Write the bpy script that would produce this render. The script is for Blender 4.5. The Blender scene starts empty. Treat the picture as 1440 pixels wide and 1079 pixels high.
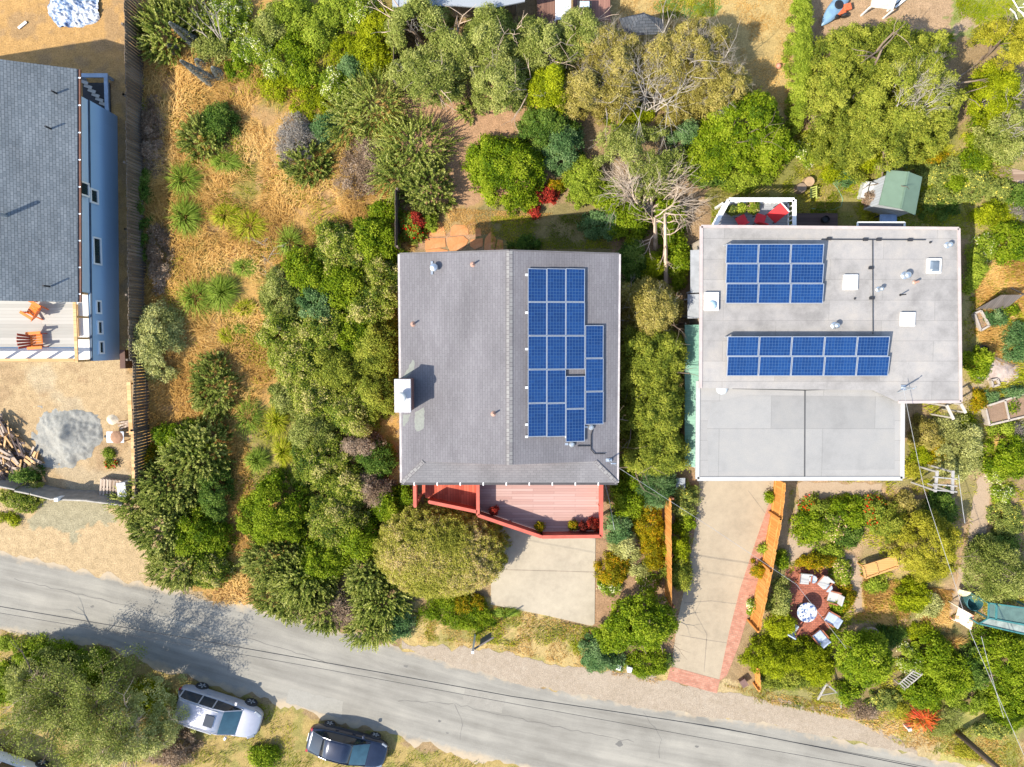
import bpy, math, random
import numpy as np
from mathutils import Vector, Matrix, Euler

C = bpy.context.scene.collection
R = math.radians
# ------------------------------------------------------------------ camera
F, CX, CY, H, TH = 1000.0, 720.0, 539.5, 39.0, R(-3.43)
CT, ST = math.cos(TH), math.sin(TH)


def U(px, py, z=0.0):
    """the point of the place that stands at height z under a sight line measured in the photograph"""
    x, y = (px - CX) / F, -(py - CY) / F
    dx, dy, dz = x, y * CT + ST, y * ST - CT
    t = (z - H) / dz
    return Vector((dx * t, dy * t, z))


cam_d = bpy.data.cameras.new('camera')
cam = bpy.data.objects.new('camera', cam_d)
C.objects.link(cam)
cam.location = (0, 0, H)
cam.rotation_euler = (TH, 0, 0)
cam_d.sensor_fit = 'HORIZONTAL'
cam_d.sensor_width = 36
cam_d.lens = 36 * F / 1440
cam_d.clip_end = 2000
bpy.context.scene.camera = cam

# ------------------------------------------------------------------ light
SUN_EL = 46.5
SD = Vector((.86, .52, 0)).normalized() * math.cos(R(SUN_EL)) + Vector((0, 0, -math.sin(R(SUN_EL))))
sl = bpy.data.lights.new('sun', 'SUN')
sl.energy = 3.7
sl.angle = R(.5)
sl.color = (1, .935, .815)
so = bpy.data.objects.new('sun', sl)
so.rotation_euler = SD.to_track_quat('-Z', 'Y').to_euler()
C.objects.link(so)
w = bpy.data.worlds.new('World')
bpy.context.scene.world = w
w.use_nodes = True
nt = w.node_tree
bgn = nt.nodes['Background']
sk = nt.nodes.new('ShaderNodeTexSky')
sk.sky_type = 'NISHITA'
sk.sun_disc = False
sk.sun_elevation = R(SUN_EL)
sk.sun_rotation = math.atan2(-.86, -.52)
nt.links.new(sk.outputs[0], bgn.inputs[0])
bgn.inputs[1].default_value = .15
vs = bpy.context.scene.view_settings
vs.view_transform = 'Standard'
vs.look = 'None'
vs.gamma = 1
vs.exposure = 1.14


# ------------------------------------------------------------------ materials
class N:
    def __init__(s, name):
        s.m = bpy.data.materials.new(name)
        s.m.use_nodes = True
        s.t = s.m.node_tree
        s.b = s.t.nodes['Principled BSDF']

    def n(s, typ, **kw):
        x = s.t.nodes.new('ShaderNode' + typ)
        for k, v in kw.items():
            setattr(x, k, v)
        return x

    def l(s, a, b):
        s.t.links.new(a, b)

    def coord(s, which='Object', scale=(1, 1, 1), rot=0):
        c = s.n('TexCoord')
        mp = s.n('Mapping')
        mp.inputs['Scale'].default_value = scale
        mp.inputs['Rotation'].default_value = (0, 0, rot)
        s.l(c.outputs[which], mp.inputs[0])
        return mp.outputs[0]

    def noise(s, vec, scale, detail=4, rough=.6, w=None):
        x = s.n('TexNoise')
        x.inputs['Scale'].default_value = scale
        x.inputs['Detail'].default_value = detail
        x.inputs['Roughness'].default_value = rough
        if vec is not None:
            s.l(vec, x.inputs['Vector'])
        return x.outputs['Fac']

    def ramp(s, fac, stops):
        r = s.n('ValToRGB')
        e = r.color_ramp.elements
        while len(e) < len(stops):
            e.new(.5)
        for k, (p, c) in enumerate(stops):
            e[k].position = p
            e[k].color = (*c, 1) if len(c) == 3 else c
        s.l(fac, r.inputs[0])
        return r.outputs[0]

    def mix(s, fac, a, b, mode='MIX'):
        x = s.n('Mix', data_type='RGBA', blend_type=mode)
        for i, v in ((0, fac), (6, a), (7, b)):
            if isinstance(v, (int, float)):
                x.inputs[i].default_value = v
            elif isinstance(v, tuple):
                x.inputs[i].default_value = (*v, 1)
            else:
                s.l(v, x.inputs[i])
        return x.outputs[2]

    def math(s, op, a, b=0.0):
        x = s.n('Math', operation=op)
        for i, v in ((0, a), (1, b)):
            if isinstance(v, (int, float)):
                x.inputs[i].default_value = v
            else:
                s.l(v, x.inputs[i])
        return x.outputs[0]

    def base(s, c):
        if isinstance(c, tuple):
            s.b.inputs['Base Color'].default_value = (*c, 1)
        else:
            s.l(c, s.b.inputs['Base Color'])

    def set(s, rough=.7, metal=0, spec=.35, coat=0):
        s.b.inputs['Roughness'].default_value = rough
        s.b.inputs['Metallic'].default_value = metal
        s.b.inputs['Specular IOR Level'].default_value = spec
        s.b.inputs['Coat Weight'].default_value = coat
        return s.m

    def bump(s, h, strength=.4, dist=.02):
        x = s.n('Bump')
        x.inputs['Strength'].default_value = strength
        x.inputs['Distance'].default_value = dist
        s.l(h, x.inputs['Height'])
        s.l(x.outputs[0], s.b.inputs['Normal'])


def sc(c, k):
    return tuple(min(1, a * k) for a in c)


def plain(name, c, rough=.6, metal=0, spec=.35, var=.25, scale=3, coat=0):
    """a painted / metal / plastic surface with faint uneven wear"""
    s = N(name)
    v = s.coord()
    f = s.noise(v, scale, 6)
    s.base(s.ramp(f, [(.3, sc(c, 1 - var)), (.7, sc(c, 1 + var * .6))]))
    return s.set(rough, metal, spec, coat)


def shingles(name, c1, c2, mortar, row=.14, width=.3, blot=.25):
    s = N(name)
    v = s.coord('UV')
    b = s.n('TexBrick')
    s.l(v, b.inputs['Vector'])
    b.inputs['Color1'].default_value = (*c1, 1)
    b.inputs['Color2'].default_value = (*c2, 1)
    b.inputs['Mortar'].default_value = (*mortar, 1)
    b.inputs['Scale'].default_value = 1
    b.inputs['Mortar Size'].default_value = row * .085
    b.inputs['Mortar Smooth'].default_value = .4
    b.inputs['Brick Width'].default_value = width
    b.inputs['Row Height'].default_value = row
    g = s.noise(v, 60, 3)
    st = s.noise(s.coord('Object', (1, .35, 1)), .8, 5)
    c = s.mix(.55, b.outputs['Color'], s.ramp(g, [(.3, (.25, .25, .25)), (.7, (.8, .8, .8))]), 'OVERLAY')
    c = s.mix(1.0, c, s.ramp(st, [(.3, (1 - blot,) * 3), (.7, (1 + blot * .3,) * 3)]), 'MULTIPLY')
    s.base(c)
    s.bump(b.outputs['Fac'], -.5, .015)
    return s.set(.9, 0, .2)


def planks(name, cols, width=.14, along='u', length=3.0, gap=.5, rough=.75, grain=.35):
    """boards: a brick pattern of long narrow boards, each its own tone, with grain"""
    s = N(name)
    v = s.coord('UV', rot=0 if along == 'u' else R(90))
    b = s.n('TexBrick')
    s.l(v, b.inputs['Vector'])
    b.inputs['Color1'].default_value = (0, 0, 0, 1)
    b.inputs['Color2'].default_value = (1, 1, 1, 1)
    b.inputs['Mortar'].default_value = (.5, .5, .5, 1)
    b.inputs['Scale'].default_value = 1
    b.inputs['Mortar Size'].default_value = .008
    b.inputs['Brick Width'].default_value = length
    b.inputs['Row Height'].default_value = width
    g = s.noise(s.coord('UV', (1.5, 30, 1) if along == 'u' else (30, 1.5, 1)), 1, 5)
    f = s.math('ADD', s.math('MULTIPLY', b.outputs['Color'], .6), s.math('MULTIPLY', g, .5))
    n = len(cols)
    c = s.ramp(f, [(.2 + .6 * i / max(1, n - 1), cols[i]) for i in range(n)])
    c = s.mix(s.math('MULTIPLY', b.outputs['Fac'], gap), c, sc(cols[0], .3))
    s.base(c)
    s.bump(b.outputs['Fac'], -.4, .01)
    return s.set(rough, 0, .25)


def bricks(name, c1, c2, mortar, w=.2, h=.1, rough=.85, rot=0):
    s = N(name)
    v = s.coord('UV', rot=rot)
    b = s.n('TexBrick')
    s.l(v, b.inputs['Vector'])
    b.inputs['Color1'].default_value = (*c1, 1)
    b.inputs['Color2'].default_value = (*c2, 1)
    b.inputs['Mortar'].default_value = (*mortar, 1)
    b.inputs['Scale'].default_value = 1
    b.inputs['Mortar Size'].default_value = .012
    b.inputs['Brick Width'].default_value = w
    b.inputs['Row Height'].default_value = h
    f = s.noise(v, 3, 6)
    s.base(s.mix(.6, b.outputs['Color'], s.ramp(f, [(.3, (.35, .33, .3)), (.7, (.65, .63, .6))]), 'OVERLAY'))
    s.bump(b.outputs['Fac'], -.4, .01)
    return s.set(rough, 0, .2)


def earth(name, cols, scale=1.0, rough=.95, grit=.5, bump=.5):
    s = N(name)
    v = s.coord()
    big = s.noise(v, .35 * scale, 6)
    mid = s.noise(v, 2.2 * scale, 6)
    fine = s.noise(v, 16 * scale, 4, .7)
    f = s.math('ADD', s.math('MULTIPLY', big, .5), s.math('MULTIPLY', mid, .5))
    n = len(cols)
    c = s.ramp(f, [(.32 + .36 * i / max(1, n - 1), cols[i]) for i in range(n)])
    c = s.mix(grit, c, s.ramp(fine, [(.3, (.3, .3, .3)), (.7, (.75, .75, .75))]), 'OVERLAY')
    s.base(c)
    s.bump(fine, bump, .03)
    return s.set(rough, 0, .15)


LEAF_GAIN = 1.8


def vivid(c, g, s=1.3):
    m = .3 * c[0] + .6 * c[1] + .1 * c[2]
    return tuple(min(.8, max(.003, (m + (x - m) * s) * g)) for x in c[:3]) + tuple(c[3:])


def leafmat(name, cols, trans=.3, rough=.6, spec=.12, gain=None, sat=1.2):
    """leaves: each leaf face carries a tint number; the ramp turns it into the plant's own leaf colours"""
    s = N(name)
    a = s.n('Attribute', attribute_name='tint', attribute_type='GEOMETRY')
    cols = [vivid(c, gain or LEAF_GAIN, 1.0 if gain else sat) for c in cols]
    n = len(cols)
    stops = [(i / (n - 1), cols[i]) if len(cols[i]) == 3 else (cols[i][3], cols[i][:3]) for i in range(n)]
    c = s.ramp(a.outputs['Fac'], stops)
    s.base(c)
    s.set(rough, 0, spec)
    tr = s.n('BsdfTranslucent')
    s.l(s.mix(.5, c, (.9, .95, .25), 'MULTIPLY'), tr.inputs[0])
    s.l(c, tr.inputs[0])
    mx = s.n('MixShader')
    mx.inputs[0].default_value = trans
    s.l(s.b.outputs[0], mx.inputs[1])
    s.l(tr.outputs[0], mx.inputs[2])
    s.l(mx.outputs[0], s.t.nodes['Material Output'].inputs[0])
    return s.m


def glass(name, c, rough=.08):
    s = N(name)
    v = s.coord()
    s.base(s.ramp(s.noise(v, 2, 3), [(.3, sc(c, .8)), (.7, sc(c, 1.2))]))
    return s.set(rough, 0, .6, .4)


# ------------------------------------------------------------------ objects
LABELS = {}


def tag(o, label, cat, group=None, kind=None):
    o['label'] = label
    if cat:
        o['category'] = cat
    if group:
        o['group'] = group
    if kind:
        o['kind'] = kind
    return o


def T(name, label, cat, loc=(0, 0, 0), group=None, rz=0):
    o = bpy.data.objects.new(name, None)
    o.empty_display_size = .3
    C.objects.link(o)
    o.location = loc
    o.rotation_euler = (0, 0, rz)
    return tag(o, label, cat, group)


def wloc(o):
    p = Vector(o.location)
    while o.parent:
        o = o.parent
        p = p + Vector(o.location)
    return p


class MB:
    """collects shapes; build() links them as one mesh object"""

    def __init__(s):
        s.v, s.f, s.m = [], [], []

    def add(s, vs, fs, mi=0):
        o = len(s.v)
        s.v += [tuple(v) for v in vs]
        s.f += [tuple(o + i for i in f) for f in fs]
        s.m += [mi] * len(fs)
        return s

    def hexa(s, b, t, mi=0):
        return s.add(list(b) + list(t), [(3, 2, 1, 0), (4, 5, 6, 7), (0, 1, 5, 4), (1, 2, 6, 5), (2, 3, 7, 6), (3, 0, 4, 7)], mi)

    def box(s, c, size, rz=0, mi=0, tilt=None):
        m = Matrix.Rotation(rz, 4, 'Z')
        if tilt:
            m = m @ Euler(tilt).to_matrix().to_4x4()
        c = Vector(c)
        a, b, d = size[0] / 2, size[1] / 2, size[2] / 2
        q = [c + m @ Vector(p) for p in ((-a, -b, -d), (a, -b, -d), (a, b, -d), (-a, b, -d), (-a, -b, d), (a, -b, d), (a, b, d), (-a, b, d))]
        return s.hexa(q[:4], q[4:], mi)

    def beam(s, a, b, w, h=None, mi=0, up=(0, 0, 1)):
        h = h or w
        a, b = Vector(a), Vector(b)
        d = (b - a).normalized()
        u = Vector(up)
        if abs(d.dot(u)) > .97:
            u = Vector((0, 1, 0))
        r = d.cross(u).normalized() * w / 2
        u = r.cross(d).normalized() * h / 2
        return s.hexa([a - r - u, a + r - u, a + r + u, a - r + u], [b - r - u, b + r - u, b + r + u, b - r + u], mi)

    def prism(s, poly, z0, z1, mi=0):
        p = [(q[0], q[1]) for q in poly]
        ar = sum(p[i][0] * p[(i + 1) % len(p)][1] - p[(i + 1) % len(p)][0] * p[i][1] for i in range(len(p)))
        if ar < 0:
            p = p[::-1]
        n = len(p)
        vs = [(x, y, z0) for x, y in p] + [(x, y, z1) for x, y in p]
        fs = [tuple(range(n - 1, -1, -1)), tuple(range(n, 2 * n))] + [(i, (i + 1) % n, n + (i + 1) % n, n + i) for i in range(n)]
        return s.add(vs, fs, mi)

    def sheet(s, poly, z, mi=0):
        p = [(q[0], q[1]) for q in poly]
        ar = sum(p[i][0] * p[(i + 1) % len(p)][1] - p[(i + 1) % len(p)][0] * p[i][1] for i in range(len(p)))
        if ar < 0:
            p = p[::-1]
        return s.add([(x, y, z) for x, y in p], [tuple(range(len(p)))], mi)

    def slab(s, pts, th, mi=0):
        """a sloped plate: pts is its top outline (3D), th its thickness"""
        p = [Vector(q) for q in pts]
        nrm = (p[1] - p[0]).cross(p[2] - p[0])
        if nrm.z < 0:
            p = p[::-1]
        n = len(p)
        vs = p + [q - Vector((0, 0, th)) for q in p]
        fs = [tuple(range(n)), tuple(range(2 * n - 1, n - 1, -1))] + [(i, n + i, n + (i + 1) % n, (i + 1) % n) for i in range(n)]
        return s.add(vs, fs, mi)

    def tube(s, pts, r, n=6, r1=None, mi=0, caps=True):
        pts = [Vector(p) for p in pts]
        r1 = r if r1 is None else r1
        rings = []
        for i, p in enumerate(pts):
            d = (pts[min(i + 1, len(pts) - 1)] - pts[max(i - 1, 0)]).normalized()
            u = Vector((0, 0, 1)) if abs(d.z) < .9 else Vector((1, 0, 0))
            a = d.cross(u).normalized()
            b = a.cross(d)
            rr = r + (r1 - r) * i / max(1, len(pts) - 1)
            rings.append([p + (a * math.cos(2 * math.pi * k / n) - b * math.sin(2 * math.pi * k / n)) * -rr for k in range(n)])
        vs = [v for q in rings for v in q]
        fs = []
        for i in range(len(pts) - 1):
            for k in range(n):
                fs.append((i * n + k, i * n + (k + 1) % n, (i + 1) * n + (k + 1) % n, (i + 1) * n + k))
        if caps:
            fs += [tuple(range(n - 1, -1, -1)), tuple((len(pts) - 1) * n + k for k in range(n))]
        return s.add(vs, fs, mi)

    def lathe(s, prof, c=(0, 0, 0), n=16, mi=0, axis='z'):
        c = Vector(c)
        vs = []
        for r, z in prof:
            for k in range(n):
                a = 2 * math.pi * k / n
                p = (r * math.cos(a), r * math.sin(a), z)
                if axis == 'y':
                    p = (p[0], -p[2], p[1])
                vs.append(c + Vector(p))
        fs = []
        for i in range(len(prof) - 1):
            for k in range(n):
                fs.append((i * n + k, i * n + (k + 1) % n, (i + 1) * n + (k + 1) % n, (i + 1) * n + k))
        fs += [tuple(range(n - 1, -1, -1)), tuple((len(prof) - 1) * n + k for k in range(n))]
        return s.add(vs, fs, mi)

    def build(s, name, mats, parent=None, origin=None, smooth=False, bev=0):
        if parent is not None:
            origin = wloc(parent)
        origin = Vector(origin or (0, 0, 0))
        me = bpy.data.meshes.new(name)
        vv = [(v[0] - origin.x, v[1] - origin.y, v[2] - origin.z) for v in s.v]
        me.from_pydata(vv, [], s.f)
        mats = mats if isinstance(mats, (list, tuple)) else [mats]
        for m in mats:
            me.materials.append(m)
        me.polygons.foreach_set('material_index', s.m)
        if smooth:
            me.polygons.foreach_set('use_smooth', [True] * len(s.f))
        uv = me.uv_layers.new(name='UVMap').data
        for p in me.polygons:
            nn = p.normal
            if math.hypot(nn.x, nn.y) < .03:
                eu, ev = Vector((1, 0, 0)), Vector((0, 1, 0))
            else:
                eu = Vector((-nn.y, nn.x, 0)).normalized()
                ev = nn.cross(eu)
            for li in p.loop_indices:
                q = Vector(vv[me.loops[li].vertex_index]) + (origin if parent is None or True else Vector())
                uv[li].uv = (q.dot(eu), q.dot(ev))
        o = bpy.data.objects.new(name, me)
        C.objects.link(o)
        if parent is not None:
            o.parent = parent
        else:
            o.location = origin
        if bev:
            b = o.modifiers.new('bevel', 'BEVEL')
            b.width = bev
            b.segments = 2
            b.limit_method = 'ANGLE'
        return o


def copy_tree(o, parent=None):
    c = o.copy()
    C.objects.link(c)
    if parent is not None:
        c.parent = parent
    for ch in list(o.children):
        copy_tree(ch, c)
    return c


# ------------------------------------------------------------------ noise
def vnoise(x, y, seed=0):
    xi, yi = np.floor(x).astype(np.int64), np.floor(y).astype(np.int64)
    fx, fy = x - xi, y - yi
    fx, fy = fx * fx * (3 - 2 * fx), fy * fy * (3 - 2 * fy)

    def hsh(a, b):
        n = (a * 374761393 + b * 668265263 + seed * 1442695) & 0x7fffffff
        n = ((n ^ (n >> 13)) * 1274126177) & 0x7fffffff
        return ((n ^ (n >> 16)) & 0xffff) / 65535.0
    a, b, c, d = hsh(xi, yi), hsh(xi + 1, yi), hsh(xi, yi + 1), hsh(xi + 1, yi + 1)
    return (a * (1 - fx) + b * fx) * (1 - fy) + (c * (1 - fx) + d * fx) * fy


def fbm(x, y, seed=0, oct=4):
    r, a = 0, .5
    for i in range(oct):
        r = r + a * vnoise(x * 2 ** i, y * 2 ** i, seed + i * 17)
        a *= .5
    return r / (1 - .5 ** oct)


def inpoly(X, Y, poly):
    ins = np.zeros(X.shape, bool)
    n = len(poly)
    for i in range(n):
        x0, y0 = poly[i][0], poly[i][1]
        x1, y1 = poly[(i + 1) % n][0], poly[(i + 1) % n][1]
        if y0 == y1:
            continue
        c = ((y0 > Y) != (y1 > Y)) & (X < (x1 - x0) * (Y - y0) / (y1 - y0) + x0)
        ins ^= c
    return ins


def UP(pts, z=0.0):
    return [U(a, b, z) for a, b in pts]


def rough_edge(pts, step=.35, amp=.12, seed=1):
    """an outline with a crumbled edge"""
    rg = random.Random(seed)
    out = []
    n = len(pts)
    for i in range(n):
        a, b = Vector(pts[i]), Vector(pts[(i + 1) % n])
        L = (b - a).length
        k = max(1, int(L / step))
        nn = Vector((-(b - a).y, (b - a).x, 0)).normalized()
        for j in range(k):
            p = a + (b - a) * j / k
            out.append(p + nn * rg.uniform(-amp, amp))
    return out


# ------------------------------------------------------------------ plants
def quad_mesh(name, V, tint, mat, loc, parent=None, mats=None, mi=None):
    n = len(V)
    me = bpy.data.meshes.new(name)
    me.vertices.add(n * 4)
    me.vertices.foreach_set('co', V.astype(np.float32).reshape(-1))
    me.loops.add(n * 4)
    me.loops.foreach_set('vertex_index', np.arange(n * 4, dtype=np.int32))
    me.polygons.add(n)
    me.polygons.foreach_set('loop_start', np.arange(0, n * 4, 4, dtype=np.int32))
    for m in (mats or [mat]):
        me.materials.append(m)
    if mi is not None:
        me.polygons.foreach_set('material_index', mi.astype(np.int32))
    at = me.attributes.new('tint', 'FLOAT', 'FACE')
    at.data.foreach_set('value', np.clip(tint, 0, 1).astype(np.float32))
    me.update(calc_edges=True)
    o = bpy.data.objects.new(name, me)
    C.objects.link(o)
    if parent is not None:
        o.parent = parent
    else:
        o.location = loc
    return o


def norm(a):
    return a / np.maximum(1e-6, np.linalg.norm(a, axis=-1, keepdims=True))


def leafq(P, A, Nn, L, W, fold=.18):
    S = norm(np.cross(A, Nn))
    Nn = np.cross(S, A)
    L, W = np.asarray(L).reshape(-1, 1), np.asarray(W).reshape(-1, 1)
    m = P + A * L * .45 + Nn * W * fold
    return np.stack([P, m + S * W * .5, P + A * L, m - S * W * .5], 1)


def rdir(rng, n):
    return norm(rng.normal(size=(n, 3)))


def crown(rng, rx, ry, h, k):
    """leaf quads of a crown made of many uneven clumps spread over a lumpy dome"""
    L, W, cr = k['L'] * .84, k['W'] * .84, k['cr'] * .78
    zb = k.get('zb', -.05)
    ol, hv = k.get('ol', .16), k.get('hv', .2)
    bx = k.get('box', 2.0)
    RX, RY = max(.12, rx - cr * .4), max(.12, ry - cr * .4)
    area = math.pi * RX * RY + math.pi * (RX + RY) * h * .45
    nc = max(4, int(k.get('den', 1.5) * area / (math.pi * cr * cr)))
    az = rng.uniform(0, 2 * np.pi, nc)
    r0 = np.sqrt(rng.uniform(0, 1, nc))
    dz = np.where(rng.uniform(0, 1, nc) < .6, (1 - r0 ** bx) ** (1 / bx), rng.uniform(0, 1, nc))
    ph = rng.uniform(0, 6.28, 6)
    rm = 1 + ol * (np.sin(2 * az + ph[0]) * .5 + np.sin(3 * az + ph[1]) * .45 + np.sin(5 * az + ph[2]) * .35 + np.sin(9 * az + ph[3]) * .2)
    rad = rng.uniform(.55, 1, nc) ** .5
    hr = (1 - dz ** bx) ** (1 / bx)
    x, y = RX * rm * hr * np.cos(az) * rad, RY * rm * hr * np.sin(az) * rad
    lump = fbm(x / max(.5, rx * .4) + ph[4] * 9, y / max(.5, rx * .4) + ph[5] * 9, int(ph[0] * 100), 3)
    zz = zb + (1 - zb) * dz * (.72 + .28 * rad)
    z = h * zz * (1 - hv + hv * 1.6 * (lump - .15)) - cr * .6 + rng.normal(0, k.get('zj', .09), nc)
    cc = np.stack([x, y, np.maximum(z, cr * .3)], 1)
    if k.get('gap'):
        keep = fbm(x * k.get('gs', .9) + 31, y * k.get('gs', .9) + ph[1] * 7, 5, 2) > k['gap']
        cc, lump, dz = cc[keep], lump[keep], dz[keep]
        nc = len(cc)
    crs = cr * rng.uniform(.5, 1.6, nc)
    nl = max(5, int(k.get('cov', 1.0) * 2.6 * math.pi * cr * cr / (L * W * .5)))
    nl = min(nl, 160)
    ct = np.repeat(np.clip(.5 + (lump - .5) * k.get('tl', .85) + rng.normal(0, k.get('tc', .16), nc), 0, 1), nl)
    D = rdir(rng, nc * nl)
    D[:, 2] = np.where(D[:, 2] < -.3, -D[:, 2], D[:, 2])
    D *= np.array([1, 1, k.get('cflat', .8)])
    rr = rng.uniform(.35, 1, nc * nl) ** .6 * np.where(rng.uniform(0, 1, nc * nl) < .15, rng.uniform(1, 1.7, nc * nl), 1)
    P = np.repeat(cc, nl, 0) + D * (np.repeat(crs, nl) * rr)[:, None]
    Nn = norm(D + rdir(rng, nc * nl) * k.get('nj', .6) + np.array([.0, 0, .6]))
    A = norm(np.cross(Nn, rdir(rng, nc * nl)) + D * k.get('out', .3))
    s = rng.uniform(.65, 1.3, nc * nl)
    t = ct + rng.normal(0, k.get('tj', .2), nc * nl)
    if k.get('fl'):
        pick = rng.uniform(0, 1, nc * nl) < k['fl'] * np.repeat((rng.uniform(0, 1, nc) < .5), nl) * 2
        t = np.where(pick, 1.0, np.minimum(t, .8))
    P[:, 2] = np.maximum(P[:, 2], .01)
    return leafq(P, A, Nn, L * s, W * s), t


def shoots(rng, rx, ry, h, k):
    """a bush of leafy, finger-like shoots that lean outward (pride-of-madeira habit)"""
    Ls, L, W = k['Ls'], k['L'], k['W']
    RX, RY = max(.1, rx - Ls * .4), max(.1, ry - Ls * .4)
    sp = k.get('sp', .26)
    ns = max(8, int(1.5 * (math.pi * RX * RY + 1.4 * (RX + RY) * h) / (sp * sp)))
    az = rng.uniform(0, 6.283, ns)
    dz = rng.uniform(0, 1, ns) ** .8
    ph = rng.uniform(0, 6.28, 5)
    ol = k.get('ol', .15)
    rm = 1 + ol * (np.sin(2 * az + ph[0]) * .6 + np.sin(3 * az + ph[1]) * .5 + np.sin(5 * az + ph[2]) * .4)
    hr = np.sqrt(1 - dz ** 2)
    rad = rng.uniform(.6, 1, ns) ** .5
    x, y = RX * rm * hr * np.cos(az) * rad, RY * rm * hr * np.sin(az) * rad
    lump = fbm(x * 1.1 + ph[3] * 9, y * 1.1 + ph[4] * 9, 7, 3)
    z = np.maximum(.05, (h - Ls * .5) * dz * (.7 + .5 * lump))
    c = np.stack([x, y, z], 1)
    D = norm(np.stack([hr * np.cos(az), hr * np.sin(az), .35 + dz * .9], 1) + rng.normal(0, .28, (ns, 3)) + np.array(k.get('lean', (0, 0, 0))))
    m = k.get('m', 26)
    t = np.tile(np.linspace(0.02, 1, m), ns)
    Lr = np.repeat(Ls * rng.uniform(.6, 1.25, ns), m)
    Dm = np.repeat(D, m, 0)
    P = np.repeat(c, m, 0) + Dm * (t * Lr)[:, None]
    P[:, 2] = np.maximum(P[:, 2] - (t * t) * Lr * k.get('droop', .0), .02)
    q = norm(np.cross(Dm, rdir(rng, ns * m)))
    A = norm(q * (k.get('spread', .8)) + Dm * (.35 + .7 * t[:, None]))
    Nn = norm(Dm * .8 + rdir(rng, ns * m) * .4 + np.array([0, 0, .4]))
    ll = L * (1.05 - .72 * t) * rng.uniform(.75, 1.25, ns * m)
    st = np.repeat(np.clip(.4 + (lump - .5) * .5 + rng.normal(0, .16, ns), 0, 1), m)
    tt = st + (t - .5) * k.get('tip', .35) + rng.normal(0, .08, ns * m)
    return leafq(P, A, Nn, ll, W * rng.uniform(.8, 1.2, ns * m)), tt


def blades(rng, rx, ry, h, k):
    """a tuft of arching grass blades"""
    nb = k.get('n', 260)
    W = k['W']
    az = rng.uniform(0, 6.283, nb)
    el = np.radians(rng.uniform(k.get('e0', 20), 85, nb))
    ro = rng.uniform(0, .3, nb) ** .7
    b = np.stack([rx * ro * np.cos(az), ry * ro * np.sin(az), np.zeros(nb)], 1)
    ln = rng.uniform(.6, 1.1, nb)
    hd = np.stack([rx * np.cos(az), ry * np.sin(az), np.zeros(nb)], 1)
    up = np.array([0, 0, h])
    p1 = b + hd * (.45 * ln * np.cos(el))[:, None] + up * (.75 * ln * np.sin(el) + .12)[:, None]
    p2 = b + hd * (.95 * ln * (.35 + .65 * np.cos(el)))[:, None] + up * (.62 * ln * np.sin(el) * rng.uniform(.5, 1.4, nb) + .02)[:, None]
    S = norm(np.stack([-np.sin(az), np.cos(az), rng.normal(0, .3, nb)], 1)) * W * .5
    q1 = np.stack([b - S * .8, b + S * .8, p1 + S, p1 - S], 1)
    q2 = np.stack([p1 - S, p1 + S, p2 + S * .15, p2 - S * .15], 1)
    t = rng.normal(.5, .2, nb)
    return np.concatenate([q1, q2]), np.concatenate([t - .08, t + .08])


def twigs(rng, base, d0, length, r0, levels, spread=.55, kids=3, gravity=0.0, out=None, crook=.18):
    """branch segments (a, b, ra, rb) of a bare branching limb"""
    out = [] if out is None else out
    p = np.array(base, float)
    d = np.array(d0, float)
    d /= np.linalg.norm(d)
    seg = 4 if levels > 1 else 3
    for i in range(seg):
        d = d + rng.normal(0, crook, 3) + np.array([0, 0, gravity])
        d /= np.linalg.norm(d)
        q = p + d * length / seg
        ra, rb = r0 * (1 - .6 * i / seg), r0 * (1 - .6 * (i + 1) / seg)
        out.append((p, q, ra, rb))
        if levels > 0 and i >= 1:
            for _ in range(kids if i == seg - 1 else max(1, kids - 1)):
                dd = d + rng.normal(0, spread, 3)
                twigs(rng, q, dd, length * rng.uniform(.5, .72), rb * .7, levels - 1, spread, kids, gravity, out, crook)
        p = q
    return out


def twig_quads(rng, segs):
    """three-sided tapered tubes as quads"""
    a = np.array([s[0] for s in segs])
    b = np.array([s[1] for s in segs])
    ra = np.array([s[2] for s in segs])[:, None]
    rb = np.array([s[3] for s in segs])[:, None]
    d = norm(b - a)
    u = norm(np.cross(d, np.where(np.abs(d[:, 2:3]) < .9, np.array([[0, 0, 1.]]), np.array([[1., 0, 0]]))))
    v = np.cross(d, u)
    n = 4
    qs = []
    for k in range(n):
        c0, s0, c1, s1 = math.cos(6.283 * k / n), math.sin(6.283 * k / n), math.cos(6.283 * (k + 1) / n), math.sin(6.283 * (k + 1) / n)
        e0, e1 = u * c0 + v * s0, u * c1 + v * s1
        qs.append(np.stack([a + e0 * ra, a + e1 * ra, b + e1 * rb, b + e0 * rb], 1))
    q = np.concatenate(qs)
    t = np.tile(np.clip(rng.normal(.5, .2, len(segs)), 0, 1), n)
    return q, t
# ================================================================== the setting
def pixel_of(X, Y, z=0.0):
    """inverse of U for ground points (numpy) - used only to read the survey polygons below"""
    dx, dy, dz = X, Y, z - H
    yc = dy * CT + dz * ST
    zc = -dy * ST + dz * CT
    return CX + F * dx / -zc, CY - F * yc / -zc


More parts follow.
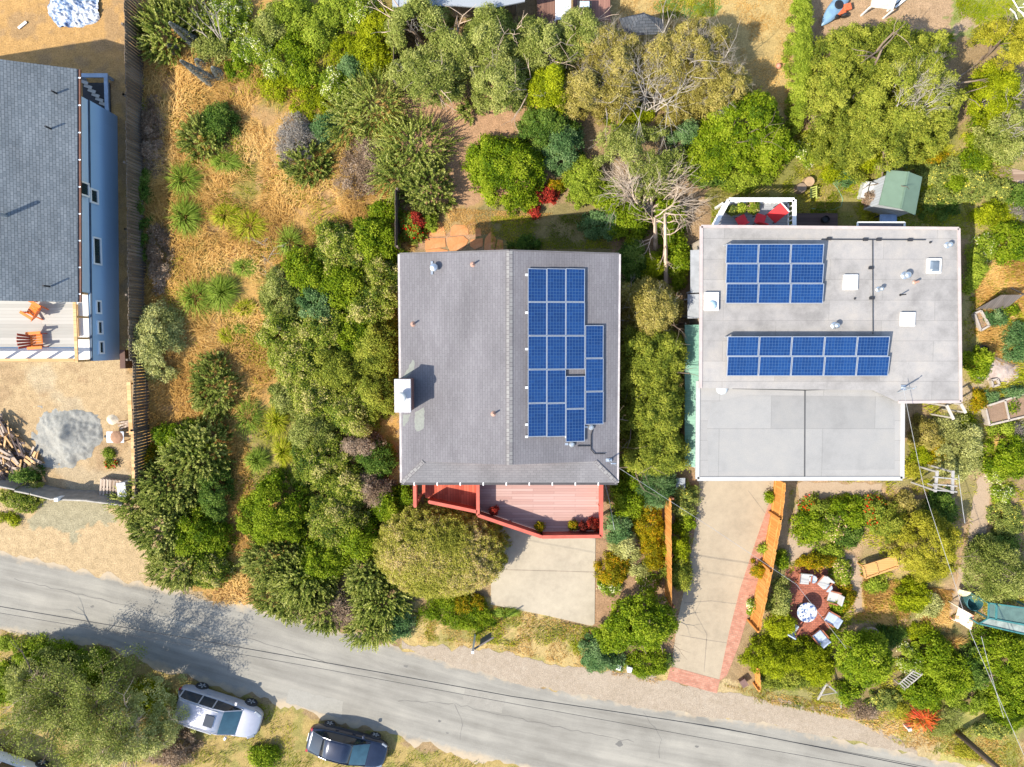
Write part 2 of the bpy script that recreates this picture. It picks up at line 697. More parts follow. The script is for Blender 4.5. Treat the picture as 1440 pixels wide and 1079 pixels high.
SOIL = (.24, .165, .085)
REG = [  # survey polygons (in photograph pixels at ground level) -> ground colour there, roof shade put into one
    ([(-400, -400), (190, -400), (190, 520), (-400, 520)], (0.370, 0.220, 0.084)),
    ([(-400, 495), (188, 505), (192, 700), (-400, 690)], (.345, .245, .135)),
    ([(-400, 680), (200, 692), (300, 860), (-400, 800)], (.36, .26, .145)),
    ([(60, 685), (165, 692), (150, 742), (110, 752), (50, 742)], (0.264, 0.229, 0.145)),
    ([(190, -300), (562, -300), (562, 730), (400, 870), (300, 860), (200, 700)], (0.352, 0.207, 0.066)),
    ([(380, -200), (560, -200), (560, 130), (470, 170), (400, 120)], (0.194, 0.150, 0.044)),
    ([(345, 560), (420, 560), (420, 690), (345, 690)], (0.220, 0.185, 0.053)),
    ([(560, 135), (790, 135), (760, 230), (790, 300), (780, 330), (560, 350)], (0.317, 0.189, 0.106)),
    ([(600, 285), (700, 285), (720, 320), (600, 330)], (0.282, 0.189, 0.079)),
    ([(675, 285), (880, 285), (880, 420), (675, 420)], (0.185, 0.150, 0.062)),  # lawn under the roof's cast shade, the darkening put into its colour
    ([(840, 230), (1000, 230), (990, 420), (870, 420)], (0.264, 0.176, 0.097)),
    ([(860, -300), (1120, -300), (1120, 170), (1000, 170), (860, 60)], (0.370, 0.264, 0.106)),
    ([(930, -300), (1003, -300), (1003, 22), (970, 28), (928, 24)], (0.114, 0.176, 0.040)),
    ([(1132, -300), (1340, -300), (1340, 30), (1180, 200), (1132, 170)], (0.317, 0.211, 0.123)),
    ([(1340, -300), (1800, -300), (1800, 90), (1330, 60)], (0.202, 0.211, 0.066)),
    ([(1340, 28), (1420, 22), (1420, 45), (1340, 52)], (0.317, 0.229, 0.150)),
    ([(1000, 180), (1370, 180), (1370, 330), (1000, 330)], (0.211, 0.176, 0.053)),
    ([(1150, 255), (1225, 250), (1215, 300), (1150, 300)], (0.352, 0.255, 0.106)),
    ([(1350, 200), (1800, 200), (1800, 660), (1270, 660), (1340, 560), (1355, 330)], (0.264, 0.211, 0.079)),
    ([(1372, 365), (1800, 365), (1800, 480), (1372, 480)], (0.405, 0.273, 0.097)),
    ([(1372, 470), (1420, 470), (1420, 540), (1372, 560)], (0.370, 0.273, 0.106)),
    ([(1345, 540), (1400, 520), (1390, 570), (1345, 570)], (0.299, 0.229, 0.141)),
    ([(1098, 670), (1280, 672), (1280, 700), (1400, 640), (1420, 900), (1070, 900)], (0.317, 0.211, 0.119)),
    ([(1215, 800), (1300, 800), (1350, 860), (1240, 880), (1200, 860)], (0.387, 0.264, 0.114)),
    ([(1070, 880), (1800, 880), (1800, 1010), (1250, 1000), (1060, 960)], (0.194, 0.145, 0.066)),
    ([(600, 840), (700, 845), (840, 882), (950, 940), (950, 1000), (560, 920), (570, 850)], (0.361, 0.264, 0.110)),
    ([(840, 675), (990, 675), (945, 940), (830, 900)], (0.264, 0.163, 0.092)),
    ([(1000, 950), (1300, 1000), (1440, 1040), (1800, 1200), (1200, 1100), (980, 990)], (0.352, 0.264, 0.132)),
    ([(1330, 1000), (1440, 1000), (1440, 1079), (1330, 1079)], (0.317, 0.273, 0.088)),
    ([(300, 800), (350, 790), (350, 850), (290, 850)], (0.370, 0.194, 0.075)),
    ([(-400, 875), (60, 895), (130, 900), (250, 950), (370, 985), (470, 1012), (560, 1040), (740, 1079), (900, 1400), (-400, 1400)], (0.290, 0.211, 0.079)),
]
gx = np.concatenate([[-420, -150, -60, -40], np.linspace(-31, 31, 560), [40, 60, 150, 420]])
gy = np.concatenate([[-420, -150, -60, -38], np.linspace(-27, 22, 440), [32, 60, 150, 420]])
GX, GY = np.meshgrid(gx, gy)
wx = GX + (fbm(GX * .9, GY * .9, 3) - .5) * 1.7 + (fbm(GX * 5, GY * 5, 4, 2) - .5) * .5
wy = GY + (fbm(GX * .9, GY * .9, 9) - .5) * 1.7 + (fbm(GX * 5, GY * 5, 8, 2) - .5) * .5
PX, PY = pixel_of(wx, wy)
col = np.zeros(GX.shape + (3,)) + np.array(SOIL)
for poly, c in REG:
    m = inpoly(PX, PY, poly)
    col[m] = c
# weeds come through the dry ground in patches, bare earth in others
n1, n2 = fbm(GX * .55, GY * .55, 21), fbm(GX * 1.4, GY * 1.4, 22)
lot = inpoly(PX, PY, [(190, -300), (562, -300), (562, 730), (400, 870), (300, 860), (200, 700)])
k = np.clip((n1 - .53) * 7, 0, .8) * lot
col = col * (1 - k[..., None]) + np.array((.17, .15, .035)) * k[..., None]
k = np.clip((n2 - .56) * 7, 0, .55) * lot
col = col * (1 - k[..., None]) + np.array((.30, .18, .095)) * k[..., None]
yard = inpoly(PX, PY, REG[1][0]) | inpoly(PX, PY, REG[0][0])
k = np.clip((n2 - .5) * 6, 0, .6) * yard
col = col * (1 - k[..., None]) + np.array((.25, .165, .09)) * k[..., None]
n3 = fbm(GX * .5 + 7, GY * .5, 31)
k = np.clip((n3 - .52) * 7, 0, .7) * yard * (PY > 500)
col = col * (1 - k[..., None]) + np.array((.34, .27, .175)) * k[..., None]
gard = inpoly(PX, PY, [(1000, 180), (1800, 180), (1800, 1079), (1060, 1079), (1100, 680), (1340, 600), (1355, 330), (1000, 330)])
k = np.clip((n1 - .5) * 6, 0, .6) * gard
col = col * (1 - k[..., None]) + np.array((.14, .15, .035)) * k[..., None]
verge = inpoly(PX, PY, REG[-1][0]) | inpoly(PX, PY, REG[25][0]) | inpoly(PX, PY, REG[27][0])
k = np.clip((n2 - .52) * 7, 0, .6) * verge
col = col * (1 - k[..., None]) + np.array((.17, .17, .045)) * k[..., None]
GZ = np.zeros(GX.shape)
ny, nx = GX.shape
me = bpy.data.meshes.new('ground')
me.vertices.add(nx * ny)
me.vertices.foreach_set('co', np.stack([GX, GY, GZ], -1).astype(np.float32).reshape(-1))
I = (np.arange(ny - 1)[:, None] * nx + np.arange(nx - 1)[None]).reshape(-1)
Q = np.stack([I, I + 1, I + nx + 1, I + nx], 1).astype(np.int32)
me.loops.add(Q.size)
me.loops.foreach_set('vertex_index', Q.reshape(-1))
me.polygons.add(len(Q))
me.polygons.foreach_set('loop_start', np.arange(0, Q.size, 4, dtype=np.int32))
ca = me.color_attributes.new('soil', 'FLOAT_COLOR', 'POINT')
ca.data.foreach_set('color', np.concatenate([col, np.ones(GX.shape + (1,))], -1).astype(np.float32).reshape(-1))
me.update(calc_edges=True)
s = N('ground_earth')
a = s.n('Attribute', attribute_name='soil', attribute_type='GEOMETRY')
v = s.coord()
fine = s.noise(v, 14, 5, .7)
mid = s.noise(v, 2.6, 6, .65)
peb = s.n('TexVoronoi')
s.l(v, peb.inputs['Vector'])
peb.inputs['Scale'].default_value = 9
c = s.mix(.75, a.outputs['Color'], s.ramp(fine, [(.28, (.25, .25, .25)), (.72, (.8, .8, .8))]), 'OVERLAY')
c = s.mix(.55, c, s.ramp(mid, [(.3, (.33, .33, .31)), (.7, (.68, .68, .68))]), 'OVERLAY')
c = s.mix(s.ramp(peb.outputs['Distance'], [(.06, (.5,) * 3), (.16, (0,) * 3)]), c, (.42, .36, .27))
s.base(c)
s.bump(s.math('ADD', fine, mid), .7, .05)
ground_mat = s.set(.95, 0, .12)
me.materials.append(ground_mat)
g = bpy.data.objects.new('ground', me)
C.objects.link(g)
g['kind'] = 'structure'


def structure(name, mb, m, **kw):
    o = mb.build(name, m, **kw)
    o['kind'] = 'structure'
    return o


# road: a ribbon with crumbled, dusty edges
up_edge = [(-500, 660), (-150, 735), (0, 776), (110, 800), (230, 828), (370, 856), (470, 884), (560, 908), (640, 932), (720, 953), (810, 972), (900, 988), (1000, 1003), (1080, 1014), (1180, 1035), (1260, 1053), (1400, 1085), (1560, 1122), (1900, 1200)]
lo_edge = [(-500, 775), (-150, 850), (0, 886), (60, 899), (130, 905), (250, 948), (370, 985), (470, 1012), (560, 1039), (640, 1060), (740, 1084), (900, 1120), (1150, 1180), (1500, 1260), (1900, 1350)]


def resample(pts, n):
    P = [Vector(p) for p in UP(pts, .004)]
    d = [0]
    for i in range(1, len(P)):
        d.append(d[-1] + (P[i] - P[i - 1]).length)
    out = []
    for k in range(n):
        t = d[-1] * k / (n - 1)
        i = max(j for j in range(len(d)) if d[j] <= t + 1e-9)
        i = min(i, len(P) - 2)
        out.append(P[i].lerp(P[i + 1], (t - d[i]) / (d[i + 1] - d[i])))
    return out


nr, nv = 420, 24
A_, B_ = resample(lo_edge, nr), resample(up_edge, nr)
rg = np.random.default_rng(5)
ea = (fbm(np.arange(nr) * .35, np.zeros(nr), 3) - .5) * .9 + rg.normal(0, .04, nr)
eb = (fbm(np.arange(nr) * .35, np.zeros(nr) + 9, 4) - .5) * .9 + rg.normal(0, .04, nr)
vs_, uvs = [], []
for i in range(nr):
    d = (B_[i] - A_[i])
    L = d.length
    d.normalize()
    a, b = A_[i] + d * ea[i], B_[i] + d * eb[i]
    for j in range(nv):
        vs_.append(a.lerp(b, j / (nv - 1)))
        q = a.lerp(b, j / (nv - 1))
        uvs.append((i * .22, (q - A_[i]).dot(d) / L))
me = bpy.data.meshes.new('road')
fs_ = [(i * nv + j, (i + 1) * nv + j, (i + 1) * nv + j + 1, i * nv + j + 1) for i in range(nr - 1) for j in range(nv - 1)]
me.from_pydata(vs_, [], fs_)
ul = me.uv_layers.new(name='UVMap').data
for lp in me.loops:
    ul[lp.index].uv = uvs[lp.vertex_index]
s = N('old_asphalt')
uvv = s.coord('UV')
ob = s.coord()
sep = s.n('SeparateXYZ')
s.l(uvv, sep.inputs[0])
streak = s.noise(s.coord('UV', (.16, 9, 1)), 1, 5, .6)
patch = s.noise(ob, .45, 5)
fine = s.noise(ob, 28, 4, .75)
c = s.ramp(s.math('ADD', s.math('MULTIPLY', streak, .6), s.math('MULTIPLY', patch, .4)), [(.36, (.17, .157, .132)), (.5, (.225, .21, .178)), (.64, (.285, .265, .222))])
c = s.mix(.4, c, s.ramp(fine, [(.3, (.3, .3, .3)), (.7, (.72, .72, .72))]), 'OVERLAY')
edge = s.math('MULTIPLY', s.math('ABSOLUTE', s.math('SUBTRACT', sep.outputs['Y'], .5)), 2)
dust = s.math('ADD', edge, s.math('MULTIPLY', s.math('SUBTRACT', s.noise(ob, 1.3, 6, .7), .5), .55))
c = s.mix(s.ramp(dust, [(.84, (0, 0, 0)), (1.08, (.8, .8, .8))]), c, (.41, .32, .21))
cr = s.n('TexVoronoi', feature='DISTANCE_TO_EDGE')
s.l(s.mix(.25, ob, s.n('TexNoise').outputs['Color']), cr.inputs['Vector'])
cr.inputs['Scale'].default_value = .28
c = s.mix(s.ramp(cr.outputs['Distance'], [(.0, (.12,) * 3), (.004, (0,) * 3)]), c, (.11, .10, .09))
s.base(c)
s.bump(fine, .35, .01)
me.materials.append(s.set(.88, 0, .25))
road = bpy.data.objects.new('road', me)
C.objects.link(road)
road['kind'] = 'structure'

# repairs, seams and stains in the old asphalt
def strip(pts, wd, z, seed):
    rg_ = random.Random(seed)
    P_ = UP(pts)
    m_ = MB()
    out = []
    for a, b in zip(P_, P_[1:]):
        n_ = max(2, int((b - a).length / .35))
        d = (b - a).normalized()
        nn = Vector((-d.y, d.x, 0))
        for i in range(n_):
            out.append((a.lerp(b, i / n_) + nn * rg_.uniform(-.07, .07), nn, wd * rg_.uniform(.3, 1.2)))
    for (p, n1_, w1), (q, n2_, w2_) in zip(out, out[1:]):
        m_.add([p - n1_ * w1, q - n2_ * w2_, q + n2_ * w2_, p + n1_ * w1], [(0, 1, 2, 3)])
    m_.v = [(v_[0], v_[1], z) for v_ in m_.v]
    return m_


tar = plain('tar_crack', (.12, .112, .10), .9)
for i, (pts, wd) in enumerate((([(20, 815), (150, 845), (330, 893), (470, 935)], .013), ([(560, 985), (640, 990), (760, 1018), (900, 1045)], .014), ([(300, 905), (322, 930), (318, 955)], .012), ([(640, 990), (652, 1020), (642, 1050)], .012), ([(905, 1000), (930, 1040), (925, 1075)], .012))):
    structure('road_crack', strip(pts, wd, .0085, i), tar)
rp1 = earth('asphalt_repair', [(.20, .186, .157), (.235, .218, .185), (.265, .247, .21)], 1.5, grit=.4, bump=.3)
rp2 = earth('pale_asphalt_repair', [(.235, .22, .188), (.265, .25, .214), (.29, .272, .234)], 1.5, grit=.4, bump=.3)
structure('road_patch', MB().sheet(rough_edge(UP([(408, 968), (482, 986), (480, 1010), (402, 988)]), .25, .05, 3), .0065), rp2)
structure('road_patch', MB().sheet(rough_edge(UP([(655, 968), (712, 982), (705, 1004), (650, 990)]), .25, .05, 4), .0065), rp1)
stn = plain('oil_stain', (.13, .122, .108), .7)
for x, y, r_ in ((571, 937, .12), (618, 1014, .09), (629, 1031, .08), (871, 1046, .2), (194, 856, .08), (130, 853, .1), (980, 1050, .11)):
    c_ = U(x, y)
    structure('road_stain', MB().sheet([(c_.x + r_ * math.cos(a) * (1 + .3 * math.sin(3 * a + x)), c_.y + r_ * .7 * math.sin(a) * (1 + .3 * math.cos(2 * a + y))) for a in np.linspace(0, 6.283, 15)[:-1]], .0075), stn)

# gravel shoulder between the road and the front yards
gm = earth('pale_gravel', [(.25, .20, .14), (.305, .245, .18), (.345, .285, .215)], 1.6, grit=.85, bump=1)
poly = [(565, 908), (610, 912), (690, 915), (760, 930), (840, 945), (930, 955), (1010, 974), (1090, 985), (1200, 1008), (1250, 1035), (1270, 1052), (1180, 1036), (1080, 1016), (1000, 1005), (900, 990), (810, 974), (720, 955), (640, 934)]
go = resample([(565, 906), (610, 911), (690, 914), (760, 929), (840, 944), (930, 954), (1010, 973), (1090, 984), (1200, 1007), (1250, 1033), (1290, 1057)], 160)
gi = resample([(565, 912), (640, 937), (720, 958), (810, 977), (900, 993), (1000, 1008), (1080, 1019), (1180, 1039), (1290, 1061)], 160)
m = MB()
for i in range(160):
    r_ = (fbm(np.array([i * .4, i * .4]), np.array([0., 9.]), 7) - .5) * .7
    d = (go[i] - gi[i]).normalized()
    go[i] = go[i] + d * float(r_[0]) + Vector((0, 0, .008))
    gi[i] = gi[i] + d * float(r_[1]) * .6 + Vector((0, 0, .008))
m.add(gi + go, [(i, i + 1, 161 + i, 160 + i) for i in range(159)])
structure('gravel_shoulder', m, gm)

# concrete drives
def concrete(name, c, seed):
    s = N(name)
    v = s.coord()
    big = s.noise(v, .5, 6, .6)
    mid = s.noise(v, 3, 6, .6)
    fine = s.noise(v, 40, 3)
    f = s.math('ADD', s.math('MULTIPLY', big, .6), s.math('MULTIPLY', mid, .4))
    cc = s.ramp(f, [(.33, sc(c, .82)), (.5, c), (.66, sc(c, 1.12))])
    cc = s.mix(.3, cc, s.ramp(fine, [(.3, (.35,) * 3), (.7, (.65,) * 3)]), 'OVERLAY')
    s.base(cc)
    s.bump(fine, .2, .01)
    return s.set(.85, 0, .25)


conc1 = concrete('pale_concrete', (.355, .305, .225), 1)
conc2 = concrete('worn_concrete', (.325, .265, .185), 2)
joint_and_shade = plain('joint_and_wire_shadow', (.25, .205, .15), .9)
dr = UP([(692, 690), (838, 690), (836.5, 877), (833, 880), (826, 879), (770, 866), (690, 850)])
structure('driveway', MB().prism(dr, -.1, .03), conc1, bev=.02)
for a, b in (((692, 800), (837, 804)),):
    structure('driveway_joint_and_shadow', MB().sheet([U(*a), U(*b), U(b[0], b[1] + 1), U(a[0], a[1] + 1)], .034), joint_and_shade)
dr2 = UP([(978, 640), (1097, 640), (1089, 700), (1069, 760), (1046, 830), (1030, 890), (1012, 956), (944, 938), (953, 870), (962, 830), (975, 760), (984, 690)])
structure('driveway', MB().prism(dr2, -.1, .012), conc2)
j = MB()
for pts in ([(972, 852), (994, 892), (990, 945)], [(955, 893), (994, 900), (1028, 905)], [(962, 848), (1000, 845), (1042, 850)], [(1052, 690), (1086, 735)]):  # lower crosswise strip is a wire's cast shadow painted on; the rest are joints
    P = UP(pts)
    for a, b in zip(P, P[1:]):
        d = (b - a).normalized()
        nn = Vector((-d.y, d.x, 0)) * .022
        j.add([a - nn + Vector((0, 0, .016)), b - nn + Vector((0, 0, .016)), b + nn + Vector((0, 0, .016)), a + nn + Vector((0, 0, .016))], [(0, 1, 2, 3)])
structure('driveway_joint_and_shadow', j, joint_and_shade)
brick_pink = bricks('pink_paving_brick', (.36, .155, .105), (.43, .215, .15), (.28, .17, .12), .21, .105, rot=R(14))
structure('brick_apron', MB().prism(UP([(943, 937), (1012.5, 956), (1008, 975), (938, 956)]), -.05, .02), brick_pink)
structure('brick_border', MB().prism(UP([(1097, 660), (1102, 675), (1085, 740), (1062, 830), (1040, 905), (1022, 950), (1011, 958), (1025, 890), (1040, 830), (1063, 760), (1084, 700)]), -.05, .022), brick_pink)

# garden ground features
brick_red = bricks('red_patio_brick', (.30, .095, .06), (.38, .14, .09), (.16, .07, .05), .2, .1)
pc = U(1138, 845)
ring = [(pc.x + 1.72 * math.cos(a) * (1 + .04 * math.sin(3 * a)), pc.y + 2.1 * math.sin(a)) for a in np.linspace(0, 6.283, 41)[:-1]]
structure('brick_patio', MB().prism(ring, -.05, .025), brick_red)
fl = bricks('red_brick_slab', (.36, .13, .085), (.42, .18, .12), (.2, .09, .06), .2, .1, rot=R(45))
structure('brick_patio', MB().prism(UP([(1105, 802), (1112, 796), (1122, 797), (1124, 812), (1112, 816), (1104, 810)]), -.05, .02), fl)
pathm = earth('trodden_path', [(.29, .205, .13), (.35, .26, .175), (.32, .235, .155)], 1.3, grit=.4)
for pts, sd in (([(1122, 678), (1240, 680), (1240, 696), (1190, 700), (1122, 704)], 1), ([(1122, 704), (1136, 706), (1122, 750), (1160, 778), (1200, 780), (1216, 800), (1210, 830), (1214, 860), (1202, 862), (1196, 800), (1190, 790), (1150, 782), (1112, 790), (1110, 760)], 2),
                ([(1376, 670), (1398, 660), (1388, 740), (1372, 800), (1350, 850), (1330, 870), (1340, 830), (1358, 770)], 3), ([(1275, 960), (1290, 962), (1282, 992), (1270, 990)], 4)):
    structure('garden_path', MB().sheet(rough_edge(UP(pts), .3, .1, sd), .012), pathm)
deckpath = planks('weathered_path_boards', [(.20, .13, .085), (.28, .19, .13), (.33, .24, .17)], .14, 'u', 1.2)
for pts in ([(1137, 163), (1145, 160), (1157, 167), (1152, 178), (1135, 172)], [(1162, 177), (1172, 174), (1188, 184), (1180, 195), (1160, 187)], [(1405, 233), (1446, 243), (1446, 262), (1398, 246)]):
    structure('board_path', MB().prism(UP(pts), -.02, .06), deckpath)
slabm = concrete('path_slab', (.40, .29, .21), 5)
for pts in ([(1158, 213), (1180, 217), (1203, 226), (1200, 233), (1176, 226), (1156, 220)], [(1222, 228), (1240, 232), (1252, 238), (1248, 243), (1224, 235)], [(1354, 219), (1368, 222), (1366, 240), (1352, 234)]):
    structure('garden_path', MB().prism(rough_edge(UP(pts), .4, .05, 7), -.02, .04), slabm)

# flagstones behind the shingle-roofed house, each its own stone
flag = earth('terracotta_flagstone', [(.43, .175, .065), (.50, .22, .09), (.47, .25, .125)], .8, grit=.3, bump=.2)
stones = [([(597, 330), (612, 316), (619, 311), (624, 318), (627, 332), (600, 333)], 'orange flagstone with a pointed top beside the red flowers'),
          ([(635, 319), (640, 316), (654, 317), (659, 323), (659, 330), (633, 332)], 'pale orange rounded flagstone at the back of the patio'),
          ([(598, 335), (626, 335), (627, 347), (598, 352)], 'broad orange flagstone under the shadow of a grass tuft'),
          ([(629, 334), (652, 332), (659, 338), (655, 346), (648, 352), (633, 353), (629, 345)], 'widest orange flagstone in the middle of the patio'),
          ([(599, 352), (618, 349), (630, 352), (630, 358), (599, 359)], 'orange flagstone tucked under the roof edge'),
          ([(662, 337), (679, 335), (679, 346), (668, 351), (661, 346)], 'orange flagstone just outside the roof shadow'),
          ([(668, 322), (676, 321), (677, 332), (669, 333)], 'small orange flagstone surrounded by dry grass'),
          ([(681, 346), (682, 336), (690, 325), (698, 336), (695, 352), (681, 352)], 'pointed red flagstone lying in the roof shadow'),
          ([(697, 349), (700, 337), (707, 338), (708, 352), (697, 353)], 'narrow rounded flagstone deepest in the roof shadow')]
for p, lab in stones:
    P = UP(p)
    cc = sum((Vector(q) for q in P), Vector()) / len(P)
    o = MB().prism(P, -.03, .035).build('flagstone', flag, origin=(cc.x, cc.y, 0), bev=.012)
    tag(o, lab, 'flagstone', 'flagstones of the back patio')

# ================================================================== buildings
white = plain('white_paint', (.76, .75, .72), .5, var=.08)
cream = plain('cream_trim', (.46, .42, .36), .6, var=.12)
metal = plain('galvanised_metal', (.50, .54, .57), .35, .75, var=.2)
dark = plain('dark_rubber', (.03, .03, .033), .6)
black = plain('black_pipe', (.02, .02, .022), .5)
copper = plain('copper_pipe', (.45, .27, .2), .5, .2)
redpaint = planks('red_deck_paint', [(.36, .062, .032), (.44, .085, .045), (.50, .115, .065)], .14, 'v', 4, gap=.6, rough=.6)
redrail = plain('red_rail_paint', (.46, .095, .06), .55, var=.2)
deckpink = planks('weathered_pink_boards', [(.35, .205, .175), (.395, .245, .21), (.43, .285, .25)], .14, 'u', 2.2, gap=.5)
oldwood = planks('grey_fence_wood', [(.085, .065, .05), (.135, .105, .08), (.19, .15, .115)], .14, 'v', 3)
orangewood = planks('orange_fence_wood', [(.42, .165, .035), (.52, .22, .05), (.58, .28, .08)], .14, 'v', 3)
tanwood = planks('tan_timber', [(.42, .235, .09), (.52, .31, .135), (.58, .37, .18)], .2, 'u', 3)
stain = None


def pipe(parent, px, py, z, r, h, m, name='vent_pipe', cap=None, lean=0):
    p = U(px, py, z)
    o = MB().lathe([(r * 1.9, -.05), (r * 1.9, .02), (r * 1.1, .06), (r, .07), (r, h)], p, 12).build(name, m, parent, smooth=False)
    if cap:
        MB().lathe([(r * .6, h - .03), (r * cap, h), (r * cap, h + .05), (r * cap * .6, h + .11), (.02, h + .13)], p, 14).build('rain_cap', m, o, smooth=True)
    return o


# ---- house with the blue walls, left
roofL = shingles('charcoal_shingle', (.13, .15, .165), (.175, .195, .21), (.06, .068, .076), .135, .22, .3)
blueside = planks('blue_siding', [(.46, .58, .68), (.48, .60, .70), (.50, .62, .72)], .15, 'u', 3.6, gap=.25, rough=.6)
blueside2 = planks('blue_panel_wall', [(.31, .46, .62), (.325, .48, .64), (.34, .495, .66)], 1.2, 'u', 2.4, gap=.15, rough=.6)
EZ = 3.75
e1, e2 = U(108, 97, EZ), U(106, 425, EZ)
hx, hw = -21.2, 5.4
hxN, hxS = -21.05, -21.42
LH = T('house', 'house with blue walls and charcoal shingle roof beside the grey board fence', 'house', (U(60, 300).x, U(60, 300).y, 0))
yN, yS = e1.y, e2.y
rs = EZ + .42 * hw
r_ = MB()
r_.slab([(hxS, yS, EZ), (hxN, yN, EZ), (hx - hw, yN, rs), (hx - hw, yS, rs)], .16)
r_.slab([(hx - 2 * hw, yS, EZ), (hx - 2 * hw, yN, EZ), (hx - hw, yN, rs), (hx - hw, yS, rs)][::-1], .16)
rf = r_.build('roof', roofL, LH)
g_ = MB()
g_.beam((hxN + .06, yN, EZ - .12), (hxS + .06, yS, EZ - .12), .11, .1)
for k in range(9):
    g_.box((hxN + (hxS - hxN) * k / 8 + .06, yN - .4 - k * (yN - yS - .8) / 8, EZ - .065), (.14, .06, .02), mi=1)
g_.build('gutter', [plain('brown_gutter', (.16, .07, .045), .5), white], rf)
for px, py, lab in ((82, 133, ''), (73, 182, ''), (70, 403, '')):
    zz = EZ + .42 * (hx - U(px, py, EZ + .5).x) - .02
    q = U(px, py, zz)
    MB().tube([q, q + Vector((0, 0, .5))], .045, 8).build('vent_pipe', black, rf)
q = U(2, 302, EZ + 1.4)
MB().tube([q - Vector((0, 0, .3)), q + Vector((0, 0, .7))], .09, 10).build('vent_pipe', metal, rf)
wx_ = -21.52
w0, w1, w2 = U(130, 141, 2.55).y, U(128, 412, 2.55).y, U(128.5, 508, 2.55).y
WX = lambda y: wx_ + .32 * max(0, min(1, (y - w2) / (w0 - w2)))
xl_ = hx - 2 * hw + .4
MB().prism([(WX(w0), w0), (WX(w2), w2), (xl_, w2), (xl_, w0)], 0, 2.55).build('lower_wall', blueside2, LH)
wl = MB()
wl.prism([(WX(w0) - .05, w0), (WX(w1) - .05, w1), (xl_, w1), (xl_, w0)], 2.55, EZ - .1)
for yy in (w0 - .1, w1 + .1):
    wl.add([(hx - .3, yy, EZ - .12), (hx - 2 * hw + .3, yy, EZ - .12), (hx - hw, yy, rs - .25)], [(0, 1, 2), (2, 1, 0)])
wl.build('upper_wall', blueside, LH)
MB().beam((WX(w0) - .01, w0, 2.57), (WX(w2) - .01, w2, 2.57), .08, .07).build('wall_trim', plain('slate_trim', (.06, .09, .13), .6), LH)


def wall_window(px0, px1, py0, py1, lab=None):
    zc = lambda px: H - 21.4 * F / (CX - px)
    z0, z1 = zc(px1), zc(px0)
    if z1 > 3.5:
        z0, z1 = 2.75, 3.45
    y0, y1 = U(px1, py1, z0).y, U(px1, py0, z0).y
    wx_ = WX((y0 + y1) / 2)
    zc = lambda px: H - abs(wx_) * F / (CX - px) / (1 + .00006 * (CY - py0))
    z0, z1 = zc(px1), zc(px0)
    if z1 > 3.5:
        z0, z1 = 2.75, 3.45
    fr = MB()
    t = .08
    for c, sz in (((wx_ + .03, (y0 + y1) / 2, z0), (.09, y1 - y0 + t, t)), ((wx_ + .03, (y0 + y1) / 2, z1), (.09, y1 - y0 + t, t)),
                  ((wx_ + .03, y0, (z0 + z1) / 2), (.09, t, z1 - z0 - t)), ((wx_ + .03, y1, (z0 + z1) / 2), (.09, t, z1 - z0 - t))):
        fr.box(c, sz)
    f = fr.build('window', white, LH)
    MB().box((wx_ + .012, (y0 + y1) / 2, (z0 + z1) / 2), (.03, y1 - y0 - t, z1 - z0 - t)).build('pane', glass('dark_glass', (.02, .035, .04)), f)


for a in ((110, 123.5, 259, 277), (144, 153.5, 273, 291), (143, 153, 338, 374), (141.5, 147.5, 424, 441), (141.5, 147.5, 452.5, 469.5), (141.5, 147.5, 480.5, 497)):
    wall_window(*a)
bx = MB().box((wx_ + .12, U(158, 205, 1).y, .9), (.24, .6, .8)).box((wx_ + .1, U(158, 212, 1).y, .7), (.2, .3, .5))
bx.build('meter_box', dark, LH, bev=.02)
MB().lathe([(.05, 0), (.12, .05), (.1, .12)], (wx_ + .12, U(158, 239, 1).y, 1.0), 10).build('wall_lamp', white, LH)
# roof terrace over the lower storey
dkL = planks('pale_deck_boards', [(.29, .275, .245), (.34, .32, .285), (.375, .355, .32)], .17, 'u', 6, gap=.3)
membrane = plain('white_membrane', (.58, .55, .50), .6, var=.06)
ye = U(110, 489.5, 2.6).y
xe_ = U(106, 460, 2.6).x
dk = MB().box(((xe_ + hx - 2 * hw) / 2, (w1 + ye) / 2 + .3, 2.58), (xe_ - hx + 2 * hw, w1 - ye + .5, .06)).build('terrace_deck', dkL, LH)
eb_ = MB()
eb_.box(((wx_ + xe_) / 2 - .03, (w1 + w2) / 2, 2.575), (wx_ - xe_ - .08, w1 - w2 - .04, .05))
eb_.box(((xe_ + hx - 2 * hw) / 2, (ye + w2) / 2, 2.575), (xe_ - hx + 2 * hw - .01, ye - w2 - .02, .05))
eb_.build('terrace_edge', membrane, LH)
rl = MB()
xr = wx_ - .1
for py in (413.5, 446.5, 476, 507):
    y = U(128, py, 2.6).y
    rl.box((xr, y, 3.12), (.1, .1, 1.05))
rl.box((xr, (w1 + w2) / 2, 3.67), (.16, w1 - w2 + .05, .07))
rl.box(((xr + hx - 2 * hw) / 2, w2 + .08, 3.67), (xr - hx + 2 * hw - .17, .16, .07))
for k in range(1, 9):
    rl.box((xr - k * 1.08, w2 + .08, 3.12), (.1, .1, 1.05))
rl.build('terrace_railing', tanwood, LH, bev=.01)
a, b = U(107, 428, 2.75), U(109, 474, 2.75)
tag(MB().beam(a, b, .16, .08).build('timber_board', tanwood, origin=a), 'tan timber board lying on the terrace along its railing', 'board')
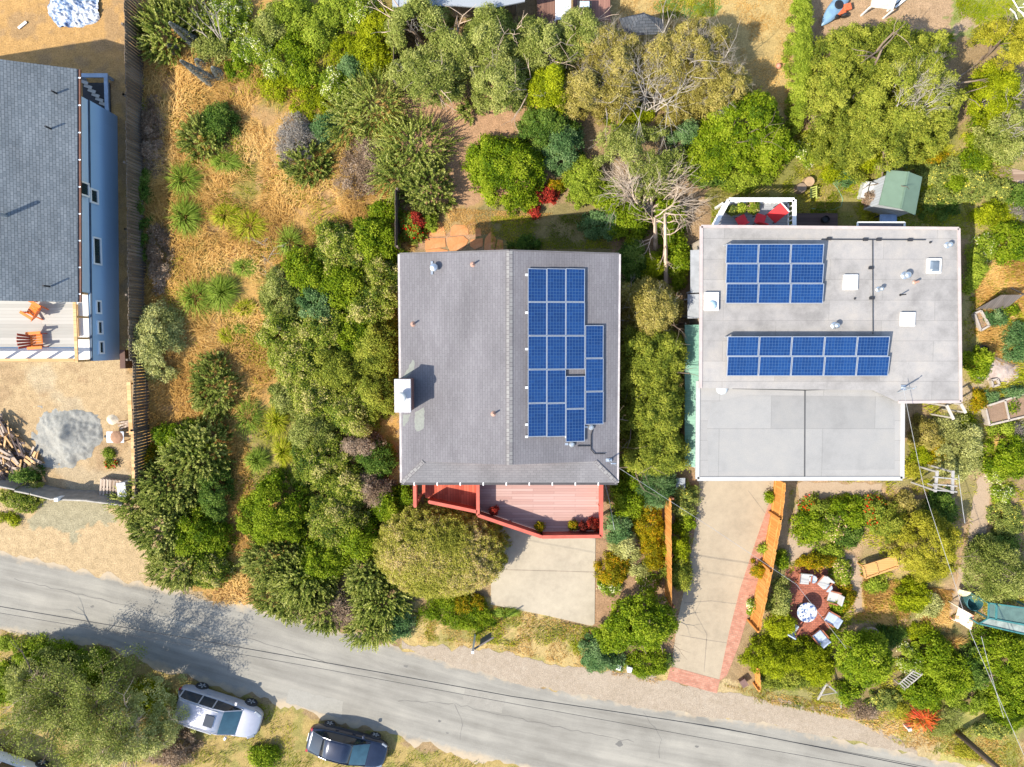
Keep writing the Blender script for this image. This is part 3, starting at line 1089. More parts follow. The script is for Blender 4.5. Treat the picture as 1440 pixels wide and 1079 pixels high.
# basement stair behind the house
sx0, sx1, sy0, sy1 = U(108, 150, .7).x, U(150, 150, .7).x, U(150, 168, .7).y, U(150, 106, .7).y
stt = T('entry_stair', 'blue framed stair behind the blue house, pale treads leading down', 'stair', ((sx0 + sx1) / 2, (sy0 + sy1) / 2, 0))
f_ = MB()
f_.box(((sx0 + sx1) / 2, sy1, .66), (sx1 - sx0 + .2, .2, .1)).box((sx1, (sy0 + sy1) / 2 - .1, .66), (.2, sy1 - sy0 - .01, .1))
for q in ((sx1, sy1), (sx1, sy0 + .1), (sx0 + .1, sy1)):
    f_.box((q[0], q[1], .3), (.12, .12, .6))
f_.build('frame', plain('pale_blue_paint', (.30, .37, .45), .5), stt)
MB().box(((sx0 + sx1) / 2 - .1, (sy0 + sy1) / 2 - .1, .03), (sx1 - sx0 - .1, sy1 - sy0 - .1, .03)).build('well_floor', dark, stt)
for k in range(6):
    MB().box((sx0 + .35 + .15 * k, sy1 - .3 - .2 * k, .55 - .075 * k), (.42, .16, .04), rz=-.35).build('tread', cream, stt)

# ---- house in the middle
HE, PS = 4.45, .235
P1, P2, P3, P4 = U(563, 357.5, HE), U(564.5, 679.5, HE), U(869.5, 678.5, HE), U(868, 357.5, HE)
xw, xe2 = (P1.x + P2.x) / 2, (P3.x + P4.x) / 2
yn, ys = (P1.y + P4.y) / 2, (P2.y + P3.y) / 2
xm = (xw + xe2) / 2
HR = HE + PS * (xe2 - xw) / 2
run = 1.1
MH = T('house', 'house with a grey shingle roof, brick chimney and red front deck', 'house', (xm, (yn + ys) / 2, 0))
rc = shingles('grey_shingle', (.153, .143, .149), (.172, .163, .168), (.118, .11, .114), .125, .3, .22)
zr = HE + PS * run
rm_ = MB()
yg = ys + run
rm_.slab([(xw, yn, HE), (xw, ys, HE), (xw + run, yg, zr), (xm, yg, HR), (xm, yn, HR)], .15)
rm_.slab([(xe2, ys, HE), (xe2, yn, HE), (xm, yn, HR), (xm, yg, HR), (xe2 - run, yg, zr)], .15)
rfm = rm_.build('roof', rc, MH)
rc2 = shingles('grey_shingle_front', (.160, .152, .154), (.180, .172, .173), (.12, .114, .116), .125, .3, .2)
sk_ = MB()
sk_.slab([(xw, ys, HE), (xe2, ys, HE), (xe2 - run, yg + .02, zr), (xw + run, yg + .02, zr)], .12)
sk_.build('front_roof', rc2, MH)
MB().add([(xw + run, yg + .02, zr), (xe2 - run, yg + .02, zr), (xm, yg + .02, HR - .05)], [(0, 1, 2)]).build('gable_wall', redrail, MH)
cap = MB()
for sx in (-1, 1):
    cap.slab([(xm, yn, HR + .035), (xm, yg, HR + .035), (xm + sx * .16, yg, HR + .03 - .16 * PS), (xm + sx * .16, yn, HR + .03 - .16 * PS)], .03)
for xa, xb in ((xw, xw + run), (xe2, xe2 - run)):
    a, b = Vector((xa, ys, HE + .02)), Vector((xb, yg, zr + .02))
    cap.beam(a, b, .2, .03)
cap.build('ridge_cap', shingles('ridge_shingle', (.20, .185, .18), (.25, .24, .225), (.12, .11, .11), .2, .2), rfm)
gt = MB()
gt.box((xw - .05, (yn + ys) / 2, HE - .06), (.1, yn - ys, .1)).box((xe2 + .05, (yn + ys) / 2, HE - .06), (.1, yn - ys, .1))
gt.box((xm, yn + .02, HE - .2), (.02, .02, .02))
gt.build('gutter', plain('pale_gutter', (.42, .38, .36), .5), rfm)
gt = MB().box((xm, ys - .06, HE - .07), (xe2 - xw + .1, .11, .1))
for k in range(9):
    gt.box((xw + .6 + k * 1.13, ys - .06, HE - .01), (.06, .16, .025), mi=1)
gt.build('gutter', [plain('dark_gutter', (.06, .055, .055), .5), white], rfm)
br = MB()
br.beam((xw, yn + .03, HE - .05), (xm, yn + .03, HR - .05), .05, .16).beam((xm, yn + .03, HR - .05), (xe2, yn + .03, HE - .05), .05, .16)
br.build('barge_board', plain('dark_barge', (.13, .12, .12), .6), rfm)
wm = MB()
wm.box((xm, (yn + ys) / 2 + .5, (HE - .1) / 2), (xe2 - xw - .9, yn - ys - 1.9, HE - .1))
wm.build('wall', planks('brown_siding', [(.24, .095, .045), (.30, .12, .06), (.34, .15, .08)], .2, 'v', 3), MH)
fw = ys + 1.45


def front_opening(name, parent, x, y, z0, z1, wd, pane_m, sash=2):
    fr_ = MB()
    for a_, sz in (((x, y - .03, z0 + .04), (wd, .08, .08)), ((x, y - .03, z1 - .04), (wd, .08, .08))):
        fr_.box(a_, sz)
    for i in range(sash + 1):
        fr_.box((x - wd / 2 + .04 + (wd - .08) * i / sash, y - .03, (z0 + z1) / 2), (.07, .08, z1 - z0 - .16))
    f_ = fr_.build(name, white, parent)
    MB().box((x, y - .01, (z0 + z1) / 2), (wd - .1, .03, z1 - z0 - .1)).build('pane', pane_m, f_)


fglass = glass('front_glass', (.03, .045, .05))
front_opening('sliding_door', MH, xm + 1.2, fw, DF + .03 if False else 2.3, 4.1, 2.4, fglass)
front_opening('window', MH, xm - 2.6, fw, 2.9, 4.0, 1.6, fglass)
front_opening('window', MH, xm + 3.6, fw, 2.9, 4.0, 1.2, fglass)
gd = MB()
for i in range(4):
    gd.box((xm + 1.4, fw - .03, .3 + .5 * i), (4.4, .06, .47))
gd.build('garage_door', redrail, MH)
# chimney
cz = 6.05
q0, q1 = U(554.5, 533.5, cz), U(577.5, 580, cz)
cbrick = bricks('chimney_brick', (.16, .05, .045), (.22, .075, .06), (.2, .15, .13), .2, .07)
chm = MB().box(((q0.x + q1.x) / 2, (q0.y + q1.y) / 2, (cz - .15) / 2 + 1.4), (q1.x - q0.x - .06, q0.y - q1.y - .06, cz - .15 - 2.8)).build('chimney', cbrick, MH)
MB().box(((q0.x + q1.x) / 2, (q0.y + q1.y) / 2, cz - .08), (q1.x - q0.x + .02, q0.y - q1.y + .02, .14)).build('chimney_cap', concrete('cap_mortar', (.46, .44, .44), 3), chm, bev=.02)
q = U(564, 559, cz + .3)
MB().lathe([(.14, -.32), (.14, -.02), (.24, 0), (.24, .05), (.14, .12), (.02, .15)], q, 16).build('flue_cap', plain('pale_flue', (.66, .64, .58), .5), chm, smooth=True)
# lichen-pale streaks on the shingles: real thin patches of lichen lying on the slope
lich = N('lichen')
v = lich.coord()
lich.base(lich.ramp(lich.noise(v, 9, 5), [(.3, (.18, .185, .165)), (.7, (.225, .235, .205))]))
lich = lich.set(.95, 0, .1)


def on_roof(px, py, off=.006):
    z = 5
    for _ in range(6):
        p = U(px, py, z)
        z = HR - PS * abs(p.x - xm)
    return U(px, py, z) + Vector((0, 0, off))


lm = MB()
for pts in ([(566, 532), (580, 506), (583, 509), (582, 520), (570, 533)], [(566, 583), (578, 583), (573, 594), (567, 600)], [(583, 580), (597, 573), (596, 603), (586, 607), (583, 600)]):
    P = rough_edge([on_roof(*p) for p in pts], .1, .03, 3)
    MB().add([Vector((p.x, p.y, HR - PS * abs(p.x - xm) + .006)) for p in P], [tuple(range(len(P)))[::-1]]).build('lichen_patch', lich, rfm)
p = on_roof(611, 377, 0)
v_ = MB().box(p + Vector((-.12, 0, .03)), (.1, .62, .02)).lathe([(.15, -.05), (.15, .25), (.2, .28), (.17, .36), (.03, .42)], p, 14).build('roof_vent', metal, rfm)
for px, py, m in ((665, 372, copper), (581, 456, copper), (694, 582, copper)):
    p = on_roof(px, py, 0)
    MB().lathe([(.14, -.04), (.13, .02), (.05, .1), (.04, .42)], p, 10).build('vent_pipe', m, rfm)
# front deck
DF, DT = 2.25, 3.25
rp = [U(x, y, DT) for x, y in ((583, 684), (583.5, 713), (603, 706), (671, 720), (673.5, 725), (762, 755.5), (845.5, 754.5), (845.5, 660))]
D1 = MB()
main = [(rp[4].x, rp[4].y), (rp[5].x, rp[5].y), (rp[6].x, rp[6].y), (rp[6].x, ys + 1.2), (rp[4].x, ys + 1.2)]
dkm = T('deck', 'red railed front deck of pale pink boards above the pale concrete driveway', 'deck', (U(760, 715).x, U(760, 715).y, 0))
D1.prism(main, DF - .1, DF)
D1.build('deck_floor', deckpink, dkm)
land = [(rp[2].x - .3, rp[2].y), (rp[3].x - .02, rp[3].y), (rp[3].x - .02, ys + 1.2), (rp[2].x - .3, ys + 1.2)]
MB().prism(land, DF - .1, DF + .02).build('landing', redpaint, dkm)
def rail(a, b, name='railing', th=.1, solid=True):
    m = MB()
    a2, b2 = Vector((a.x, a.y, DF)), Vector((b.x, b.y, DF))
    m.beam(a2 + Vector((0, 0, .5)), b2 + Vector((0, 0, .5)), .06, .86)
    m.beam(a2 + Vector((0, 0, .98)), b2 + Vector((0, 0, .98)), .17, .05)
    n = max(2, int((b2 - a2).length / 1.4) + 1)
    for k in range(n):
        p = a2.lerp(b2, k / (n - 1))
        m.box(p + Vector((0, 0, .45)), (.1, .1, 1.0))
    return m.build(name, redrail, dkm)


top3 = Vector((rp[3].x + .04, ys + 1.2, DT))
rail(rp[2], rp[3])
rail(top3, Vector((rp[3].x + .04, rp[4].y, DT)))
rail(Vector((rp[3].x + .04, rp[4].y, DT)), rp[5])
rail(rp[5], rp[6])
rail(rp[6], Vector((rp[6].x, ys + 1.2, DT)))
rail(Vector((rp[0].x, ys + 1.2, DT)), rp[1])
stm = MB()
for k in range(5):
    stm.box((rp[0].x + .25 + k * .22, (rp[0].y + rp[2].y) / 2 + .3, DF - 1.0 + k * .19), (.24, 1.5, .05))
stm.build('stair_tread', redpaint, dkm)
for p in (rp[4], rp[5], rp[6], rp[2], rp[1]):
    MB().box((p.x, p.y + .06, DF / 2 - .06), (.13, .13, DF - .12)).build('deck_post', redrail, dkm)
# services on the roof
svc = MB()
for pts in ([(833, 605), (831, 612), (831, 632), (836, 638), (851, 638)], [(812, 627), (830, 627)]):
    svc.tube([on_roof(*p, .06) for p in pts], .022, 6)
svc.build('conduit', black, rfm)
for px, py in ((831, 601), (804, 625)):
    p = on_roof(px, py, .06)
    MB().lathe([(.12, -.06), (.13, .03), (.06, .1)], p, 12).box(p + Vector((-.25, .02, -.02)), (.16, .1, .08)).build('junction_box', metal, rfm)
p = on_roof(856, 647, 0)
MB().tube([p, p + Vector((0, 0, 1.0))], .035, 8).box(p + Vector((0, 0, .03)), (.3, .16, .06)).tube([p + Vector((0, 0, 1.0)), p + Vector((.2, 0, 1.0)), p + Vector((.22, 0, .85))], .035, 8).build('service_mast', metal, rfm)

# ---- flat-roofed house, right
RZ = 3.85


def membrane_mat(name, c, seed, seam=1.0, blot=1.0):
    s = N(name)
    v = s.coord()
    big = s.noise(v, .28, 5)
    mid = s.noise(v, 1.3, 6, .65)
    fine = s.noise(v, 22, 4)
    b = s.n('TexBrick')
    s.l(s.coord('UV'), b.inputs['Vector'])
    b.inputs['Color1'].default_value = (.44, .44, .44, 1)
    b.inputs['Color2'].default_value = (.55, .55, .55, 1)
    b.inputs['Mortar'].default_value = (.33, .33, .33, 1)
    b.inputs['Scale'].default_value = 1
    b.inputs['Mortar Size'].default_value = .014
    b.inputs['Brick Width'].default_value = 5.2
    b.inputs['Row Height'].default_value = seam
    f = s.math('ADD', s.math('MULTIPLY', big, .5), s.math('MULTIPLY', mid, .5))
    cc = s.ramp(f, [(.36, sc(c, 1 - .28 * blot)), (.5, c), (.64, tuple(a * (1 + (b_ - 1) * blot) for a, b_ in zip(c, (1.2, 1.16, 1.1))))])
    cc = s.mix(.6, cc, b.outputs['Color'], 'OVERLAY')
    cc = s.mix(.18, cc, s.ramp(fine, [(.3, (.3,) * 3), (.7, (.7,) * 3)]), 'OVERLAY')
    s.base(cc)
    s.bump(b.outputs['Fac'], .3, .01)
    return s.set(.8, 0, .25)


mem1, mem2, mem3 = membrane_mat('grey_roof_sheet', (.285, .268, .25), 1), membrane_mat('pale_roof_sheet', (.28, .269, .252), 2, blot=.45), membrane_mat('ash_roof_sheet', (.258, .25, .235), 3, blot=.45, seam=2.2)
A1 = [U(x, y, RZ) for x, y in ((986, 318.5), (1348, 321.5), (1351, 565), (1263, 565.5), (1228, 549), (985, 546))]
RH = T('house', 'flat-roofed house with pale grey sheet roof, skylights and blue solar panels', 'house', (U(1165, 480).x, U(1165, 480).y, 0))
rA = MB().prism(A1, RZ - .28, RZ).build('roof', mem1, RH)
RG = 3.5
A2 = [U(x, y, RG) for x, y in ((981.5, 536), (1269.5, 536), (1268.5, 673), (980.5, 673.5))]
rB = MB().prism(A2, RG - .28, RG).build('garage_roof', mem2, RH)
MB().sheet(UP([(1000, 567), (1050, 556), (1250, 558), (1258, 575), (1258, 660), (996, 664), (994, 600)], RG), RG + .005).build('roof_sheet', mem3, rB)
sm = MB()
for a, b, wd in (((1132, 549), (1131.5, 671), .07), ((1030, 546.5), (1132, 549), .05), ((1132, 549), (1200, 546.5), .04)):
    a, b = U(*a, RG + .012), U(*b, RG + .012)
    d = (b - a).normalized()
    nn = Vector((-d.y, d.x, 0)) * wd / 2
    sm.add([a - nn, b - nn, b + nn, a + nn], [(0, 1, 2, 3)])
sm.build('seam', plain('tar_seam', (.07, .07, .07), .8), rB)
rubber = plain('edge_metal', (.42, .35, .32), .5, var=.12)
ed = MB()
for a, b in zip(A1[:4], A1[1:4]):
    ed.beam(a + Vector((0, 0, .01)), b + Vector((0, 0, .01)), .14, .06)
ed.beam(A1[5] + Vector((0, 0, .01)), A1[0] + Vector((0, 0, .01)), .16, .06)
ed.build('roof_edge', rubber, rA)
ed = MB()
for a, b in ((A2[1], A2[2]), (A2[2], A2[3]), (A2[3], A2[0])):
    ed.beam(a + Vector((0, 0, .012)), b + Vector((0, 0, .012)), .2, .06)
ed.build('roof_edge', plain('white_edge_metal', (.40, .39, .37), .5, var=.08), rB)
beige = planks('beige_siding', [(.36, .30, .23), (.39, .33, .255), (.42, .35, .27)], .2, 'v', 3)
wb = MB()
wb.prism([(A1[0].x + .4, A1[0].y - .4), (A1[1].x - .4, A1[1].y - .4), (A1[2].x - .4, A1[5].y + .35), (A1[5].x + .4, A1[5].y + .35)], 0, RZ - .28)
wb.prism([(A2[0].x + .3, A1[5].y + .3), (A2[1].x - .3, A1[5].y + .3), (A2[1].x - .3, A2[2].y + .3), (A2[0].x + .3, A2[2].y + .3)], 0, RG - .28)
wb.build('wall', beige, RH)


gd = MB()
for i in range(4):
    gd.box(((A2[3].x + A2[2].x) / 2 - 2.6, A2[2].y + .27, .32 + .56 * i), (4.6, .06, .53))
gd.build('garage_door', plain('pale_garage_paint', (.46, .44, .40), .5), RH)
front_opening('window', RH, (A2[3].x + A2[2].x) / 2 + 3.0, A2[2].y + .3, 1.0, 2.3, 1.6, fglass)


def skylight(px, py, w_, d_, m, h=.16):
    p = U(px, py, RZ + h)
    f = MB().box((p.x, p.y, RZ + h / 2), (w_ + .16, d_ + .16, h)).build('skylight', white, rA, bev=.01)
    MB().hexa([(p.x - w_ / 2, p.y - d_ / 2, RZ + h + .002), (p.x + w_ / 2, p.y - d_ / 2, RZ + h + .002), (p.x + w_ / 2, p.y + d_ / 2, RZ + h + .002), (p.x - w_ / 2, p.y + d_ / 2, RZ + h + .002)],
              [(p.x - w_ / 2 + .1, p.y - d_ / 2 + .1, RZ + h + .09), (p.x + w_ / 2 - .1, p.y - d_ / 2 + .1, RZ + h + .09), (p.x + w_ / 2 - .1, p.y + d_ / 2 - .1, RZ + h + .09), (p.x - w_ / 2 + .1, p.y + d_ / 2 - .1, RZ + h + .09)]).build('dome', m, f, bev=.03)


opal = plain('opal_dome', (.82, .82, .82), .25, var=.02, coat=.5)
skylight(1197, 397, .52, .58, opal)
skylight(1277.5, 449, .52, .52, opal)
skylight(1314.5, 374, .5, .56, glass('grey_skylight_glass', (.12, .15, .18), .15))
for px, py, r, h, m, cp in ((1272, 387.5, .1, .3, metal, 1.7), (1235, 407, .07, .32, metal, 1.5), (1173, 458, .09, .3, metal, 1.6), (1332, 345, .08, .25, metal, 1.6), (1286, 397, .055, .35, copper, None), (1266, 415, .03, .5, black, None), (1202, 420, .03, .08, dark, None), (1308, 341, .03, .12, dark, None)):
    pipe(rA, px, py, RZ, r, h, m, cap=cp)
q = U(1001, 424, RZ + .2)
bxv = MB().box((q.x, q.y, RZ + .1), (.68, .9, .2)).build('vent_box', white, rA, bev=.015)
MB().lathe([(.2, 0), (.23, .08), (.17, .17), (.05, .22)], (q.x - .02, q.y - .2, RZ + .202), 16).build('turbine_vent', plain('pale_blue_vent', (.45, .62, .66), .35), bxv, smooth=True)
q = U(1018, 547, RZ)
MB().lathe([(.3, 0), (.3, .05), (.24, .14), (.1, .2), (.02, .21)], (q.x, q.y, RG + .005), 18).build('dome_vent', plain('pale_dome', (.55, .60, .62), .4), rB, smooth=True)
cd = MB()
for pts in ([(1155, 337), (1302, 337.5)], [(1227, 337), (1227.5, 470)]):
    cd.tube([U(x, y, RZ + .09) for x, y in pts], .022, 6)
cd.build('conduit', dark, rA)
for px, py in ((1166, 336), (1217, 337), (1236, 337), (1280, 337.5), (1225, 377), (1226, 419.5)):
    q = U(px, py, RZ + .05)
    MB().box((q.x, q.y, RZ + .05), (.22, .13, .1)).build('conduit_block', dark, rA)
q = U(1270, 545, RZ)
MB().tube([q, q + Vector((0, 0, .9)), q + Vector((.1, .1, 1.0))], .04, 8).box(q + Vector((0, 0, .02)), (.25, .25, .04)).beam(q + Vector((-.3, -.25, 0)), q + Vector((0, 0, .8)), .03).build('service_mast', metal, rA)
a, b = U(1206, 313, RZ - .5), U(1272, 313, RZ - .5)
fr = MB().beam(a, b, .07, .07).beam(a, a - Vector((0, .8, 0)), .07, .07).beam(b, b - Vector((0, .8, 0)), .07, .07)
fr.prism([(a.x + .04, a.y - .04), (b.x - .04, b.y - .04), (b.x - .04, b.y - .8), (a.x + .04, a.y - .8)], RZ - .6, RZ - .56, 1)
fr.build('awning', [white, plain('purple_grey_awning', (.14, .13, .15), .6)], RH)
# raised back deck with white lattice rail
BD = 1.5
bq = [U(x, y, BD + .9) for x, y in ((1003, 322), (1025, 281), (1117, 281), (1117, 322))]
bd = T('deck', 'white railed back deck behind the flat-roofed house, holding red seats', 'deck', (bq[1].x + 1.5, bq[1].y - .8, 0))
MB().prism([(p.x, p.y) for p in bq], BD - .1, BD).build('deck_floor', planks('grey_deck_boards', [(.27, .28, .30), (.32, .33, .35)], .14, 'u', 3), bd)
for a, b in zip(bq, bq[1:]):
    m = MB()
    a2, b2 = Vector((a.x, a.y, BD)), Vector((b.x, b.y, BD))
    n = int((b2 - a2).length / .22)
    m.beam(a2 + Vector((0, 0, .9)), b2 + Vector((0, 0, .9)), .2, .05)
    m.beam(a2 + Vector((0, 0, .1)), b2 + Vector((0, 0, .1)), .06, .06)
    for k in range(n + 1):
        p = a2.lerp(b2, k / n)
        m.box(p + Vector((0, 0, .45)), (.07, .05, .9))
    m.build('railing', white, bd)
for p in bq:
    MB().box((p.x, p.y, BD / 2 - .05), (.12, .12, BD - .1)).build('deck_post', white, bd)
sp = UP([(1120, 300), (1178, 300), (1178, 330), (1120, 330)], .3)
m = MB().prism([(p.x, p.y) for p in sp], .1, .3)
tag(m.build('wooden_step', planks('dark_step_boards', [(.07, .045, .04), (.10, .065, .055)], .2, 'u', 3), origin=(sp[0].x, sp[0].y, 0)), 'low dark brown wooden step between the back deck and the lawn', 'step')
# lean-to with teal sheet and grey lean-to on the drive side of the flat-roofed house
teal = planks('teal_sheet', [(.10, .23, .165), (.12, .26, .19), (.14, .29, .21)], .12, 'v', 8, gap=.3, rough=.4)
lt = T('lean_to', 'long lean-to roof of teal corrugated sheet against the flat-roofed house', 'lean-to', (U(975, 560).x, U(975, 560).y, 0))
la, lb = UP([(963, 457), (963, 656)], 2.1), UP([(990, 450), (990, 650)], 2.5)
MB().slab([la[0], la[1], (lb[1].x, la[1].y, 2.5), (lb[0].x, la[0].y, 2.5)], .04).build('roof', teal, lt)
m = MB()
for t in (0, .33, .66, 1):
    p = la[0].lerp(la[1], t)
    m.box((p.x + .06, p.y + (.06 if t < .5 else -.06), 1.02), (.09, .09, 2.04))
m.build('post', oldwood, lt)
lt = T('lean_to', 'pale grey lean-to roof dappled by branch shadow beside the flat-roofed house', 'lean-to', (U(980, 390).x, U(980, 390).y, 0))
for y0, y1, xx in ((352, 412, 971), (414, 448, 967)):
    la = UP([(xx, y0), (xx, y1)], 2.3)
    MB().slab([la[0], la[1], (lb[1].x, la[1].y, 2.8), (lb[1].x, la[0].y, 2.8)], .05).build('roof', plain('grey_sheet', (.24, .25, .265), .6), lt)
    MB().box((la[0].x + .4, la[0].y - .15, 1.15), (.08, .08, 2.3)).box((la[1].x + .4, la[1].y + .15, 1.15), (.08, .08, 2.3)).build('post', white, lt)

# ---- solar panels
pv = N('solar_cells')
uvn = pv.coord('UV')
def pvgrid(cell, wd):
    b = pv.n('TexBrick')
    b.offset = 0
    pv.l(uvn, b.inputs['Vector'])
    b.inputs['Scale'].default_value = 1
    b.inputs['Brick Width'].default_value = cell
    b.inputs['Row Height'].default_value = cell
    b.inputs['Mortar Size'].default_value = wd
    b.inputs['Mortar Smooth'].default_value = .2
    b.inputs['Color1'].default_value = (0, 0, 0, 1)
    b.inputs['Color2'].default_value = (1, 1, 1, 1)
    return b
b1 = pvgrid(.157, .006)
mott = pv.noise(pv.coord(), 30, 4)
cc = pv.mix(b1.outputs['Color'], (.005, .031, .118), (.008, .043, .15))
oi = pv.n('ObjectInfo')
cc = pv.mix(1.0, cc, pv.ramp(oi.outputs['Random'], [(0, (.72, .75, .8)), (1, (1, 1, 1))]), 'MULTIPLY')
cc = pv.mix(.5, cc, pv.ramp(mott, [(.3, (.3,) * 3), (.7, (.7,) * 3)]), 'OVERLAY')
cc = pv.mix(b1.outputs['Fac'], cc, (.06, .125, .225))
pv.base(cc)
pvm = pv.set(.22, 0, .5, .3)
alum = plain('panel_frame', (.55, .57, .60), .35, .6, var=.1)


def make_panel(label, group):
    t = T('solar_panel', label, 'solar panel', (0, 0, 0), group)
    cs = MB().box((0, 0, .02), (.95, 1.58, .02)).build('cell_sheet', pvm, t)
    m = MB()
    for sx in (-1, 1):
        m.box((sx * .4875, 0, .015), (.025, 1.64, .045))
        m.box((0, sx * .8075, .015), (.95, .025, .045))
    m.build('frame', alum, t)
    return t


ORD = ['first', 'second', 'third', 'fourth', 'fifth']
proto = None
colx = [742, 768.6, 795.2, 822]
rows = {0: [378, 425.2, 472.4, 519.6, 566.8, 614], 1: [378, 425.2, 472.4, 519.6, 566.8, 614], 2: [378, 425.2, 472.4, 519.6, None, 528.5, 574.7, 621], 3: [457.5, 504, 550.5, 596.8]}
slope = math.atan(PS)
for c in range(4):
    rr = rows[c]
    prs = [(rr[i], rr[i + 1]) for i in range(len(rr) - 1) if rr[i] is not None and rr[i + 1] is not None]
    x0, x1 = (colx[c], colx[c + 1]) if c < 3 else (822.4, 848)
    for i, (a, b) in enumerate(prs):
        lab = f'solar panel on the shingle roof, {ORD[c]} column from its ridge, {ORD[i]} from the top'
        if proto is None:
            proto = t = make_panel(lab, 'solar panels on the shingle roof')
        else:
            t = copy_tree(proto)
            t['label'] = lab
        p = on_roof((x0 + x1) / 2, (a + b) / 2, .12)
        e = on_roof((x0 + x1) / 2, a, .12).y - on_roof((x0 + x1) / 2, b, .12).y
        wd = on_roof(x1, a, .12).x - on_roof(x0, a, .12).x
        t.location = p
        t.rotation_euler = (0, slope, 0)
        t.scale = ((wd / math.cos(slope) - .012) / 1.0, (e - .02) / 1.64, 1)
m = MB()
for py in (387, 440, 491, 545, 597, 614):
    p = on_roof(740.5, py, .08)
    m.box(p, (.12, .1, .1))
m.box(on_roof(796, 614, .08), (.1, .1, .1))
m.build('rail_end', white, rfm)


def flat_array(xs, ys_, group, place, rise):
    n = 0
    for i in range(len(ys_) - 1):
        for j in range(len(xs) - 1):
            rown = {2: ['upper', 'lower'], 3: ['top', 'middle', 'bottom']}[len(ys_) - 1][i]
            lab = f'flat-roof solar panel, {place} array, {rown} row, {ORD[j]} from the left'
            t = copy_tree(proto)
            t['label'] = lab
            t['group'] = group
            d = ys_[-1] - ys_[0]
            zf = lambda py: RZ + .2 + rise * (ys_[-1] - py) / d
            pa, pb = U((xs[j] + xs[j + 1]) / 2, ys_[i], zf(ys_[i])), U((xs[j] + xs[j + 1]) / 2, ys_[i + 1], zf(ys_[i + 1]))
            L = (pa - pb).length
            t.location = (pa + pb) / 2
            wd = U(xs[j + 1], ys_[i], zf(ys_[i])).x - U(xs[j], ys_[i], zf(ys_[i])).x
            til = math.atan2(pa.z - pb.z, pa.y - pb.y)
            t.rotation_euler = (Matrix.Rotation(til, 3, 'X') @ Matrix.Rotation(R(90), 3, 'Z')).to_euler()
            t.scale = ((L - .02) / 1.0, (wd - .025) / 1.64, 1)
    m = MB()
    zt = RZ + .2 + rise
    for j in range(len(xs)):
        p = U(xs[j] + (2 if j == 0 else -2), ys_[0] + 1, zt)
        q = U(xs[j] + (2 if j == 0 else -2), ys_[-1] - 1, RZ + .2)
        m.box((p.x, p.y, RZ + (zt - RZ) / 2 - .03), (.05, .05, zt - RZ - .06))
        m.beam((p.x, p.y, zt - .06), (q.x, q.y, RZ + .14), .05)
    m.build('array_rack', alum, rA)


flat_array([1020.5, 1066, 1111.5, 1158], [343, 370.7, 398.7, 427], 'solar panels of the square array', 'square', .32)
flat_array([1022, 1067, 1112.7, 1158.7, 1204.5, 1250], [473, 501, 529], 'solar panels of the long array', 'long', .3)
# ================================================================== fences and walls
def fence(pts, h, m, label, bw=.14, post_side=1, posts=2.4, pm=None, cap_=False, gapf=.008, seed=1, name='wooden_fence'):
    P = UP(pts)
    t = T(name, label, 'fence', (P[0].x, P[0].y, 0))
    rg = random.Random(seed)
    b = MB()
    pz = []
    for a, c in zip(P, P[1:]):
        L = (c - a).length
        d = (c - a).normalized()
        n = max(1, int(L / (bw + gapf)))
        ang = math.atan2(d.y, d.x)
        for k in range(n):
            q = a + d * (k + .5) * L / n
            hh = h * rg.uniform(.965, 1.02)
            b.box(q + Vector((0, 0, hh / 2 + .02)), (L / n - gapf, .025, hh), rz=ang + rg.uniform(-.02, .02), tilt=(rg.uniform(-.012, .012), 0, 0))
        nn = Vector((-d.y, d.x, 0)) * post_side
        for z in (.3, h - .3):
            b.beam(a + nn * .04 + Vector((0, 0, z)), c + nn * .04 + Vector((0, 0, z)), .04, .09)
        if cap_:
            b.beam(a + Vector((0, 0, h + .04)), c + Vector((0, 0, h + .04)), .14, .04)
        k = max(1, int(L / posts))
        for i in range(k + 1):
            pz.append((a + d * L * i / k + nn * .1, ang))
    b.build('board_panel', m, t)
    for p, ang in pz:
        MB().box((p.x, p.y, h / 2 + .02), (.1, .1, h + .06), rz=ang).build('post', pm or m, t)
    return t


fence([(200, -40), (203, 150), (205, 330), (207, 505)], 1.85, oldwood, 'tall grey board fence running along the blue house, throwing striped shadow', .13, -1, gapf=.03)
fence([(210, 505), (211, 600), (213, 690)], 1.7, oldwood, 'grey board fence beside the gravel heap, backed by a tan rail', .13, -1, gapf=.03, seed=2)
a, b = U(183, 535, .9), U(187.5, 690, .9)
m = MB()
m.beam(U(181, 537, .9), U(184.5, 612, .9), .22, .05).beam(U(186.5, 606, 1.0), U(189, 692, 1.0), .2, .05)
for k in range(5):
    p = U(182, 540, .9).lerp(U(188, 688, .9), k / 4)
    m.box((p.x, p.y, .44), (.09, .09, .86))
tag(m.build('timber_rail', tanwood, origin=a), 'long tan timber rail lying along the grey fence by the wheelbarrow', 'rail')
m = MB().beam(U(178, 492, .5), U(179, 518, .5), .28, .9)
tag(m.build('timber_screen', plain('brown_panel', (.10, .05, .035), .7), origin=U(178, 505)), 'dark brown timber panel at the foot of the grey fence by the corner', 'panel')
fence([(562, 274), (562, 352)], 1.5, oldwood, 'short dark fence behind the red flower bush, ending at the shingle roof', .13, 1)
fence([(571, 445), (571, 505)], 1.6, orangewood, 'orange-brown fence piece hidden beside the chimney house wall', .2, -1)
fence([(571, 600), (571, 648)], 1.2, orangewood, 'orange-brown fence stub below the brick chimney', .2, -1)
fence([(934, 692), (934.5, 770), (935, 838)], 1.7, orangewood, 'narrow orange fence left of the worn concrete driveway', .14, 1, pm=plain('dark_post', (.20, .08, .04), .7))
fence([(1089, 672), (1084, 720), (1071, 790), (1054, 872)], 1.65, orangewood, 'wide orange board fence leaning over the pink brick border', .14, -1, gapf=.004)
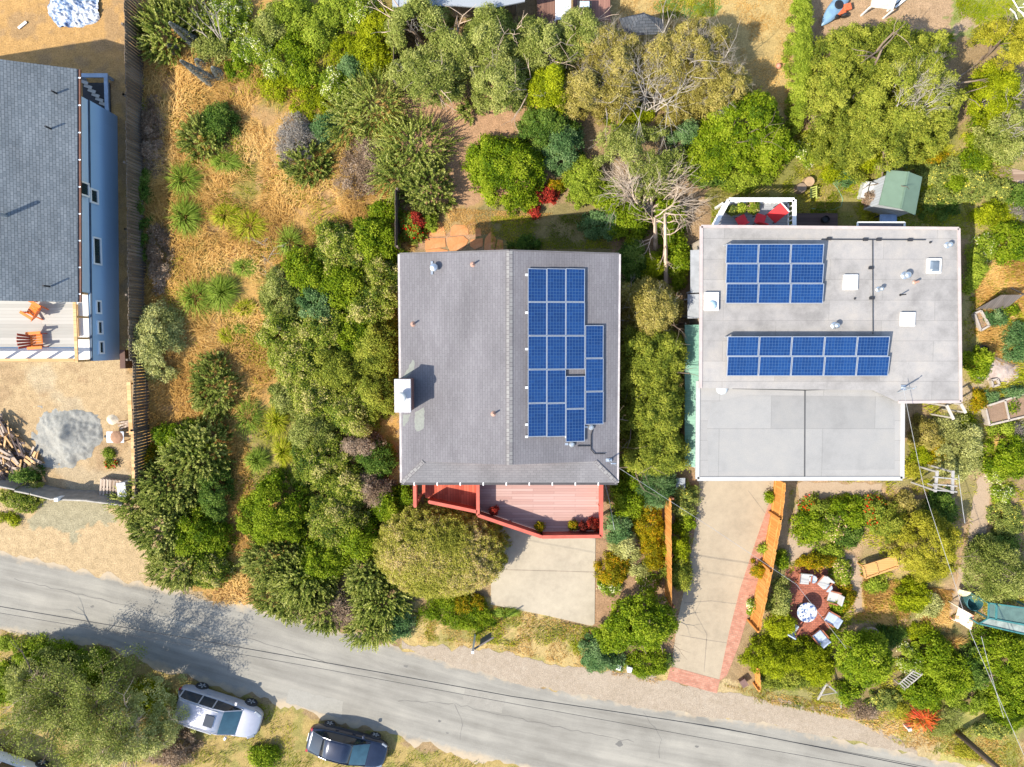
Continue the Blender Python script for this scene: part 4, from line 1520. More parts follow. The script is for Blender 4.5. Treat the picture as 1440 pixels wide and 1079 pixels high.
fence([(1060, 930), (1062, 960)], .9, orangewood, 'short orange fence end in the olive shrubs by the road', .14, -1)
fence([(568, -20), (562, 40), (560, 130)], 1.7, oldwood, 'grey fence almost swallowed by the trees at the back', .14, 1, seed=4)
# sheet-metal gate and panels by the road, left
gp = plain('rusty_grey_sheet', (.25, .23, .20), .6, .2, var=.3)
gt = T('gate', 'sagging grey sheet gate across the gravel drive, beside stacked pallets', 'gate', U(100, 688))
for a, b, h in (((0, 668), (40, 676), 1.1), ((40, 678), (60, 682), 1.1), ((62, 682), (90, 689), 1.15), ((90, 689), (140, 691), 1.15), ((140, 691), (188, 697), 1.2)):
    a2, b2 = U(*a), U(*b)
    up = Vector((0, -.25, 0))
    m = MB()
    m.hexa([a2, b2, b2 + Vector((0, .04, 0)), a2 + Vector((0, .04, 0))], [a2 + up + Vector((0, 0, h)), b2 + up + Vector((0, 0, h)), b2 + up + Vector((0, .04, h)), a2 + up + Vector((0, .04, h))])
    m.beam(a2 + up + Vector((0, -.02, h)), b2 + up + Vector((0, -.02, h)), .07, .07)
    m.build('gate_panel', gp, gt)
# stacked pallets
pal = planks('pallet_wood', [(.24, .17, .12), (.36, .27, .20), (.45, .36, .28)], .1, 'v', 1.2)
labs = ['weathered timber pallet at the bottom of the stack by the gate', 'weathered timber pallet in the middle of the stack by the gate', 'weathered timber pallet topmost of the stack by the gate']
pc_ = U(160, 686)
for k in range(3):
    m = MB()
    z = .02 + k * .16
    for j in range(3):
        m.box((0, -.5 + j * .5, z + .06), (1.15, .08, .09))
    for j in range(7):
        m.box((-.52 + j * .173, 0, z + .12), (.11, 1.05, .02))
    o = m.build('pallet', pal)
    o.location = (pc_.x + k * .03, pc_.y, 0)
    o.rotation_euler = (0, 0, R(-12 + 3 * k))
    tag(o, labs[k], 'pallet', 'pallets by the gate')
p = U(184, 684)
tag(MB().box((p.x, p.y, .45), (.45, .75, .9), rz=.1).box((p.x, p.y, .93), (.5, .8, .05), rz=.1).build('crate', plain('grey_white_crate', (.42, .42, .42), .6, var=.4, scale=8), origin=(p.x, p.y, 0), bev=.02), 'grey and white crate wedged between the pallets and the fence', 'crate')
p = U(101, 688)
tag(MB().box((U(101, 689).x, U(101, 689).y - .25, .7), (.22, .2, 1.4)).build('meter_post', white, origin=(U(101, 689).x, U(101, 689).y - .25, 0), bev=.02), 'small white meter post standing at the sheet gate', 'post')


def heap(name, px, py, rx, ry, h, mat, label, cat, seed, n=46, sharp=1.0, rgh=.55):
    c = U(px, py)
    vs, fs = [], []
    for i in range(n + 1):
        for j in range(n + 1):
            u, v = i / n * 2 - 1, j / n * 2 - 1
            x, y = u * rx * 1.15, v * ry * 1.15
            r = math.hypot(u, v) * 1.15
            edge = 1 - r * (1 + .8 * (float(fbm(np.array([x * 1.2]), np.array([y * 1.2]), seed)[0]) - .5))
            z = max(-.05, h * edge ** sharp if edge > 0 else -.05)
            z += (float(fbm(np.array([x * 2.2]), np.array([y * 2.2]), seed + 3)[0]) - .5) * h * rgh * min(1, max(.05, edge * 5))
            vs.append((c.x + x, c.y + y, z))
    for i in range(n):
        for j in range(n):
            fs.append((i * (n + 1) + j, (i + 1) * (n + 1) + j, (i + 1) * (n + 1) + j + 1, i * (n + 1) + j + 1))
    o = MB().add(vs, fs).build(name, mat, origin=(c.x, c.y, 0), smooth=True)
    return tag(o, label, cat)


heap('gravel_heap', 97, 613, 1.8, 1.7, .8, earth('grey_gravel', [(.215, .205, .18), (.285, .275, .242), (.345, .335, .295)], 2.5, grit=.9, bump=1.2), 'low heap of pale grey gravel spread on the dirt yard', 'gravel heap', 4, n=80, sharp=1.35, rgh=.3)
# heap of broken timber: one tangled pile
rg = random.Random(8)
pile = MB()
c0 = U(22, 632)
for k in range(260):
    t = rg.random()
    x, y = U(rg.uniform(-25, 62), 0).x, 0
    px_ = rg.uniform(-30, 60)
    py_ = 590 + rg.uniform(0, 1) * 78
    if py_ < 588 + max(0, px_) * 1.15:
        continue
    p = U(px_, py_, .1 + .55 * rg.random() * max(.15, 1 - max(0, px_) / 70))
    an = rg.gauss(R(-50), .6)
    L = rg.uniform(.3, 1.3)
    d = Vector((math.cos(an), math.sin(an), rg.uniform(-.25, .25))) * L / 2
    pile.beam(p - d, p + d, rg.uniform(.05, .16), rg.uniform(.02, .06), mi=rg.choice([0, 0, 1, 2]))
tag(pile.build('scrap_timber_heap', [tanwood, pal, plain('dark_scrap', (.10, .07, .06), .8)], origin=(c0.x, c0.y, 0)), 'tangled heap of broken boards and offcuts at the edge of the dirt yard', 'timber heap')
# wheelbarrow
wbm = T('wheelbarrow', 'pale wheelbarrow with brown soil in its tray by the fence rail', 'wheelbarrow', U(171, 613))
o_ = wbm.location
MB().hexa([o_ + Vector(q) for q in ((-.38, -.22, .3), (.3, -.22, .3), (.3, .22, .3), (-.38, .22, .3))], [o_ + Vector(q) for q in ((-.52, -.32, .58), (.45, -.32, .58), (.45, .32, .58), (-.52, .32, .58))]).build('tray', plain('pale_tray', (.52, .55, .58), .45), wbm, bev=.03)
MB().lathe([(.36, 0), (.25, .06), (.02, .1)], o_ + Vector((.05, 0, .585)), 12).build('soil_load', plain('barrow_soil', (.30, .17, .10), .95), wbm)
MB().lathe([(.05, -.05), (.2, -.05), (.2, .05), (.05, .05)], o_ + Vector((-.62, 0, .2)), 14, axis='y').build('wheel', dark, wbm)
m = MB()
for sy in (-1, 1):
    m.beam(o_ + Vector((-.6, .08 * sy, .25)), o_ + Vector((.85, .3 * sy, .5)), .045)
    m.beam(o_ + Vector((.35, .22 * sy, .4)), o_ + Vector((.4, .22 * sy, 0)), .04)
m.build('handle', tanwood, wbm)
p = U(158, 588)
o = heap('stone_heap', 158, 590, .35, .3, .18, earth('pale_rubble', [(.5, .42, .3), (.6, .52, .4)], 3), 'small pale rubble heap above the wheelbarrow', 'rubble', 6, n=14)
m = MB()
for k in range(5):
    q = U(174 + k * 1.2, 595 + (k % 3) * 3, .08 + .05 * k)
    m.beam(q - Vector((.35, .05 * k, 0)), q + Vector((.3, .1, 0)), .09, .05)
tag(m.build('board_stack', pal, origin=U(175, 597)), 'few pale boards stacked beside the wheelbarrow', 'boards')
p = U(34, 32)
tag(MB().beam(U(26, 40, .06), U(37, 31, .06), .13, .06).build('white_board', white, origin=p), 'short white board lying on the bare dirt behind the blue house', 'board')
# crumpled tarpaulin
c = U(105, 12)
vs, fs, n = [], [], 60
XX, YY = np.meshgrid(np.linspace(-1, 1, n + 1), np.linspace(-1, 1, n + 1))
ed_ = 1 - np.sqrt(XX ** 2 + YY ** 2) * (.95 + .3 * (fbm(XX * 2 + 5, YY * 2, 3) - .5))
ZZ = np.clip(ed_, 0, 1) ** .6 * .3 * (.3 + 1.4 * fbm(XX * 4 + YY * 2, YY * 4 - XX * 2, 6)) + np.abs(fbm(XX * 4 + YY * 5, YY * 2 - XX * 6, 8) - .5) * .55 * (ed_ > 0)
ZZ = np.where(ed_ > 0, ZZ + .02, -.03)
for i in range(n + 1):
    for j in range(n + 1):
        vs.append((c.x + XX[i, j] * 1.35, c.y + YY[i, j] * 1.0, float(ZZ[i, j])))
for i in range(n):
    for j in range(n):
        fs.append((i * (n + 1) + j, i * (n + 1) + j + 1, (i + 1) * (n + 1) + j + 1, (i + 1) * (n + 1) + j))
tm = N('tarpaulin')
v = tm.coord()
tm.base(tm.ramp(tm.noise(v, 2.2, 5, .7), [(.38, (.08, .13, .26)), (.47, (.20, .28, .42)), (.53, (.55, .56, .58)), (.62, (.34, .38, .45))]))
tarp = MB().add(vs, fs).build('tarpaulin', tm.set(.45, 0, .5), origin=(c.x, c.y, 0), smooth=True)
tag(tarp, 'crumpled blue and white tarpaulin on the dirt behind the blue house', 'tarpaulin')
heap('tarpaulin_bundle', 124, -2, .5, .4, .4, plain('dark_green_tarp', (.07, .10, .06), .6, var=.4), 'dark green bundle beside the crumpled blue tarpaulin', 'bundle', 9, n=20)


# ================================================================== vehicles
def loft(rings, mb, mi=0, cap=True):
    n = len(rings[0])
    vs = [v for r in rings for v in r]
    fs = []
    for i in range(len(rings) - 1):
        for k in range(n - 1):
            fs.append((i * n + k, (i + 1) * n + k, (i + 1) * n + k + 1, i * n + k + 1))
        fs.append((i * n + n - 1, (i + 1) * n + n - 1, (i + 1) * n, i * n))
    if cap:
        fs.append(tuple(range(n)))
        fs.append(tuple((len(rings) - 1) * n + k for k in range(n - 1, -1, -1)))
    mb.add(vs, fs, mi)


def clean(o):
    import bmesh
    b = bmesh.new()
    b.from_mesh(o.data)
    bmesh.ops.remove_doubles(b, verts=b.verts, dist=.002)
    bmesh.ops.recalc_face_normals(b, faces=b.faces)
    if sum(f.normal.z * f.calc_area() for f in b.faces) < 0:
        bmesh.ops.reverse_faces(b, faces=b.faces)
    b.to_mesh(o.data)
    b.free()
    return o


def make_car(label, cat, paint, body, cabin, hw, wheel, belt, glassm, extras, wind=None):
    t = T('parked_car', label, cat)
    mb = MB()
    rings = []
    for x, w_, zt, zb in body:
        h_ = [(0, zb), (w_ * .86, zb), (w_ * .97, zb + .1), (w_, zb + (zt - zb) * .45), (w_ * .985, zb + (zt - zb) * .75), (w_ * .93, zt - .05), (w_ * .84, zt), (w_ * .4, zt + .025), (0, zt + .03)]
        rings.append([(x, y, z) for y, z in h_] + [(x, -y, z) for y, z in h_[-2:0:-1]])
    loft(rings, mb)
    o = clean(mb.build('body', paint, t, smooth=True))
    o.modifiers.new('sub', 'SUBSURF').levels = 1
    o.modifiers['sub'].render_levels = 2
    # cabin: glass house then a painted roof and pillars
    gl, rf_, ws, rw = {1: MB(), -1: MB()}, MB(), MB(), MB()
    L_, Rr = [], []
    for x, wb, wt, zr_ in cabin:
        L_.append((Vector((x, wb, belt - .03)), Vector((x, wt, zr_ - .03)), Vector((x, wt * .8, zr_ + .01)), Vector((x, 0, zr_ + .035))))
    for i in range(len(cabin) - 1):
        a, b = L_[i], L_[i + 1]
        typ = cabin[i][3] > belt + .35 and cabin[i + 1][3] > belt + .35
        tgt = rf_ if typ else (ws if i < len(cabin) / 2 else rw)
        for sg in (1, -1):
            f = lambda v_: Vector((v_.x, v_.y * sg, v_.z))
            q = [f(a[0]), f(b[0]), f(b[1]), f(a[1])]
            gl[sg].add(q if sg < 0 else q[::-1], [(0, 1, 2, 3)])
            for k in (1, 2):
                q = [f(a[k]), f(b[k]), f(b[k + 1]), f(a[k + 1])]
                tgt.add(q if sg < 0 else q[::-1], [(0, 1, 2, 3)])
    for sg in (1, -1):
        clean(gl[sg].build('side_window', glassm, t, smooth=True))
    rr = clean(rf_.build('roof', paint, t, smooth=True))
    so_ = rr.modifiers.new('solid', 'SOLIDIFY')
    so_.thickness = .03
    clean(ws.build('windshield', wind or glassm, t, smooth=True))
    clean(rw.build('rear_window', glassm, t, smooth=True))
    pl = MB()
    for sg in (1, -1):
        f = lambda v_: Vector((v_.x, v_.y * sg, v_.z))
        pl.tube([f(l[1]) for l in L_], .03, 6)
        pl.tube([f(l[0]) + Vector((0, .005 * sg, .02)) for l in L_], .022, 6)
        for i in extras['pillars']:
            pl.beam(f(L_[i][0]), f(L_[i][1]), .07, .04)
    pl.build('pillar', paint, t)
    for sx in (wheel[0], wheel[1]):
        for sg in (1, -1):
            r = wheel[2]
            c = Vector((sx, sg * (hw - .1), r))
            ty = MB().lathe([(r * .6, -.11), (r * .93, -.11), (r, -.07), (r, .07), (r * .93, .11), (r * .6, .11)], c, 22, axis='y').build('tyre', dark, t)
            m = MB()
            m.lathe([(.02, .0), (r * .62, .0), (r * .66, .02), (r * .62, .03), (.02, .03)], c + Vector((0, sg * .1 + (0 if sg < 0 else .0), 0)), 20, axis='y')
            for k in range(5):
                a = k * 1.2566
                d = Vector((math.cos(a), 0, math.sin(a)))
                m.beam(c + Vector((0, sg * .125, 0)) + d * .05, c + Vector((0, sg * .125, 0)) + d * r * .58, .06, .025, up=(0, 1, 0))
            m.build('rim', [plain('wheel_alloy', (.55, .57, .6), .3, .6)][0] if 'wheel_alloy' not in bpy.data.materials else bpy.data.materials['wheel_alloy'], ty)
    for sg in (1, -1):
        x, y, z = extras['mirror']
        MB().box((x, sg * y, z), (.14, .2, .13), rz=.15 * sg).build('wing_mirror', paint, t, bev=.03)
        x, y, z, l_ = extras['head']
        MB().box((x, sg * y, z), (l_, .2, .09), rz=-.55 * sg, tilt=(0, .25, 0)).build('headlight', bpy.data.materials.get('lamp_glass') or glass('lamp_glass', (.20, .22, .25), .25), t, bev=.03)
        x, y, z = extras['tail']
        MB().box((x, sg * y, z), (.14, .2, .18), rz=.4 * sg).build('taillight', bpy.data.materials.get('tail_glass') or glass('tail_glass', (.30, .02, .02), .15), t, bev=.03)
        for hx in extras['handles']:
            MB().box((hx, sg * (hw + .005), belt - .16), (.2, .03, .03)).build('door_handle', paint, t)
        if extras.get('rails'):
            x0, x1, y, z = extras['rails']
            MB().tube([(x0, sg * y, z - .05), (x0 + .1, sg * y, z), (x1 - .1, sg * y, z), (x1, sg * y, z - .05)], .022, 6).build('roof_rail', bpy.data.materials.get('rail_metal') or plain('rail_metal', (.25, .26, .28), .3, .7), t)
    if extras.get('sunroof'):
        x, w_, l_, z = extras['sunroof']
        MB().box((x, 0, z), (l_, w_, .02)).build('sunroof', glassm, t, bev=.008)
    if extras.get('shade'):
        x, z, w_, l_, tl = extras['shade']
        MB().box((x, 0, z), (l_, w_, .02), tilt=(0, tl, 0)).build('sunshade', plain('teal_sunshade', (.30, .52, .50), .35, .3, var=.4, scale=5), t)
    x, w_, z = extras['grille']
    MB().box((x, 0, z), (.06, w_, .14)).build('grille', dark, t, bev=.02)
    x, w_, z = extras['plate']
    MB().box((x, 0, z), (.03, w_, .12)).build('number_plate', white, t)
    return t


navy = N('navy_car_paint')
navy.base(navy.ramp(navy.noise(navy.coord(), 3, 4), [(.3, (.008, .013, .030)), (.7, (.013, .02, .042))]))
navy = navy.set(.22, .35, .5, .8)
silver = N('silver_car_paint')
silver.base(silver.ramp(silver.noise(silver.coord(), 2, 4), [(.3, (.36, .36, .40)), (.7, (.42, .42, .46))]))
silver = silver.set(.42, .4, .4, .3)
cg = glass('car_glass', (.012, .02, .028), .06)
wg = glass('windshield_glass', (.03, .075, .10), .15)
sedan = make_car('dark blue sedan parked on the dry verge, its windshield pale', 'car', navy,
                 [(-2.24, .55, .74, .42), (-2.18, .70, .92, .30), (-1.9, .82, .98, .24), (-1.3, .875, .95, .2), (-.3, .885, .93, .19), (.8, .885, .93, .19), (1.3, .865, .90, .2), (1.8, .80, .80, .24), (2.12, .68, .68, .28), (2.24, .48, .56, .36)],
                 [(1.2, .72, .66, .93), (.95, .74, .66, 1.06), (.35, .78, .60, 1.36), (-.2, .79, .60, 1.43), (-.9, .78, .59, 1.41), (-1.35, .75, .58, 1.30), (-1.75, .70, .58, 1.12), (-2.0, .66, .60, .98)],
                 .885, (1.34, -1.3, .32), .93, cg, dict(pillars=(3, 5), mirror=(.75, .98, .98), head=(1.95, .62, .68, .34), tail=(-2.1, .62, .84), handles=(.2, -.75), grille=(2.22, .8, .42), plate=(-2.25, .5, .62)), wg)
W1, W2 = U(463.2, 1017.6, .32), U(527.8, 1033.8, .32)
d = (W2 - W1)
ang = math.atan2(d.y, d.x)
k = d.length / 2.64
mid = (W1 + W2) / 2 + Vector((math.sin(ang), -math.cos(ang), 0)) * .86 * k
sedan.location = (mid.x, mid.y, 0)
sedan.rotation_euler = (0, 0, ang)
sedan.scale = (k, k * .97, .96)
suv = make_car('silver station wagon with roof rails and sunroof parked under the tree', 'car', silver,
               [(-2.4, .70, .86, .45), (-2.36, .82, 1.0, .36), (-2.0, .91, 1.05, .28), (-1.3, .935, 1.06, .25), (-.3, .94, 1.05, .24), (.9, .935, 1.04, .24), (1.4, .92, 1.02, .25), (1.9, .86, .94, .28), (2.25, .74, .80, .32), (2.4, .52, .66, .4)],
               [(1.28, .78, .72, 1.05), (1.05, .80, .72, 1.2), (.45, .85, .68, 1.58), (-.2, .87, .68, 1.68), (-1.0, .87, .68, 1.69), (-1.75, .86, .67, 1.66), (-2.1, .84, .67, 1.58), (-2.36, .80, .68, 1.12)],
               .94, (1.45, -1.42, .36), 1.05, cg, dict(pillars=(3, 4, 6), mirror=(.85, 1.04, 1.12), head=(2.08, .66, .82, .42), tail=(-2.33, .76, 1.0), handles=(.25, -.8), rails=(.1, -1.9, .64, 1.76), sunroof=(-.15, .66, .52, 1.735), grille=(2.38, .9, .5), plate=(-2.42, .5, .75)), wg)
c = U(306, 1004.5, .9)
suv.location = (c.x, c.y, 0)
suv.rotation_euler = (0, 0, R(-18.6))
# white vehicle roof peeping out at the corner
corner = make_car('white van almost hidden under the big road-side tree', 'van', plain('white_van_paint', (.74, .75, .78), .35, var=.05, coat=.4),
                  [(-2.4, .85, 1.0, .4), (-2.3, .93, 1.1, .3), (-1, .96, 1.1, .28), (1, .96, 1.08, .28), (1.8, .90, .98, .3), (2.3, .72, .8, .36)],
                  [(1.3, .82, .74, 1.1), (.6, .88, .74, 1.75), (-.4, .9, .74, 1.9), (-1.6, .9, .74, 1.9), (-2.2, .88, .74, 1.85), (-2.36, .84, .72, 1.2)],
                  .96, (1.4, -1.4, .34), 1.1, cg, dict(pillars=(1, 2, 4), mirror=(.9, 1.05, 1.15), head=(2.0, .66, .8, .4), tail=(-2.33, .8, 1.0), handles=(.2,), grille=(2.3, .8, .5), plate=(-2.4, .5, .7)))
c = U(-8, 1106, 1.8)
corner.location = (c.x, c.y, 0)
corner.rotation_euler = (0, 0, R(-20))

# ================================================================== street things
# utility pole
polem = planks('creosoted_pole', [(.10, .07, .05), (.14, .10, .075), (.17, .125, .095)], .1, 'v', 6)
pb = U(1345, 1029)
up_ = T('utility_pole', 'tall brown utility pole rising from the verge beside the road', 'utility pole', (pb.x, pb.y, 0))
MB().tube([pb - Vector((0, 0, .2)), pb + Vector((0, 0, 4)), pb + Vector((0, 0, 9.6))], .17, 14, .115).build('pole', polem, up_, smooth=True)
MB().beam(pb + Vector((-1.2, -.3, 9.0)), pb + Vector((1.2, .3, 9.0)), .1, .12).build('crossarm', polem, up_)
for k in (-1, 1):
    MB().lathe([(.03, 0), (.06, .05), (.06, .14), (.02, .2)], pb + Vector((1.05 * k, .26 * k, 9.06)), 10).build('insulator', plain('insulator_grey', (.35, .36, .36), .3), up_)


def wire(pts, r, label, sag=.15, m=black, name='overhead_wire'):
    out = []
    for a, b in zip(pts, pts[1:]):
        n = 14
        for k in range(n + (1 if b is pts[-1] else 0)):
            t = k / n
            p = a.lerp(b, t)
            out.append(p - Vector((0, 0, sag * 4 * t * (1 - t))))
    o = MB().tube(out, r, 5).build(name, m, origin=out[0])
    return tag(o, label, 'wire')


wire([U(-60, 843, 8.8), U(360, 914.5, 8.6), U(720, 979.5, 8.6), U(1010, 1023, 8.6), U(1300, 1081, 8.7), U(1420, 1105, 8.8)], .017, 'thick dark overhead wire following the road', .02)
wire([U(-60, 852, 8.4), U(360, 924, 8.2), U(720, 989.5, 8.2), U(1010, 1042, 8.3), U(1250, 1085, 8.4)], .0095, 'thin dark overhead wire just below the thick one along the road', .02)
wire([U(975, 1018, 8.5), U(1080, 1037, 8.5), U(1330, 1084, 8.6)], .01, 'thin overhead wire branching off above the thick road wire at the driveway', .02)
grey = plain('grey_cable', (.30, .30, .30), .5)
wire([U(856, 647, 5.4), U(870, 658, 5.0), U(1000, 742, 4.6), U(1120, 822, 4.4), U(1190, 912, 4.2)], .009, 'pale service cable crossing the worn driveway from the shingle roof to the patio', .02, grey)
wire([U(1270, 545, 4.7), U(1300, 690, 4.9), U(1340, 812, 5.2), U(1365, 890, 5.4), U(1440, 1062, 5.9)], .011, 'pale service cable running from the flat roof over the garden to the pole', .02, grey)
wire([U(851, 681, 2.6), U(857, 705, 2.4), U(864, 745, 1.6)], .014, 'pale cable dropping past the right side of the red deck', .02, grey)
wire([U(1380, 895, 5.0), U(1400, 970, 5.4), U(1412, 1010, 5.6)], .011, 'short thin cable over the green shrubs beside the pale service cable', .02, grey)
wire([U(1348, 668, 3.2), U(1352, 700, 3.2), U(1357, 736, 3.2)], .016, 'pale cable hanging at the edge of the pergola shadow', .02, grey)
# hanging-sign post
sp = U(668, 892)
sg = T('sign_post', 'white hanging-sign post on the dry verge below the pale driveway', 'sign post', (sp.x, sp.y, 0))
MB().box(sp + Vector((0, 0, 1.15)), (.09, .09, 2.3)).box(sp + Vector((0, 0, 2.33)), (.13, .13, .06)).build('post', white, sg)
MB().box(sp + Vector((.58, .36, 2.0)), (1.2, .08, .08), rz=math.atan2(.36, .58)).build('arm', plain('dark_arm', (.12, .10, .09), .6), sg)
MB().box(sp + Vector((.66, .41, 1.5)), (.7, .025, .7), rz=math.atan2(.36, .58) + .0).build('sign_panel', plain('dark_sign_panel', (.10, .10, .11), .5), sg)

# ================================================================== furniture
def adirondack(label, col_a, col_b):
    t = T('garden_chair', label, 'chair', (0, 0, 0), 'orange garden chairs on the roof terrace')
    ma, mb_ = col_a, col_b
    m = MB()
    for k in range(5):
        m.box((-.02, -.22 + .11 * k, .33), (.5, .095, .025), tilt=(0, .18, 0))
    m.build('seat', mb_, t)
    m = MB()
    for k in range(5):
        y = -.24 + .12 * k
        hh = .74 - .35 * (y * 1.6) ** 2
        m.beam((-.24, y * .8, .26), (-.24 - hh * .36, y * 1.25, .26 + hh * .9), .1, .022, up=(1, 0, 0))
    m.build('backrest', ma, t)
    for sy in (-1, 1):
        MB().box((.0, sy * .33, .55), (.68, .13, .025)).build('armrest', mb_, t, bev=.008)
        MB().box((.25, sy * .3, .27), (.09, .03, .54)).build('leg', ma, t)
        MB().beam((-.42, sy * .27, .03), (.25, sy * .27, .36), .03, .1).build('leg', ma, t)
    return t


orA, orB = plain('orange_chair_paint', (.74, .15, .012), .45, var=.12), plain('orange_seat_paint', (.74, .17, .015), .45, var=.15)
rdA, rdB = plain('rust_red_paint', (.34, .045, .022), .45, var=.2), orB
c1 = adirondack('bright orange garden chair turned towards the terrace corner', orA, orB)
c1.location = U(53, 436, 2.65) + Vector((0, 0, 0))
c1.location.z = 2.61
c1.rotation_euler = (0, 0, R(148))
c2 = adirondack('orange garden chair with a rust-red back near the terrace edge', rdA, rdB)
c2.location = U(58, 479, 2.65)
c2.location.z = 2.61
c2.rotation_euler = (0, 0, R(4))
for t, s_ in ((c1, 1.12), (c2, 1.12)):
    t.scale = (s_,) * 3


def patio_chair(label, cush):
    t = T('patio_chair', label, 'chair', (0, 0, 0), 'patio chairs around the mosaic table')
    wd = bpy.data.materials.get('redwood') or plain('redwood', (.32, .115, .06), .6)
    MB().box((.02, 0, .42), (.56, .56, .1)).build('cushion', cush, t, bev=.03)
    MB().beam((-.27, 0, .45), (-.36, 0, .85), .56, .09, up=(1, 0, 0)).build('backrest', cush, t, bev=.03)
    m = MB().box((0, 0, .34), (.6, .6, .05))
    m.build('seat_frame', wd, t)
    for sy in (-1, 1):
        MB().box((.0, sy * .33, .58), (.6, .07, .03)).build('armrest', wd, t)
        for sx in (-1, 1):
            MB().box((sx * .26, sy * .32, .28), (.05, .05, .56)).build('leg', wd, t)
    return t


cw = plain('white_cushion', (.40, .39, .365), .8, var=.06)
cb = plain('blue_grey_cushion', (.36, .42, .52), .8, var=.3, scale=8)
for px, py, an, m, lab in ((1131, 814, -95, cw, 'white cushioned patio chair nearest the orange fence'), (1158, 819, -130, cw, 'white cushioned patio chair between the two small round tables'),
                           (1172, 840, 165, cw, 'white cushioned patio chair below the lower small round table'), (1169, 870, 150, cb, 'white patio chair with a dark leafy pattern opposite the mosaic table'),
                           (1153, 896, 130, cb, 'blue cushioned patio chair in the shade of the olive shrub'), (1114, 884, 60, cb, 'blue patio chair half buried in shrubs left of the mosaic table')):
    t = patio_chair(lab, m)
    t.location = U(px, py, .45)
    t.location.z = .025
    t.rotation_euler = (0, 0, R(an))
mos = N('mosaic_top')
vv = mos.n('TexVoronoi')
mos.l(mos.coord(), vv.inputs['Vector'])
vv.inputs['Scale'].default_value = 9
mos.base(mos.ramp(vv.outputs['Color'], [(.25, (.06, .10, .22)), (.42, (.5, .5, .5)), (.55, (.20, .26, .36)), (.7, (.62, .6, .5))]))
mos = mos.set(.3, 0, .5)
p = U(1135, 861.5, .72)
mt = T('mosaic_table', 'round blue and white mosaic table on the red brick patio', 'table', (p.x, p.y, .025))
MB().lathe([(.5, .7), (.55, .71), (.55, .73), (.5, .74)], (p.x, p.y, 0), 28).build('table_top', mos, mt)
MB().lathe([(.3, .03), (.28, .06), (.05, .1), (.05, .66), (.2, .7)], (p.x, p.y, 0), 14).build('pedestal', dark, mt)
for px, py, lab in ((1143.6, 815, 'small round pale blue side table between two white chairs by the flower bed'), (1165.3, 827.5, 'small round pale blue side table under the pink flowers')):
    p = U(px, py, .5)
    t = T('side_table', lab, 'side table', (p.x, p.y, .025), 'small round side tables')
    MB().lathe([(.2, .48), (.22, .49), (.22, .51), (.2, .52)], (p.x, p.y, 0), 18).build('table_top', plain('pale_blue_top', (.42, .48, .55), .4), t)
    m = MB()
    for k in range(3):
        a = k * 2.094
        m.beam((p.x + .17 * math.cos(a), p.y + .17 * math.sin(a), .03), (p.x + .1 * math.cos(a), p.y + .1 * math.sin(a), .49), .03)
    m.build('leg', dark, t)
# red seats on the back deck
redc = plain('red_canvas', (.62, .03, .035), .6, var=.12)


def lounge(px, py, rz, label):
    p = U(px, py, BD + .4)
    t = T('red_chair', label, 'chair', (p.x, p.y, BD), 'red seats on the back deck')
    fr = bpy.data.materials.get('dark_frame') or plain('dark_frame', (.03, .03, .035), .4)
    MB().box(p + Vector((0, .03, .0)), (.52, .5, .07), rz=rz).build('seat', redc, t, bev=.02)
    MB().box(p + Vector((-.0, -.26, .3)), (.52, .07, .55), rz=rz).build('backrest', redc, t, bev=.02)
    for sx in (-1, 1):
        for sy in (-1, 1):
            MB().box(p + Vector((.25 * sx, .2 * sy, -.22)), (.04, .04, .36), rz=rz).build('leg', fr, t)


p = U(1093, 300, BD + .5)
t = T('red_chair', 'largest bright red canvas lounge chair, in the sunny corner of the back deck', 'chair', (p.x, p.y, BD), 'red seats on the back deck')
q = [U(x, y, BD + z) for x, y, z in ((1078.5, 301.5, .5), (1097.5, 286, .95), (1109, 299, .8), (1090.5, 314, .35))]
MB().slab([q[0], q[2], q[1]], .06).build('backrest', redc, t)
MB().slab([q[0], q[3], q[2]], .06).build('seat', redc, t)
MB().beam(q[1] + Vector((.03, .03, .02)), q[2] + Vector((.03, .03, .02)), .05).build('cushion_edge', white, t)
for v_ in q:
    MB().box((v_.x * .9 + p.x * .1, v_.y * .9 + p.y * .1, (BD + v_.z) / 2 - .05), (.04, .04, v_.z - BD - .06)).build('leg', dark, t)
lounge(1043, 311, .5, 'dark red seat at the left end of the back deck')
lounge(1069, 309, -.3, 'dark red seat beside the largest red chair on the back deck')
p = U(1155, 311)
tag(MB().lathe([(.12, .3), (.17, .32), (.2, .6), (.18, .62), (.15, .5)], (p.x, p.y, 0), 16).build('black_bucket', black, origin=(p.x, p.y, .3)), 'black bucket standing on the dark wooden step', 'bucket')

# shed, green metal roof
shedm = plain('sage_metal_roof', (.125, .185, .13), .45, var=.1)
SZ = 2.0
sq = [U(x, y, SZ) for x, y in ((1248, 239), (1297, 249), (1287, 303), (1236, 288))]
sh = T('garden_shed', 'small garden shed with a sage green metal roof beside the flat roof', 'shed', ((sq[0].x + sq[2].x) / 2, (sq[0].y + sq[2].y) / 2, 0))
ra, rb = (sq[0] + sq[1]) / 2 + Vector((0, 0, .35)), (sq[2] + sq[3]) / 2 + Vector((0, 0, .35))
m = MB().slab([sq[0], ra, rb, sq[3]], .05).slab([ra, sq[1], sq[2], rb], .05)
m.beam(ra + Vector((0, 0, .01)), rb + Vector((0, 0, .01)), .1, .03)
m.build('roof', shedm, sh)
cen = (sq[0] + sq[2]) / 2
ins = [cen + (Vector((q.x, q.y, 0)) - Vector((cen.x, cen.y, 0))) * .84 - Vector((0, 0, 0)) for q in sq]
MB().prism([(q.x, q.y) for q in ins], 0, SZ - .02).build('wall', planks('pale_shed_siding', [(.40, .42, .44), (.46, .48, .50)], .15, 'v', 3), sh)
